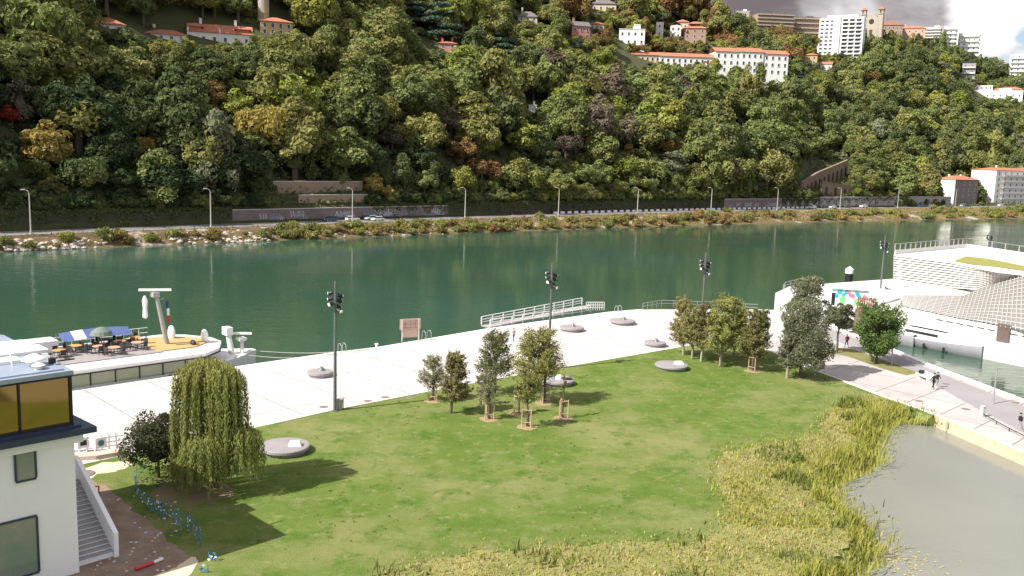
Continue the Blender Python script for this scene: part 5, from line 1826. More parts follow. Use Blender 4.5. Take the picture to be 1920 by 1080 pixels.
# tall quay lamps
def quay_lamp(H):
    root = empty("quay_lamp", (0, 0, 0))
    mb = MB(); mb.tube((0, 0, 0), (0, 0, H * .5), .17, .14, 12); mb.tube((0, 0, H * .5), (0, 0, H), .14, .11, 12); mb.lathe([(.30, 0), (.30, .05), (.18, .08)], n=12)
    mb.build("pole", STEEL, root)
    for i, (a, z) in enumerate(((2.6, .905), (2.9, .862), (3.6, .828), (.3, .885), (.6, .845), (.9, .80), (5.6, .775))):
        x, y = math.cos(a), math.sin(a)
        mb = MB(); mb.tube((0, 0, H * z), (x * .30, y * .30, H * z), .04); mb.loft([[(x * .28 + math.cos(t) * y * .19, y * .28 - math.cos(t) * x * .19, H * z + .1 + math.sin(t) * .19) for t in [j * math.pi / 4 for j in range(8)]], [(x * .62 + math.cos(t) * y * .24, y * .62 - math.cos(t) * x * .24, H * z - .05 + math.sin(t) * .24) for t in [j * math.pi / 4 for j in range(8)]]])
        s_ = mb.build("spotlight", DARK, root)
        mb = MB(); mb.tube((x * .62, y * .62, H * z - .05), (x * .66, y * .66, H * z - .065), .22, .22, 12); mb.build("lens", LAMPGLASS, s_)
    return root


LP = [((628, 770), 12.0, "beside the litter bin"), ((1028, 692), 12.0, "behind the staked young trees"), ((1313, 645), 12.0, "rising from the clump of yellow-green trees"),
      ((1648, 572), 12.0, "standing in front of the white pavilion"), (None, 10.6, "behind the pavilion roof, only its top showing")]
lamp0 = None
for px, H, lab in LP:
    p = at(*px) if px else Vector((100.5, 191.5, .2))
    if lamp0 is None:
        o_ = lamp0 = quay_lamp(12.0)
    else:
        o_ = copy_tree(lamp0)
    o_.location = p; o_.scale = (1, 1, H / 12.0)
    o_.rotation_euler = (0, 0, random.Random(int(H * 10 + p.x)).uniform(-.3, .3))
    tag(o_, "tall grey mast with a cluster of spotlights, " + lab, "street lamp", "tall spotlight masts along the quay")

# round discs
DISC = mat("disc_concrete", (0.26, 0.24, 0.245), .85, 1.5, .25, bump=.1)
DISCTOP = mat("disc_top", (0.29, 0.265, 0.27), .8, .9, .3, bump=.1)


def disc(px, py, hw, lab, dome):
    p = at(px, py + hw * .12); r = hw * px_scale(p)
    root = empty("disc_bench", p, 0, lab, "bench", "round concrete discs on quay and lawn")
    mb = MB(); mb.lathe([(r * .86, -.1), (r * .9, .22), (r, .30), (r, .48), (r * .97, .53), (r * .5, .565), (.02, .58)], n=40); mb.build("slab", DISCTOP, root)
    if dome == 'hatch':
        mb = MB(); mb.box((0, 0, .72), (r * .52, r * .42, .34), .2, taper=.72); mb.build("hatch", WHITE, root); root.children[-1].location = (-r * .42, r * .05, 0)
    elif dome == 'people':
        mb = MB(); mb.lathe([(.45, .55), (.42, .8), (.3, .95), (.05, 1.0)], n=16); mb.build("hatch", WHITE, root); root.children[-1].location = (-.1, 0, 0)
        mb = MB(); mb.box((.55 * r, -.1, .62), (r * .5, r * .35, .10), .3); mb.build("mat", DARK, root)
    else:
        mb = MB(); mb.lathe([(.42, .54), (.30, .68), (.17, .92), (.02, 1.0)], n=14); mb.build("vent", STEEL, root); root.children[-1].location = (r * .1, r * .1, 0)
    return root


disc(600, 702, 24, "round concrete disc on the white quay left of the spotlight mast by the bin", 'vent')
disc(1072, 617, 23, "round concrete disc on the quay below the riverside ramp railing", 'vent')
disc(1167, 604, 24, "round concrete disc farthest up the quay, beyond the ramp railing", 'vent')
disc(1228, 646, 21, "round concrete disc at the quay edge of the lawn, left of the yellow-green trees", 'vent')
disc(553, 842, 46, "large grey disc with a pale hatch on the lawn beside the willow", 'hatch')
disc(1047, 716, 31, "grey disc with rounded hatch and dark mat behind the staked trees", 'people')
disc(1272, 688, 31, "grey disc with white hatch on the lawn in front of the yellow-green trees", 'hatch')

# bin, bollards, drain covers, ladders
p = at(637, 768)
o_ = empty("litter_bin", p, 0, "small grey litter bin at the foot of the nearest spotlight mast", "bin")
mb = MB(); mb.lathe([(.24, 0), (.27, .05), (.29, .85), (.31, .9), (.31, .98), (.26, .98), (.25, .7)], n=16); mb.build("body", GALV, o_)
mb = MB(); mb.tube((.33, 0, 0), (.33, 0, 1.1), .035); mb.build("post", STEEL, o_)
IRON = mat("cast_iron", (.22, .17, .15), .8, 6, .4)
for i, (x, y, lab) in enumerate(((607, 763, "nearest the spotlight mast by the bin"), (690, 752, "right of the bin"), (722, 745, "on the quay left of the leafless-looking staked sapling"), (768, 746, "close to the lawn's edge near the silvery sapling"), (1723, 752, "on the path above the reeds"), (1811, 767, "on the path left of the cable bollard"), (1774, 720, "on the path right of the walking couple"), (1904, 755, "at the far right of the path"), (236, 858, "by the low white fence"))):
    p = at(x, y); mb = MB(); mb.lathe([(.42, .005), (.42, .014), (.38, .016), (.36, .012), (.02, .014)], n=20)
    o_ = mb.build("drain_cover", IRON); o_.location = p; tag(o_, "round rusty drain cover " + lab, "drain cover", "drain covers in the paving")
o_ = empty("mooring_bollard", at(706, 653), 0, "small white mooring bollard at the quay edge holding the ship's rope", "bollard")
mb = MB(); mb.lathe([(.2, 0), (.2, .05), (.14, .1), (.14, .4), (.24, .5), (.22, .6), (.05, .62)], n=14); mb.build("post", WHITE, o_)


def ladder(x0, x1, y, lab):
    a, b = at(x0, y), at(x1, y)
    o_ = empty("quay_ladder", (a + b) / 2, math.atan2(qd.y, qd.x), lab, "ladder")
    w = (b - a).length / 2
    for s in (-w, w):
        mb = MB(); mb.path([(s, .35, -2.5), (s, .35, .6), (s, .2, .95), (s, -.15, 1.0), (s, -.4, .7), (s, -.42, 0)], .045, 7); mb.build("handrail", GALV, o_)
    mb = MB(); [mb.tube((-w, .35, z), (w, .35, z), .025) for z in (-2.2, -1.8, -1.4, -1, -.6, -.2)]; mb.build("rungs", GALV, o_)


ladder(793, 806, 634, "steel ladder hoops on the quay edge right of the riverside sign")
ladder(1154, 1163, 585, "steel ladder hoops on the quay edge beyond the ramp")
ladder(636, 646, 659, "steel ladder hoops on the quay edge near the mooring ropes")

# riverside sign seen from behind
a, b = at(754, 641), at(785, 639)
o_ = empty("river_sign", (a + b) / 2, math.atan2(b.y - a.y, b.x - a.x), "big timber-backed riverside sign on two posts seen from behind", "sign")
W_ = (b - a).length
SIGNB = mat("sign_back", (.56, .40, .33), .8, 1.5, .2, stretch=(1, 1, 6)); SIGNL = mat("sign_batten", (.40, .24, .18), .8, 2, .3)
for s in (-1, 1):
    mb = MB(); mb.box((s * W_ / 2, 0, 1.4), (.14, .14, 2.8)); mb.build("post", CONCRETE, o_)
mb = MB(); mb.box((0, .12, 2.2), (W_ + .55, .1, 1.35)); pb = mb.build("panel", SIGNB, o_)
mb = MB(); [mb.box((x, .05, 2.2), (.05, .05, 1.2)) for x in (-W_ * .3, 0, W_ * .3)]; [mb.box((0, .04, z), (W_ + .1, .05, .06)) for z in (1.75, 2.2, 2.6)]; mb.build("batten", SIGNL, pb)
mb = MB(); mb.box((0, .12, 1.0), (W_ - .3, .08, 1.0)); mb.build("lower_panel", SIGNB, o_)

# ramp with double railing down to the water, and the plain railing farther on
a, b = at(920, 614), at(1108, 586)
o_ = empty("river_ramp", a, 0, "white access ramp with double railings along the river edge of the quay", "ramp")
n_ = 11
nrm = Vector((-(b - a).normalized().y, (b - a).normalized().x, 0))
for off, zs, ze in ((1.9, 0.1, .9), (0.1, 0, 0)):
    mb = MB()
    for i in range(n_):
        q = (b - a) * (i / (n_ - 1)) + nrm * off; z = zs + (ze - zs) * i / (n_ - 1)
        mb.box((q.x, q.y, z + .55), (.12, .12, 1.1), .75)
    A, B = nrm * off, (b - a) + nrm * off
    for z in (.35, .7, 1.12):
        mb.tube((A.x, A.y, zs + z), (B.x, B.y, ze + z), .055)
    mb.build("railing", WHITE, o_)
mb = MB(); q = nrm * 1.0; e = b - a
mb.add([(q.x + s * nrm.x, q.y + s * nrm.y, z) for z in (-.15, .02) for s in (-.85, .95)] + [(q.x + e.x + s * nrm.x, q.y + e.y + s * nrm.y, z + .8) for z in (-.15, .02) for s in (-.85, .95)], [(0, 1, 3, 2), (4, 6, 7, 5), (2, 3, 7, 6), (0, 4, 5, 1), (1, 5, 7, 3), (4, 0, 2, 6)])
mb.build("walkway", mat("ramp_deck", (.36, .33, .33), .8, 1, .2), o_)
c = at(1142, 582) - a; d = at(1108, 582) - a
mb = MB()
for i in range(9):
    q = d.lerp(c, i / 8) + nrm * 1.0; mb.tube((q.x, q.y, -.1), (q.x, q.y, 1.15), .05)
for z in (.3, .7, 1.15):
    A, B = d + nrm * 1.0, c + nrm * 1.0; mb.tube((A.x, A.y, z), (B.x, B.y, z), .05)
mb.build("gate", WHITE, o_)
pts = [at(1205, 581), at(1240, 575), at(1330, 578), at(1420, 583)]
o_ = empty("railing", pts[0], 0, "thin grey railing along the quay edge behind the yellow-green trees", "railing")
mb = MB()
for u, v in zip(pts[:-1], pts[1:]):
    for i in range(4):
        q = u.lerp(v, i / 4) - pts[0]; mb.tube(q, q + Vector((0, 0, 1.05)), .04)
mb.build("post", GALV, o_)
mb = MB()
for z in (.55, 1.05):
    mb.path([q - pts[0] + Vector((0, 0, z)) for q in pts], .045)
mb.build("rail", GALV, o_)

# path lamps, bench, cable bollards
pl = None
for px, H, lab in (((1862, 757), 3.7, "slim grey path lamp by the basin walk at the right"), ((1671, 685), 3.4, "slim grey path lamp beside the dark green tree by the basin")):
    if pl is None:
        o_ = pl = empty("path_lamp", at(*px))
        mb = MB(); mb.tube((0, 0, 0), (0, 0, H), .09, .065, 10); mb.lathe([(.16, 0), (.16, .04), (.09, .06)], n=12); mb.build("pole", GALV, pl)
        mb = MB(); mb.box((.22, .05, H), (.62, .16, .1), .2); mb.build("lamp_head", GALV, pl)
    else:
        o_ = copy_tree(pl); o_.location = at(*px); o_.scale = (1, 1, H / 3.7)
    tag(o_, lab, "street lamp", "slim path lamps")
o_ = empty("concrete_bench", at(1734, 712), math.atan2(gd.y, gd.x), "white block bench with dark bag on it on the path", "bench")
mb = MB(); mb.box((0, 0, .46), (2.6, .75, .16)); mb.box((-1.0, 0, .19), (.3, .7, .38)); mb.box((1.0, 0, .19), (.3, .7, .38)); mb.box((0, .3, .7), (2.6, .14, .35)); mb.build("block", WHITE, o_)
o_ = mb = None
q = at(1734, 712) - gd * .7
mb = MB(); mb.loft([[(-.3, -.16, .55), (.3, -.16, .55), (.3, .16, .55), (-.3, .16, .55)], [(-.33, -.2, .75), (.33, -.2, .75), (.33, .2, .75), (-.33, .2, .75)], [(-.2, -.1, .98), (.22, -.1, .95), (.22, .1, .95), (-.2, .1, .98)]], smooth=False)
o_ = mb.build("bag", DARK); o_.location = q; tag(o_, "dark bag standing on the white block bench", "bag")
pts = [at(1842, 781), at(1868, 796), at(1892, 809), at(1925, 826)]
o_ = empty("cable_fence", pts[0], 0, "low dark cable fence with pale end bollard along the pond wall", "fence")
mb = MB(); mb.box((0, 0, .5), (.34, .34, 1.0), .3); mb.box((0, 0, 1.03), (.4, .4, .08), .3); mb.build("bollard", CONCRETE, o_)
mb = MB(); [mb.tube(v - pts[0], v - pts[0] + Vector((0, 0, .34)), .04) for v in pts[1:]]; mb.build("post", DARK, o_)
mb = MB(); mb.path([v - pts[0] + Vector((0, 0, .30)) for v in pts], .045); mb.build("cable", DARK, o_)
mb = MB(); mb.tube((0, 0, -.9), (0, 0, .06), .09, .07, 8); o_ = mb.build("pond_post", STAKE); o_.location = at(1776, 791); tag(o_, "short wooden post against the pond wall beside the reeds", "post")

# low white fence and signs behind the building
pts = [at(118, 848), at(178, 846), at(232, 838)]
o_ = empty("low_fence", pts[0], 0, "low white three-rail fence with two small signs behind the building", "fence")
mb = MB()
for u, v in zip(pts[:-1], pts[1:]):
    for i in range(4):
        q = u.lerp(v, i / 4) - pts[0]; mb.box((q.x, q.y, .6), (.1, .1, 1.2))
mb.build("post", WHITE, o_)
for z in (.25, .6, .95, 1.2):
    mb = MB(); mb.path([v - pts[0] + Vector((0, 0, z)) for v in pts], .05); mb.build("rail", WHITE, o_)
for px, nm, m_, shape in (((158, 838), "square_sign", DARK, 0), ((191, 838), "round_sign", mat("sign_blue", (.03, .16, .22), .5, 2, .1), 1)):
    c = at(px[0], px[1] + 9) - pts[0]
    mb = MB(); mb.box((c.x, c.y - .1, .75), (.85, .06, .85), .75); s_ = mb.build(nm, WHITE, o_)
    mb = MB()
    nn = Vector((.68, -.73, 0))
    cc = Vector((c.x, c.y - .1, .75)) + nn * .045
    if shape:
        mb.tube(cc, cc + nn * .02, .24, .24, 16)
    else:
        mb.box(cc, (.46, .03, .40), .75)
    mb.build("symbol", m_, s_)
mb = MB(); ribbon(mb, [at(110, 862), at(180, 858), at(238, 848)], 1.1, -.05, .32); o_ = mb.build("low_wall", mat("pinkish_stone", (.55, .42, .36), .85, 1, .25)); tag(o_, "low pinkish stone kerb below the white fence behind the building", "wall")
mb = MB(); mb.lathe([(.75, .02), (.75, .06), (.7, .08), (.02, .09)], n=20); o_ = mb.build("manhole_slab", IRON); o_.location = at(157, 889); tag(o_, "brown round manhole slab on the pale sand behind the building", "manhole cover")
# bicycle-like clutter in the shade: dark stand and rack
pts = [at(180, 905), at(186, 925)]
o_ = empty("handrail", at(186, 938), .7, "dark metal handrail frame beside the outside stair", "handrail")
mb = MB(); mb.path([(-1.6, 0, 0), (-1.6, 0, 1.0), (0, 0, 1.0), (0, 0, 0)], .04); mb.tube((-1.6, 0, .5), (0, 0, .5), .03); mb.build("frame", DARK, o_)
# blue barrier netting
NET = mat("barrier_blue", (0.03, 0.20, 0.36), .6, 3, .2); NETW = mat("barrier_white", (.72, .80, .84), .6, 3, .1)
nets = [[(268, 888), (256, 905), (254, 922), (262, 938), (275, 950), (288, 962), (304, 968)], [(300, 968), (314, 972), (326, 978), (335, 986), (338, 1000)], [(350, 990), (360, 1000), (372, 1012), (375, 1028)], [(392, 1050), (404, 1052)], [(378, 1074), (390, 1074)]]
for i, (pp, lab) in enumerate(zip(nets, ("curving round the bush", "in the middle of the shaded lawn", "at the shadow's lower edge", "lying in the sun, upper piece", "lying in the sun by the frame's bottom"))):
    rng = random.Random(40 + i)
    P_ = [at(*q) for q in pp]
    o_ = empty("barrier_net", P_[0], 0, "blue and white plastic barrier netting " + lab, "barrier net", "pieces of blue barrier netting on the lawn")
    mb = MB()
    Ls = sum((b - a).length for a, b in zip(P_[:-1], P_[1:]))
    n = int(Ls * 24)
    for k in range(n):
        f = rng.random() * (len(P_) - 1); j = int(f)
        c = P_[j].lerp(P_[j + 1], f - j) - P_[0]; t = (P_[j + 1] - P_[j]).normalized()
        z = rng.uniform(.05, .95 if i < 3 else .5); s = rng.uniform(.05, .11)
        e = t * s * 1.3; up = Vector((rng.uniform(-.5, .5) * s, rng.uniform(-.5, .5) * s, s * rng.uniform(.4, 1.0)))
        c = c + Vector((rng.uniform(-.12, .12), rng.uniform(-.12, .12), z))
        mb.add([c - e, c + up, c + e, c - up], [(0, 1, 2, 3)], 0 if rng.random() < .66 else 1)
    mb.build("netting", [NET, NETW], o_)
    mb = MB(); [mb.tube(v - P_[0], v - P_[0] + Vector((0, 0, 1.05 if i < 3 else .5)), .025, n=6) for v in P_]; mb.build("stake", NET, o_)
o_ = empty("marker_tube", at(277, 1062), .9, "red and white plastic tube lying on the bare earth by the stair", "tube")
mb = MB(); mb.tube((-.75, 0, .12), (.35, 0, .12), .11, .11, 10); mb.build("body", mat("marker_red", (.55, .05, .05), .5, 3, .2), o_)
mb = MB(); mb.tube((.35, 0, .12), (.95, .05, .12), .10, .09, 10); mb.build("end", WHITE, o_)
rng = random.Random(77)
mb = MB()
for k in range(70):
    p = at(rng.uniform(175, 330), rng.uniform(925, 1075)); s = rng.uniform(.04, .12)
    mb.lathe([(s * .6, 0), (s, s * .4), (s * .5, s * .8)], p, 6)
tag(mb.build("rubble", CONCRETE), kind="stuff", label="small stones scattered on the bare earth")

# boats in the basin
HULLG = mat("hull_grey", (.42, .41, .45), .5, 1, .2)


def boat(px, py, L, W, lab, name="moored_boat"):
    p = at(px, py, ZW)
    r = math.atan2(fd.y, fd.x)
    o_ = empty(name, p, r, lab, "boat", "boats moored under the pavilion")
    mb = MB()
    rings = []
    for f in (0, .15, .4, .7, .9, 1.0):
        w = W / 2 * (math.sin(math.pi * min(.5, .10 + f * .75)) if f < .5 else math.cos((f - .5) * math.pi * .86))
        w = max(.05, w); x = (f - .5) * L
        rings.append([(x, -w, 1.2 + .5 * f * f), (x, -w * .8, -.1), (x, 0, -.4), (x, w * .8, -.1), (x, w, 1.2 + .5 * f * f)])
    mb.loft(rings, closed=False, cap=False)
    mb.add([rings[0][i] for i in range(5)], [(4, 3, 2, 1, 0)])
    mb.build("hull", HULLG, o_)
    mb = MB(); mb.loft([[r_[0], (r_[0][0], r_[0][1], r_[0][2] + .12), (r_[4][0], r_[4][1], r_[4][2] + .12), r_[4]] for r_ in rings], smooth=False); mb.build("deck", WHITE, o_)
    mb = MB(); mb.loft([[(x, y, 1.5) for x, y in ((-L * .3, -W * .3), (L * .2, -W * .28), (L * .2, W * .28), (-L * .3, W * .3))], [(x, y, 2.5) for x, y in ((-L * .28, -W * .26), (L * .12, -W * .24), (L * .12, W * .24), (-L * .28, W * .26))]], smooth=False)
    c_ = mb.build("cabin", WHITE, o_)
    mb = MB(); mb.box((-L * .08, -W * .285, 2.05), (L * .34, .06, .4)); mb.build("window", DGLASS, c_)
    for x in (-L * .2, 0, L * .2):
        mb = MB(); mb.lathe([(.05, .9), (.18, .75), (.18, .2), (.05, .05)], (x, -W * .5 - .1, 0), 10)
        mb.build("fender", RUBBER, o_)
    return o_


boat(1748, 652, 15, 4.2, "long white motor boat with grey hull moored below the pavilion wall")
boat(1668, 640, 8, 3.0, "smaller white boat behind the dark green tree by the basin")
p = at(1801, 659, ZW)
o_ = empty("dinghy", p, math.atan2(fd.y, fd.x), "small black inflatable dinghy at the end of the white motor boat", "boat")
mb = MB(); mb.path([(1.2, -.5, .3), (-.9, -.6, .3), (-.9, .6, .3), (1.2, .5, .3), (1.9, 0, .4), (1.2, -.5, .3)], .24, 10); mb.build("tube", RUBBER, o_); mb = MB(); mb.box((.1, 0, .2), (2.0, .9, .1)); mb.build("floor", DARK, o_)
p = at(1612, 627, ZW)
o_ = empty("canopy_tent", p, .3, "rounded white canopy on a floating deck between the basin trees", "tent")
mb = MB(); mb.lathe([(3.6, 1.9), (3.5, 2.8), (2.9, 3.9), (1.8, 4.7), (.6, 5.1), (.02, 5.15)], n=20, sx=1.0, sy=.8); mb.build("canopy", WHITE, o_)
mb = MB(); mb.box((0, 0, .5), (8, 6, .9)); mb.build("float", WHITE, o_)
mb = MB(); [mb.tube((3.3 * math.cos(a), 2.6 * math.sin(a), .9), (3.4 * math.cos(a), 2.7 * math.sin(a), 2.2), .06) for a in [i * math.pi / 4 for i in range(8)]]; mb.build("pole", GALV, o_)
mb = MB(); ribbon(mb, [v + gnv * 2.2 for v in BASIN_EDGE[2:]], .45, -2.3, -1.45); o_ = mb.build("pontoon", mat("pontoon_beam", (.52, .50, .38), .8, 1, .2)); tag(o_, "long pale floating beam along the basin's near wall", "pontoon")

# ================================================================== PEOPLE
SKIN = mat("skin", (.45, .28, .20), .6, 8, .1); HAIR = mat("hair", (.035, .025, .02), .8, 20, .3)
BLACKC = mat("black_cloth", (.022, .022, .026), .9, 8, .3); DENIM = mat("denim", (.06, .08, .13), .9, 8, .3); GREYC = mat("grey_cloth", (.30, .29, .29), .9, 8, .3)
REDC = mat("red_cloth", (.36, .035, .05), .9, 8, .2); SHOE = mat("pale_shoe", (.60, .58, .55), .7, 8, .2); DSHOE = mat("dark_shoe", (.03, .03, .03), .7, 8, .2)


def person(loc, rz, lab, top, legs, shoe, stride=.28, sit=False, hair=HAIR, swing=.25, scale=1.0):
    """one continuous skinned body, sorted into skin, top, trousers and shoes by region"""
    if sit:
        J = [(0, 0, .12), (0, -.02, .30), (0, -.05, .52), (0, -.04, .64), (0, 0, .80),
             (.10, .02, .12), (.13, .42, .40), (.14, .80, .06), (.14, .92, .06), (-.10, .02, .12), (-.13, .45, .10), (-.14, .88, .06), (-.14, 1.0, .10),
             (.19, -.06, .50), (.27, -.18, .28), (.26, -.30, .06), (-.19, -.06, .50), (-.27, .02, .30), (-.15, .24, .22)]
    else:
        s = stride
        J = [(0, 0, .95), (0, 0, 1.15), (0, .01, 1.36), (0, .02, 1.50), (0, .05, 1.66),
             (.09, 0, .90), (.10, s * .55, .50), (.10, s, .09), (.10, s + .16, .05), (-.09, 0, .90), (-.10, -s * .25, .50), (-.10, -s, .11), (-.10, -s + .16, .04),
             (.20, 0, 1.40), (.26, -swing * .5, 1.14), (.25, -swing * .4 + .05, .90), (-.20, 0, 1.40), (-.26, swing * .4, 1.14), (-.24, swing + .08, .93)]
    Rr = [.135, .125, .145, .055, .095, .085, .058, .042, .045, .085, .058, .042, .045, .058, .042, .03, .058, .042, .03]
    E = [(0, 1), (1, 2), (2, 3), (3, 4), (0, 5), (5, 6), (6, 7), (7, 8), (0, 9), (9, 10), (10, 11), (11, 12), (2, 13), (13, 14), (14, 15), (2, 16), (16, 17), (17, 18)]
    me = bpy.data.meshes.new("person"); me.from_pydata(J, E, []); o = bpy.data.objects.new("person_rig", me); COL.objects.link(o)
    sk = o.modifiers.new("skin", 'SKIN'); o.modifiers.new("sub", 'SUBSURF').levels = 1
    for i, v in enumerate(me.skin_vertices[0].data):
        v.radius = (Rr[i], Rr[i] * (.78 if i < 3 else 1)); v.use_root = (i == 0)
    dg = bpy.context.evaluated_depsgraph_get(); dg.update()
    m2 = bpy.data.meshes.new_from_object(o.evaluated_get(dg))
    bpy.data.objects.remove(o)
    root = empty("person", loc, rz, lab, "person"); root.scale = (scale,) * 3
    seg = [1, 1, 1, 0, 2, 2, 2, 3, 2, 2, 2, 3, 1, 1, 0, 1, 1, 0]   # region of each bone
    Jv = [Vector(j) for j in J]
    for m_ in (SKIN, top, legs, shoe):
        m2.materials.append(m_)
    for pgn in m2.polygons:
        c = pgn.center; best = None
        for (a, b), k in zip(E, seg):
            ab = Jv[b] - Jv[a]; f = max(0, min(1, (c - Jv[a]).dot(ab) / ab.length_squared)); d = (c - Jv[a] - ab * f).length
            if best is None or d < best[0]:
                best = (d, k, f, a)
        k = best[1]
        if best[3] == 14 or best[3] == 17:
            k = 1 if best[2] < .55 else 0
        if best[3] in (6, 10):
            k = 2
        pgn.material_index = k; pgn.use_smooth = True
    b = bpy.data.objects.new("body", m2); COL.objects.link(b); adopt(b, root)
    h = Jv[4]
    mb = MB(); mb.lathe([(.085, .0), (.108, .04), (.10, .09), (.06, .125), (.01, .135)], (h.x, h.y - .015, h.z + .02), 12); mb.build("hair", hair, root)
    mb = MB(); mb.add([(h.x - .018, h.y + .085, h.z - .02), (h.x + .018, h.y + .085, h.z - .02), (h.x, h.y + .125, h.z - .015), (h.x, h.y + .088, h.z + .035)], [(0, 1, 2), (0, 2, 3), (1, 3, 2), (0, 3, 1)]); mb.build("nose", SKIN, root)
    return root


person(at(1749, 731), math.atan2(gd.y, gd.x) - math.pi / 2 + .2, "person in black coat with pale shoes walking on the path past the block bench", BLACKC, BLACKC, SHOE, .26, scale=1.05)
person(at(1756, 727), math.atan2(gd.y, gd.x) - math.pi / 2 + .1, "person in black jacket and grey trousers, right-hand walker of the pair on the path", BLACKC, GREYC, SHOE, .22, scale=1.0)
person(at(1911, 809), 2.0, "person in dark top and grey trousers striding beside the pond wall", BLACKC, GREYC, SHOE, .38)
o_ = person(at(1587, 652), 2.4, "person in red top with dark backpack under the basin trees", REDC, BLACKC, DSHOE, .34)
mb = MB(); mb.loft([[(-.15, -.12, 1.05), (.15, -.12, 1.05), (.15, -.32, 1.05), (-.15, -.32, 1.05)], [(-.16, -.12, 1.35), (.16, -.12, 1.35), (.16, -.34, 1.35), (-.16, -.34, 1.35)], [(-.1, -.12, 1.5), (.1, -.12, 1.5), (.1, -.22, 1.5), (-.1, -.22, 1.5)]]); mb.build("backpack", BLACKC, o_)
person(at(963, 641), .6, "person in pale top walking far along the white quay between tree tops", GREYC, DENIM, DSHOE, .28)
person(at(1661, 543, TZ) + Vector((0, 0, 0)), -1.9, "person in dark clothes sitting on the pavilion terrace with legs stretched out", BLACKC, DENIM, SHOE, sit=True)

# ================================================================== FAR ROAD: LAMPS, CARS, BARRIER, SHRUBS
ORDN = ["first", "second", "third", "fourth", "fifth", "sixth", "seventh", "eighth", "ninth", "tenth", "eleventh"]
fl = None
for i, (px, py) in enumerate(LAMP_PX):
    p = road_pt(road_x(px, -.3), -1.1, ZR)
    r = road_dir(p.x)
    if fl is None:
        o_ = fl = empty("road_lamp", p)
        mb = MB(); mb.tube((0, 0, 0), (0, 0, 9.6), .20, .13, 8); mb.tube((0, 0, 0), (0, 0, .9), .28, .26, 8); mb.path([(0, 0, 9.5), (-.15, .1, 10.1), (-.8, .5, 10.5)], .10, 7); mb.build("pole", mat("lamp_pole", (.46, .43, .40), .7, 2, .25), fl)
        mb = MB(); mb.box((-1.1, .7, 10.5), (1.0, .45, .22), 2.55); mb.build("lamp_head", mat("lamp_head", (.52, .42, .38), .6, 2, .2), fl)
    else:
        o_ = copy_tree(fl); o_.location = p
    o_.rotation_euler = (0, 0, math.atan2(r.y, r.x))
    tag(o_, f"curved-arm road lamp across the river, {ORDN[i]} from the left", "street lamp", "road lamps along the far bank")

CARM = {k: mat("car_" + k, c, .25, 1, .05, spec=.6) for k, c in (("white", (.75, .75, .75)), ("blue", (.03, .05, .10)), ("silver", (.42, .44, .46)), ("black", (.015, .015, .018)), ("bright_blue", (.03, .12, .42)), ("grey", (.16, .17, .18)), ("red", (.35, .03, .03)))}
car0 = empty("parked_car", (0, 0, 0))
mb = MB()
prof = [(-2.15, .35, .72), (-2.05, .32, .92), (-1.2, .30, 1.0), (.9, .30, .98), (1.75, .30, .86), (2.15, .36, .62)]
rings = []
for x, zb, zt in prof:
    w = .86 if abs(x) < 2 else .74
    rings.append([(x, -w, zb), (x, -w * 1.02, (zb + zt) / 2), (x, -w * .92, zt), (x, w * .92, zt), (x, w * 1.02, (zb + zt) / 2), (x, w, zb)])
mb.loft(rings, smooth=False)
mb.loft([[(-1.55, -.66, 1.42), (.35, -.66, 1.42), (.35, .66, 1.42), (-1.55, .66, 1.42)], [(-1.45, -.62, 1.47), (.25, -.62, 1.47), (.25, .62, 1.47), (-1.45, .62, 1.47)]], smooth=False)
bo = mb.build("body", CARM["white"], car0); bo.material_slots[0].link = 'OBJECT'; bo.material_slots[0].material = CARM["white"]
mb = MB(); mb.loft([[(-1.98, -.80, .96), (1.05, -.80, .96), (1.05, .80, .96), (-1.98, .80, .96)], [(-1.55, -.65, 1.42), (.35, -.65, 1.42), (.35, .65, 1.42), (-1.55, .65, 1.42)]], smooth=False); mb.build("window", DGLASS, car0)
for sx in (-1.3, 1.35):
    for sy in (-.8, .8):
        mb = MB(); mb.tube((sx, sy - .11, .32), (sx, sy + .11, .32), .32, .32, 14); w_ = mb.build("wheel", RUBBER, car0)
        mb = MB(); mb.tube((sx, sy - .125, .32), (sx, sy + .125, .32), .18, .18, 10); mb.build("rim", GALV, w_)
for sy in (-.58, .58):
    mb = MB(); mb.box((2.06, sy, .68), (.12, .32, .14)); mb.build("headlight", LAMPGLASS, car0)
CARS = [(619, "blue", 5.4, -1, "dark blue car with pale windscreen, left of the white car by the graffiti wall", 1.12), (661, "white", 5.4, 1, "white car passing behind the third road lamp by the graffiti wall", 1.0),
        (688, "black", 7.4, 1, "black car close to the graffiti wall, right of the white one", .9), (697, "silver", 5.4, -1, "silver grey car half hidden, second from the right of the left-hand queue", 1.0), (708, "white", 2.2, -1, "low white car in the near lane, rightmost of the left-hand queue", .95),
        (1523, "white", 5.6, -1, "white car at the end of the barrier blocks below the ivy wall", 1.1), (1543, "black", 7.0, -1, "black car below the ivy wall between two white cars", 1.0), (1561, "white", 5.6, -1, "white car left of the ninth road lamp", 1.0),
        (1589, "black", 5.6, -1, "dark car right of the ninth road lamp under the grey wall", .85), (1619, "white", 6.5, -1, "white van-like car under the gatehouse", 1.15), (1722, "bright_blue", 5.6, 1, "bright blue car by the pale painted wall", .95),
        (1742, "silver", 5.6, 1, "silver car right of the bright blue one", .95), (1772, "grey", 5.6, -1, "grey car just left of the last road lamp", .9), (1806, "silver", 6.6, 1, "silver car in front of the grey brick house", 1.05), (1815, "black", 5.2, 1, "black car beside the brick house garden wall", 1.0), (1876, "white", 6.5, -1, "white car parked before the white riverside apartments", 1.0)]
first = True
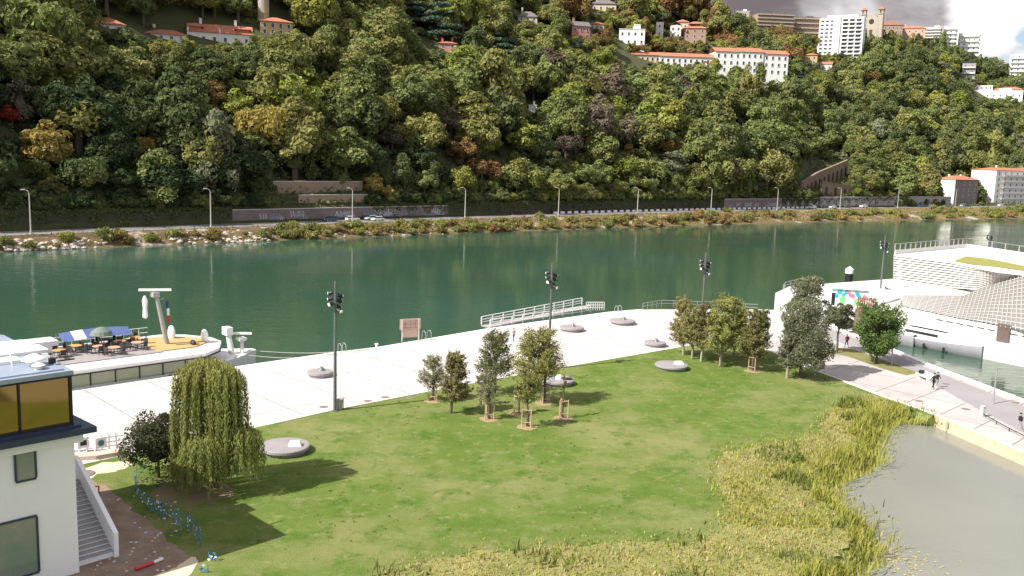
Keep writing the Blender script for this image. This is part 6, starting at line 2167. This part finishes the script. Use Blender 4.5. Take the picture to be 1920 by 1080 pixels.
for px, colr, t, dirn, lab, s in CARS:
    o_ = car0 if first else copy_tree(car0)
    first = False
    x = road_x(px, t); r = road_dir(x)
    o_.location = road_pt(x, t, ZR + .005); o_.scale = (s * 1.05, s, s * 1.02)
    o_.rotation_euler = (0, 0, math.atan2(r.y, r.x) + (0 if dirn > 0 else math.pi))
    tag(o_, lab, "car", "cars along the far road")
    for k in KIDS[o_.name]:
        if k.name.startswith("body"):
            k.material_slots[0].link = 'OBJECT'; k.material_slots[0].material = CARM[colr]
# white barrier blocks along the far edge of the road
b0 = None
x = road_x(1042, 8.6)
while x < road_x(1515, 8.6):
    p = road_pt(x, 8.75, ZR + .004); r = road_dir(x)
    px = proj(p)[0]
    if b0 is None:
        mb = MB(); mb.loft([[(-1.05, -.24, 0), (1.05, -.24, 0), (1.05, .24, 0), (-1.05, .24, 0)], [(-1.05, -.16, .25), (1.05, -.16, .25), (1.05, .16, .25), (-1.05, .16, .25)], [(-1.02, -.10, .82), (1.02, -.10, .82), (1.02, .10, .82), (-1.02, .10, .82)]], smooth=False)
        o_ = b0 = mb.build("barrier_block", WHITE)
    else:
        o_ = b0.copy(); COL.objects.link(o_)
    o_.location = p; o_.rotation_euler = (0, 0, math.atan2(r.y, r.x) + random.uniform(-.03, .03))
    part_ = "left of the ivy wall" if px < 1357 else "in front of the ivy wall"
    tag(o_, "white traffic barrier block in the far road's row " + part_, "barrier", "white barrier blocks " + part_)
    x += 3.7 * r.x

# shrubs on the far bank
SHRUBM = {"tawny": leaf_mat("leaf_tawny", (.18, .14, .05), (.31, .25, .10), .2, .3), "olive": LEAF["olive"], "lime": LEAF["lime"], "gold": LEAF["gold"], "mid": LEAF["mid"], "rust": LEAF["rust"]}
SB = [crown_mesh("foliage", 60 + i, 1.0, z, 11, 48, .14, core=.6, spread=.48) for i, z in enumerate((.75, .9, .6))]
for me in SB:
    me.materials.append(LEAF["mid"])
LAMPPOS = [(proj(road_pt(road_x(px, -.3), -1.1, ZR + 5))[0], i) for i, (px, py) in enumerate(LAMP_PX)]
rng = random.Random(99)
BUSH = [(1272, 405, "gold", 2.9, .5), (1318, 408, "gold", 1.8, .5), (185, 448, "olive", 2.6, .55), (540, 434, "lime", 2.0, .3), (640, 432, "lime", 2.2, .5), (800, 425, "lime", 2.2, .5), (1000, 403, "olive", 1.8, .15), (1698, 403, "mid", 3.2, .5),
        (1790, 404, "olive", 3.0, .5), (1850, 405, "mid", 3.6, .5), (1875, 402, "mid", 3.0, .3), (1905, 400, "olive", 3.0, .3), (1830, 404, "mid", 2.6, .6), (310, 452, "olive", 2.0, .6), (210, 445, "tawny", 2.2, .5), (500, 446, "olive", 1.6, .8), (1590, 397, "olive", 2.4, .4), (1345, 398, "olive", 2.4, .2)]
px = -15
while px < 1935:
    dens = 1.0 if px > 480 else .55
    if rng.random() < dens:
        k = rng.choices(("tawny", "olive", "rust", "lime", "mid"), (.50, .28, .07, .06, .09) if px < 1500 else (.28, .40, .03, .12, .17))[0]
        BUSH.append((px + rng.uniform(-6, 6), None, k, rng.uniform(.8, 1.7) * (1 + px / 2600), rng.uniform(.4, .98)))
    px += rng.uniform(5.5, 8.5) if px > 480 else rng.uniform(12, 22)
CW = {"tawny": "tawny dry", "olive": "olive green", "rust": "russet", "lime": "yellow-green", "gold": "bright yellow", "mid": "green"}
groups = {}
made = []
for px, py, k, R, f in BUSH:
    x = road_x(px, 0)
    t = water_t(x) * f
    z = -2 + 3.1 * (1 - f) ** .8
    p = road_pt(x, min(t, -1.9), z)
    i = min(LAMPPOS, key=lambda q: abs(q[0] - px))
    side = "left" if px < i[0] else "right"
    groups.setdefault((k, side, i[1]), []).append((abs(px - i[0]), len(made)))
    made.append((p, R, k))
labs = {}
for (k, side, i), L in groups.items():
    L.sort()
    for j, (d_, q) in enumerate(L):
        labs[q] = f"{CW[k]} waterside shrub {side} of the {ORDN[i]} far road lamp" + ("" if len(L) == 1 else f", {(['closest'] + [o + ' closest' for o in ORDN[1:]])[min(j, 10)]} to it")
for q, (p, R, k) in enumerate(made):
    root = empty("bank_shrub", p, rng.uniform(0, 6), labs[q], "shrub", "shrubs along the far bank")
    o_ = bpy.data.objects.new("foliage", SB[q % 3]); COL.objects.link(o_); adopt(o_, root)
    s = R; o_.scale = (s, s, s * rng.uniform(.8, 1.1)); o_.location = (0, 0, R * .35)
    o_.material_slots[0].link = 'OBJECT'; o_.material_slots[0].material = SHRUBM[k]


mb = MB()
rr_ = random.Random(12)
for i in range(520):
    px = rr_.uniform(-10, 560) if rr_.random() < .8 else rr_.uniform(560, 900)
    if math.sin(px * .021) + rr_.uniform(-.6, .6) < -.2:
        continue
    x = road_x(px, 0); f = rr_.uniform(.35, 1.02)
    p = road_pt(x, water_t(x) * f, -2 + 3.1 * (1 - min(1, f)) ** .8)
    s_ = rr_.uniform(.25, .8)
    mb.lathe([(s_ * .8, -.2), (s_ * rr_.uniform(.9, 1.2), s_ * .25), (s_ * .7, s_ * .6), (s_ * .2, s_ * .75)], p, 6, sx=rr_.uniform(.7, 1.4), sy=rr_.uniform(.7, 1.4))
tag(mb.build("bank_rubble", mat("pale_rock", (.46, .40, .34), .95, .8, .3, bump=.5, bscale=3)), "pale rocks along the left end of the far river bank", None, None, "stuff")


def blades(name, pts, hs, ws, tones, m, rng, lean=.35, kind="stuff", label=None):
    """upright grass blades, one bent strip each"""
    n = len(pts)
    a = rng.uniform(0, 2 * np.pi, n); la = rng.uniform(0, 2 * np.pi, n)
    t = np.stack([np.cos(a), np.sin(a), np.zeros(n)], 1) * ws[:, None] / 2
    ld = np.stack([np.cos(la), np.sin(la), np.zeros(n)], 1) * (hs * rng.uniform(.1, lean, n))[:, None]
    up = np.stack([np.zeros(n), np.zeros(n), hs], 1)
    v = np.stack([pts - t, pts + t, pts + t * .8 + up * .55 + ld * .35, pts - t * .8 + up * .55 + ld * .35, pts + t * .15 + up + ld, pts - t * .15 + up + ld], 1).reshape(-1, 3)
    b = np.arange(n)[:, None] * 6
    f = np.concatenate([b + np.array([0, 1, 2, 3]), b + np.array([3, 2, 4, 5])], 1).reshape(-1, 4)
    me = bpy.data.meshes.new(name); me.from_pydata(v.tolist(), [], f.tolist())
    at_ = me.attributes.new("tone", 'FLOAT', 'POINT'); at_.data.foreach_set("value", np.repeat(tones, 6).astype(np.float32))
    o = mesh_obj(name, me, m)
    return tag(o, label, None, None, kind)


# dry scrub on the far bank, and undergrowth at the foot of the wood
nr = np.random.default_rng(5)
n = 34000
xs_ = nr.uniform(-175, 330, n); fs_ = nr.uniform(.02, .9, n)
P_ = []
for x, f in zip(xs_, fs_):
    p = road_pt(x, min(-1.5, water_t(x) * f), -2 + 3.1 * (1 - f) ** .8 - .1); P_.append(p[:])
P_ = np.array(P_)
keep = (P_[:, 0] > -30) | (nr.random(n) < .45)
P_ = P_[keep]
blades("bank_scrub", P_, nr.uniform(.3, 1.0, len(P_)), nr.uniform(.15, .4, len(P_)), nr.random(len(P_)), SHRUBM["tawny"], nr, .8, label="dry grass and scrub on the far river bank")
n = 16000
x_ = nr.uniform(-180, 330, n); t_ = 10.4 + nr.random(n) ** 1.6 * 26
P_ = np.array([(lambda p, t, x: (p.x, p.y, rise(t, x) - .2))(road_pt(x, t, 0), t, x) for x, t in zip(x_, t_)])
c = P_ + np.stack([np.zeros(n), np.zeros(n), nr.uniform(0, 1.6, n)], 1)
me = leaves_mesh("hillside_undergrowth", c, np.tile(np.array([0, -.4, .8]), (n, 1)), nr.uniform(.35, .8, n), nr.random(n), nr)
o_ = mesh_obj("hillside_undergrowth", me, LEAF["dark"]); tag(o_, "dark ivy and undergrowth above the roadside walls", None, None, "stuff")
n = 2600
x_ = nr.uniform(road_x(925, 9), road_x(1330, 9), n)
P_ = np.array([road_pt(x, 9.2, ZR - .1)[:] for x in x_]) + nr.uniform(-.2, .2, (n, 3)) * np.array([1, 1, 0])
blades("roadside_weeds", P_, nr.uniform(.5, 2.2, n) ** 1.1, nr.uniform(.15, .35, n), nr.random(n), LEAF["bare"], nr, .5, label="pale dry weeds along the foot of the dark wall")
# ivy hanging over the lettered wall
n = 10700
x_ = np.concatenate([nr.uniform(road_x(1465, 9.5), road_x(1535, 9.5), 1800), nr.uniform(-165, road_x(434, 9.5), 3600), nr.uniform(road_x(842, 9.5), road_x(1355, 9.5), 3600), nr.uniform(road_x(1536, 9.5), road_x(1700, 9.5), 900), nr.uniform(road_x(700, 9.5), road_x(840, 9.5), 800)]); P_ = []
for x in x_:
    p = road_pt(x, 9.45, ZR + 4.8 - abs(nr.normal(0, 1.5)) * (1 + .8 * math.sin(x * 1.3))); P_.append(p[:])
me = leaves_mesh("hanging_ivy", np.array(P_), np.tile(np.array([.5, -.8, .2]), (n, 1)), nr.uniform(.2, .4, n), nr.random(n), nr)
o_ = mesh_obj("hanging_ivy", me, LEAF["dark"]); tag(o_, "dark ivy hanging over the roadside wall", None, None, "stuff")

# ================================================================== TREES ON THE LAWN
LAWNLEAF = {"sage": leaf_mat("leaf_sage", (.20, .205, .12), (.33, .32, .21), .35, .12), "olive": leaf_mat("leaf_lawn_olive", (.165, .165, .062), (.29, .27, .115), .35, .12), "dark": leaf_mat("leaf_lawn_dark", (.10, .12, .045), (.20, .21, .09), .35, .12),
            "yellow": leaf_mat("leaf_lawn_yellow", (.20, .21, .065), (.35, .335, .12), .35, .12), "green": leaf_mat("leaf_lawn_green", (.08, .125, .036), (.17, .22, .07), .35, .12), "red": leaf_mat("leaf_lawn_red", (.225, .19, .07), (.35, .32, .13), .35, .12),
            "grey": leaf_mat("leaf_lawn_grey", (.13, .14, .08), (.25, .25, .16), .35, .12), "bush": leaf_mat("leaf_bush", (.05, .062, .033), (.115, .125, .07), .25, .12)}
MULCH = mat("mulch", (.34, .25, .14), .95, 5, .4, bump=.5)


def twiggy_crown(name, seed, rx, rz, n_br, leaf, per, gap=.25, shape='cone'):
    """young tree crown: leaves set along many rising twigs, sky showing between them"""
    r = np.random.default_rng(seed)
    C, N, S, T, B = [], [], [], [], MB()
    for i in range(n_br):
        h = r.uniform(-.92, .75)
        a = r.uniform(0, 2 * np.pi)
        if shape == 'cone':
            L = rx * (1.05 - .62 * (h + 1) / 2) * r.uniform(.7, 1.12)
        else:
            L = rx * math.sqrt(max(.08, 1 - (h * .85) ** 2)) * r.uniform(.7, 1.1)
        z0 = h * rz - L * .35
        p0 = np.array([0, 0, z0]); p1 = np.array([math.cos(a) * L, math.sin(a) * L, z0 + L * r.uniform(.35, .85)])
        B.tube(p0, p1, .018 + .006 * rx, .006, 4, cap=False)
        f = np.sqrt(r.uniform(gap ** 2, 1, per))[:, None]
        c = p0 + (p1 - p0) * f + r.normal(0, .09 * rx * .8, (per, 3)) * (1.2 - .5 * f)
        d = np.array([math.cos(a), math.sin(a), .8])
        C.append(c); N.append(np.tile(d / np.linalg.norm(d), (per, 1))); S.append(leaf * r.uniform(.6, 1.3, per)); T.append(np.clip(r.normal(.5, .15) + r.normal(0, .22, per), 0, 1))
    k = 14
    c = np.stack([r.normal(0, .05 * rx, k * 3), r.normal(0, .05 * rx, k * 3), np.linspace(.4 * rz, 1.0 * rz, k * 3)], 1)
    C.append(c); N.append(np.tile(np.array([0, 0, 1.]), (k * 3, 1))); S.append(np.full(k * 3, leaf)); T.append(r.random(k * 3))
    me = leaves_mesh(name, np.vstack(C), np.vstack(N), np.concatenate(S), np.concatenate(T), r)
    return me, B


def lawn_tree(bx, by, x0, x1, yt, yb, leaf_, lab, seed, kind='twig', stakes=0, bark=BARK, leaf=.16, trunk_r=None, density=1.0, mulch=False, ground=0.0, mound=False):
    p = at(bx, by, ground); sc = px_scale(p)
    top, bot = (by - yt) * sc * 1.04, (by - yb) * sc
    rx = (x1 - x0) / 2 * sc * (1.16 if kind == 'twig' else 1.12)
    root = empty("lawn_tree" if not stakes else "staked_tree", p, random.Random(seed).uniform(0, 6.28), lab, "tree", "trees on the lawn")
    tr = trunk_r or (.035 + .016 * top)
    cz, rz = (top + bot) / 2, (top - bot) / 2
    off = ((x0 + x1) / 2 - bx - (by - (yt + yb) / 2) * .035) * sc
    cm = Matrix.Rotation(-root.rotation_euler.z, 3, 'Z') @ Vector((off, 0, 0))
    mb = trunk_mb(bot + (top - bot) * .55, tr, seed, 5 if kind != 'twig' else 3, rx * .5)
    t_ = mb.build("trunk", bark, root)
    if kind == 'twig':
        me, B = twiggy_crown("crown", seed, rx, rz, int(125 * density), leaf * .60, int(46 * max(.6, density)))
        c_ = mesh_obj("crown", me, LAWNLEAF[leaf_], root)
        tw = B.build("twigs", bark, c_)
    elif kind == 'bush':
        me, B = twiggy_crown("crown", seed, rx, rz, int(150 * density), leaf * .62, int(40 * density), shape='round')
        c_ = mesh_obj("crown", me, LAWNLEAF[leaf_], root)
        B.build("twigs", bark, c_)
    else:
        me = crown_mesh("crown", seed, rx, rz, int(80 * density), 210, leaf * .58, core=.3, shape=kind, spread=.29)
        c_ = mesh_obj("crown", me, LAWNLEAF[leaf_], root)
    c_.location = (cm.x * .7, cm.y * .7, cz)
    if stakes:
        for i in range(stakes):
            a = 2 * math.pi * i / stakes + .5
            mb = MB(); mb.tube((.48 * math.cos(a), .48 * math.sin(a), -.1), (.48 * math.cos(a), .48 * math.sin(a), 1.75), .055, .05, 8); mb.build("stake", STAKE, root)
        mb = MB()
        for z in (1.62, .5):
            for i in range(stakes):
                a, b = 2 * math.pi * i / stakes + .5, 2 * math.pi * (i + 1) / stakes + .5
                mb.tube((.48 * math.cos(a), .48 * math.sin(a), z), (.48 * math.cos(b), .48 * math.sin(b), z), .035, n=5)
        mb.build("cross_rail", STAKE, root)
    if mulch:
        rr = random.Random(seed)
        mb = MB(); pr = [(.92 * rr.uniform(.8, 1.15) * math.cos(a), .92 * rr.uniform(.8, 1.15) * math.sin(a), .012) for a in [i * math.pi / 8 for i in range(16)]]
        mb.add(pr + [(0, 0, .10)], [(i, (i + 1) % 16, 16) for i in range(16)]); mb.build("mulch_ring", MULCH, root)
    return root


lawn_tree(812, 752, 784, 838, 664, 727, "sage", "silvery staked young tree at far left of the young group by the quay", 1, stakes=3, density=.85, leaf=.13, mulch=True)
lawn_tree(845, 775, 832, 886, 655, 748, "olive", "dense olive tree on a dark trunk, second from left in the young group", 2, density=1.15, leaf=.15)
lawn_tree(928, 738, 893, 965, 618, 708, "dark", "dark spiky-topped tree with a bare pale trunk in the young group", 3, density=1.1, leaf=.15, bark=BARK_PALE)
lawn_tree(916, 786, 893, 936, 690, 752, "sage", "pale thin staked sapling in front of the dark spiky-topped tree", 4, stakes=3, density=.55, leaf=.12, mulch=True)
lawn_tree(902, 760, 890, 914, 700, 738, "sage", "slight staked sapling just left of the thin pale one", 14, stakes=2, density=.3, leaf=.12)
lawn_tree(1020, 756, 955, 1052, 618, 712, "yellow", "broad yellowish spiky tree in front of the second spotlight mast", 5, stakes=3, density=1.35, leaf=.16, mulch=True)
lawn_tree(972, 776, 962, 986, 715, 748, "olive", "short staked sapling with a few leaves left of the leafy yellow sapling", 7, stakes=3, density=.22, leaf=.13, mulch=True)
lawn_tree(988, 801, 966, 1014, 698, 752, "yellow", "leafy yellow-green sapling on stakes nearest in the young group", 6, stakes=3, density=.55, leaf=.15, mulch=True)
lawn_tree(1055, 784, 1049, 1063, 700, 745, "olive", "almost bare staked sapling at the right end of the young group", 8, stakes=3, density=.14, leaf=.12, mulch=True)
lawn_tree(1281, 666, 1254, 1302, 554, 645, "red", "reddish-leaved tree at left of the quayside clump", 21, density=1.1, leaf=.17, bark=BARK_PALE)
lawn_tree(1297, 673, 1276, 1330, 572, 650, "olive", "olive tree second from left in the quayside clump", 22, density=1.0, leaf=.17, bark=BARK_PALE)
lawn_tree(1314, 678, 1296, 1348, 565, 652, "olive", "slender olive tree third from left in the quayside clump", 23, density=1.0, leaf=.17, bark=BARK_PALE)
lawn_tree(1350, 686, 1326, 1402, 552, 652, "yellow", "tallest yellow-green tree in the middle of the quayside clump", 24, density=1.5, leaf=.18, bark=BARK_PALE)
lawn_tree(1376, 668, 1350, 1410, 572, 650, "yellow", "yellowish tree behind the tallest one of the quayside clump", 28, density=1.1, leaf=.18, bark=BARK_PALE)
lawn_tree(1411, 696, 1386, 1436, 580, 672, "olive", "staked olive tree at the right of the quayside clump", 25, stakes=3, density=1.0, leaf=.17, mulch=True)
lawn_tree(1424, 672, 1400, 1444, 576, 650, "dark", "dark tree behind the staked one at the right of the quayside clump", 26, density=1.1, leaf=.17)
lawn_tree(1475, 709, 1458, 1500, 585, 690, "grey", "slim grey-green tree on a pale trunk against the great silvery tree", 27, density=.9, leaf=.17, bark=BARK_PALE)
lawn_tree(1501, 708, 1460, 1562, 524, 696, "grey", "great dense grey-green tree by the path, largest on the quay side", 31, 'egg', density=1.5, leaf=.20, trunk_r=.2)
lawn_tree(1569, 661, 1546, 1596, 570, 640, "grey", "dark slim-trunked tree behind the great grey-green one, by the red-topped walker", 32, 'round', density=.8, leaf=.19)
lawn_tree(1643, 681, 1602, 1686, 572, 662, "green", "fresh dark green tree on the grass strip by the basin", 33, 'bush', density=1.5, leaf=.20, trunk_r=.13)

# dark bush left of the willow
root = empty("dark_bush", at(298, 895), .3, "dark rounded bush with a pale crest left of the willow", "bush")
sc = px_scale(at(298, 895)); R = 62 * sc
me = crown_mesh("foliage", 41, R, R * 1.02, 60, 170, .10, core=.5, spread=.34)
o_ = mesh_obj("foliage", me, LAWNLEAF["bush"], root); o_.location = (0, 0, R * .98)
mb = trunk_mb(R * .9, .12, 4, 6, R * .4); mb.build("trunk", BARK, root)

# the weeping willow: hanging strands in curtains from an arched crown
p = at(398, 912); sc = px_scale(p)
root = empty("weeping_willow", p, 0, "tall weeping willow with long hanging strands on the lawn by the building", "tree")
WL = leaf_mat("leaf_willow", (.12, .15, .04), (.35, .36, .12), .35, .0)
H = (912 - 672) * sc * 1.03
mb = trunk_mb(H * .62, .42, 5, 7, 1.3)
mb.build("trunk", BARK, root)
r = np.random.default_rng(17)


def curtain(name, cx, cy, rx, ry, top, dome, low, n, seed):
    """strands that start on a dome and hang down to height low"""
    r = np.random.default_rng(seed)
    C, N, S, T = [], [], [], []
    for i in range(n):
        a = (r.integers(0, 15) + r.normal(0, .14)) * 2 * np.pi / 15 + seed; q = math.sqrt(r.uniform(.02, 1)) * (1 + .10 * math.sin(a * 3 + seed))
        clump = math.sin(a * 7 + seed) * .5 + .5
        x, y = cx + rx * q * math.cos(a), cy + ry * q * math.sin(a)
        z1 = top - dome * q * q - r.uniform(0, .3)
        z0 = low + (top - low) * (.30 * (1 - q) + .34 * r.random() * (1 - clump) + .20 * r.random() + .16 * (math.sin(a * 4 + seed) > .3))
        m = max(6, int((z1 - z0) * 7.5))
        f = np.linspace(0, 1, m)
        out = .35 * np.sin(f * 2.0) * .6
        sx, sy = r.normal(0, .07), r.normal(0, .07)
        c = np.stack([x + math.cos(a) * out + sx * f, y + math.sin(a) * out + sy * f, z1 - (z1 - z0) * f], 1) + r.normal(0, .045, (m, 3))
        d = np.array([math.cos(a), math.sin(a), .35])
        C.append(c); N.append(np.tile(d, (m, 1))); S.append(np.full(m, 1.0) * r.uniform(.08, .13)); T.append(np.clip(.35 + .45 * clump * r.random() + r.normal(0, .1) + .35 * (f < .08), 0, 1) * np.ones(m))
    C, N, S, T = np.vstack(C), np.vstack(N), np.concatenate(S), np.concatenate(T)
    # narrow hanging leaves
    n_ = len(C); dirs = np.stack([r.normal(0, .25, n_), r.normal(0, .25, n_), -np.ones(n_)], 1); dirs /= np.linalg.norm(dirs, axis=1, keepdims=True)
    w = np.cross(dirs, N + r.normal(0, .5, (n_, 3))); w /= np.linalg.norm(w, axis=1, keepdims=True)
    L = S[:, None] * 1.6; w = w * S[:, None] * .42
    v = np.stack([C - dirs * L * .5, C + w, C + dirs * L, C - w], 1).reshape(-1, 3)
    me = bpy.data.meshes.new(name); me.from_pydata(v.tolist(), [], np.arange(4 * n_).reshape(n_, 4).tolist())
    at_ = me.attributes.new("tone", 'FLOAT', 'POINT'); at_.data.foreach_set("value", np.repeat(T, 4).astype(np.float32))
    return mesh_obj(name, me, WL, root)


hw = 70 * sc
X = lambda px: (px - 398) * sc
curtain("crown", X(389), .2, hw * .84, hw * .80, H, 1.15, .5, 640, 3)
curtain("crown", X(430), -.6, hw * .55, hw * .5, H * .97, .9, 1.6, 260, 5)
curtain("lower_curtain", X(466), -1.0, hw * .46, hw * .5, H * .54, .9, .7, 220, 7)
curtain("lower_curtain", X(362), -1.4, hw * .36, hw * .5, H * .34, .9, .2, 120, 11)
curtain("lower_curtain", X(402), -2.2, hw * .55, hw * .4, H * .47, .6, .3, 240, 9)

# ================================================================== MEADOW AND REEDS BY THE POND
MEAD = [at(x, y) for x, y in [(1585, 756), (1640, 742), (1752, 779)]] + [Vector((q.x, q.y, 0)) for q in POND_EDGE[:17]] + \
       [at(x, y) for x, y in [(1400, 1300), (800, 1300), (700, 1085), (760, 1058), (900, 1036), (1060, 1022), (1300, 1014), (1348, 1000), (1368, 960), (1352, 915), (1336, 878), (1358, 848), (1450, 832), (1535, 812), (1552, 775)]]
mx_ = np.array([q.x for q in MEAD]); my_ = np.array([q.y for q in MEAD])


def inside(px, py, vx, vy):
    res = np.zeros(len(px), bool); j = len(vx) - 1
    for i in range(len(vx)):
        c = ((vy[i] > py) != (vy[j] > py)) & (px < (vx[j] - vx[i]) * (py - vy[i]) / (vy[j] - vy[i] + 1e-12) + vx[i])
        res ^= c; j = i
    return res


def pond_dist(px, py):
    d = np.full(len(px), 1e9)
    for a, b in zip(POND_EDGE[:-1], POND_EDGE[1:]):
        ax, ay, bx, by = a.x, a.y, b.x, b.y
        t = np.clip(((px - ax) * (bx - ax) + (py - ay) * (by - ay)) / ((bx - ax) ** 2 + (by - ay) ** 2), 0, 1)
        d = np.minimum(d, np.hypot(px - ax - t * (bx - ax), py - ay - t * (by - ay)))
    return d


mb = MB(); blob(mb, [Vector((q.x, q.y, 0)) for q in MEAD[:2]] + LAWN_POND[1:17] + [Vector((q.x, q.y, 0)) for q in MEAD[20:]], .012, 6, 12, .42)
tag(mb.build("meadow_ground", mat("meadow_ground", (.25, .23, .08), .95, .35, 1.0, (.15, .165, .04), bump=.8, bscale=8)), kind="structure")
nr = np.random.default_rng(21)
n = 190000
x_ = nr.uniform(mx_.min() - 1, mx_.max() + 1, n); y_ = nr.uniform(my_.min() - 1, my_.max() + 1, n)
jx = x_ + nr.normal(0, .8, n); jy = y_ + nr.normal(0, .8, n)
k = inside(jx, jy, mx_, my_); x_, y_ = x_[k], y_[k]
pd = pond_dist(x_, y_)
cl = np.sin(x_ * .9 + 1.7 * np.sin(y_ * .55)) * np.cos(y_ * .8 + 1.3 * np.sin(x_ * .4)) + .5 * np.sin(x_ * 2.3 + y_ * 1.9)
ground = np.where(pd < 1.6, -1.05 * (1 - pd / 1.6), 0)
reed = pd < 1.5 + .9 * cl.clip(-1, 1)
far_ = y_ > 76
DRY = leaf_mat("grass_dry_tall", (.42, .35, .165), (.56, .48, .25), .3, 0)
OLV = leaf_mat("grass_olive_tall", (.25, .245, .05), (.44, .41, .115), .3, 0)
YEL = leaf_mat("reed_yellow_green", (.25, .27, .05), (.46, .43, .12), .35, 0)
u = nr.random(len(x_))
cl2 = np.sin(x_ * .33 + 2.1 * np.sin(y_ * .21)) + .6 * np.sin(y_ * .7 - x_ * .5)
dry = ~reed & ((cl + cl2 > .55) & (u < .8) | (y_ < 57) & (u < .8) | (u < .12))
lush = ~reed & ~dry & (np.sin(x_ * .55 + 1.9 * np.sin(y_ * .37)) * np.cos(y_ * .5 - x_ * .2) > .45)
olv = ~reed & ~dry & ~lush
LUSH = leaf_mat("weed_green_tall", (.10, .14, .028), (.235, .27, .07), .3, 0)
for nm, msk, h0, h1, w, m_, lab, thin in (("dry_meadow_grass", dry, .05, .26, .08, DRY, "pale dry meadow grass along the lawn's lower edge and pond", .55), ("green_meadow_grass", olv, .08, .42, .10, OLV, "rough olive green meadow plants around the pond", .8), ("tall_green_weeds", lush, .25, .75, .11, LUSH, "dense green weeds growing in clumps among the pale meadow", .9), ("reeds", reed, .3, .95, .085, YEL, "yellow-green reeds standing along the pond's edge", 1.0)):
    i = np.where(msk & (nr.random(len(x_)) < thin))[0]
    pts = np.stack([x_[i], y_[i], ground[i] - .03], 1)
    hh = nr.uniform(h0, h1, len(i)) * (1 + .35 * cl[i].clip(-1, 1))
    blades(nm, pts, hh, nr.uniform(.6, 1.4, len(i)) * w, np.clip(.5 + .25 * np.sin(x_[i] * 1.7 + y_[i]) + nr.normal(0, .22, len(i)), 0, 1), m_, nr, .55, label=lab)
# low broad-leaved plants among the meadow
i = np.where(~reed & (nr.random(len(x_)) < .10))[0]
c = np.stack([x_[i], y_[i], nr.uniform(.05, .5, len(i))], 1)
me = leaves_mesh("meadow_weeds", c, np.tile(np.array([0, 0, 1.]), (len(i), 1)), nr.uniform(.04, .10, len(i)), nr.random(len(i)), nr)
o_ = mesh_obj("meadow_weeds", me, LUSH); tag(o_, "low broad-leaved weeds among the meadow grass", None, None, "stuff")
# floating weed at the lower edge of the pond
n = 160
c = np.stack([at(1690, 1050, PZ).x + nr.normal(0, 1.0, n), at(1690, 1050, PZ).y + nr.normal(0, 1.1, n), np.full(n, PZ + .015)], 1)
me = leaves_mesh("pond_weed", c, np.tile(np.array([0, 0, 1.]), (n, 1)), nr.uniform(.05, .16, n), nr.random(n), nr, wob=.05)
o_ = mesh_obj("pond_weed", me, DRY); tag(o_, "pale floating weed near the pond's reedy corner", None, None, "stuff")

# coarser tufts standing out of the turf
n = 2200
x_ = nr.uniform(-28, 42, n); y_ = nr.uniform(50, 112, n)
lx_ = np.array([q[0] for q in lawn_poly]); ly_ = np.array([q[1] for q in lawn_poly])
k = inside(x_, y_, lx_, ly_) & ~inside(x_, y_, mx_, my_) & (x_ > -17 + (y_ - 52) * .05) & (np.sin(x_ * .4 + 1.3 * np.sin(y_ * .3)) + nr.normal(0, .6, n) > .1)
x_, y_ = np.repeat(x_[k], 7), np.repeat(y_[k], 7)
x_ = x_ + nr.normal(0, .09, len(x_)); y_ = y_ + nr.normal(0, .09, len(y_))
TURF = leaf_mat("turf_tuft", (.12, .17, .035), (.28, .29, .11), .3, 0)
blades("lawn_tufts", np.stack([x_, y_, np.zeros(len(x_)) - .02], 1), nr.uniform(.04, .13, len(x_)), nr.uniform(.05, .1, len(x_)), np.repeat(nr.random(len(x_) // 7), 7), TURF, nr, 1.2, label="coarse grass tufts on the lawn")
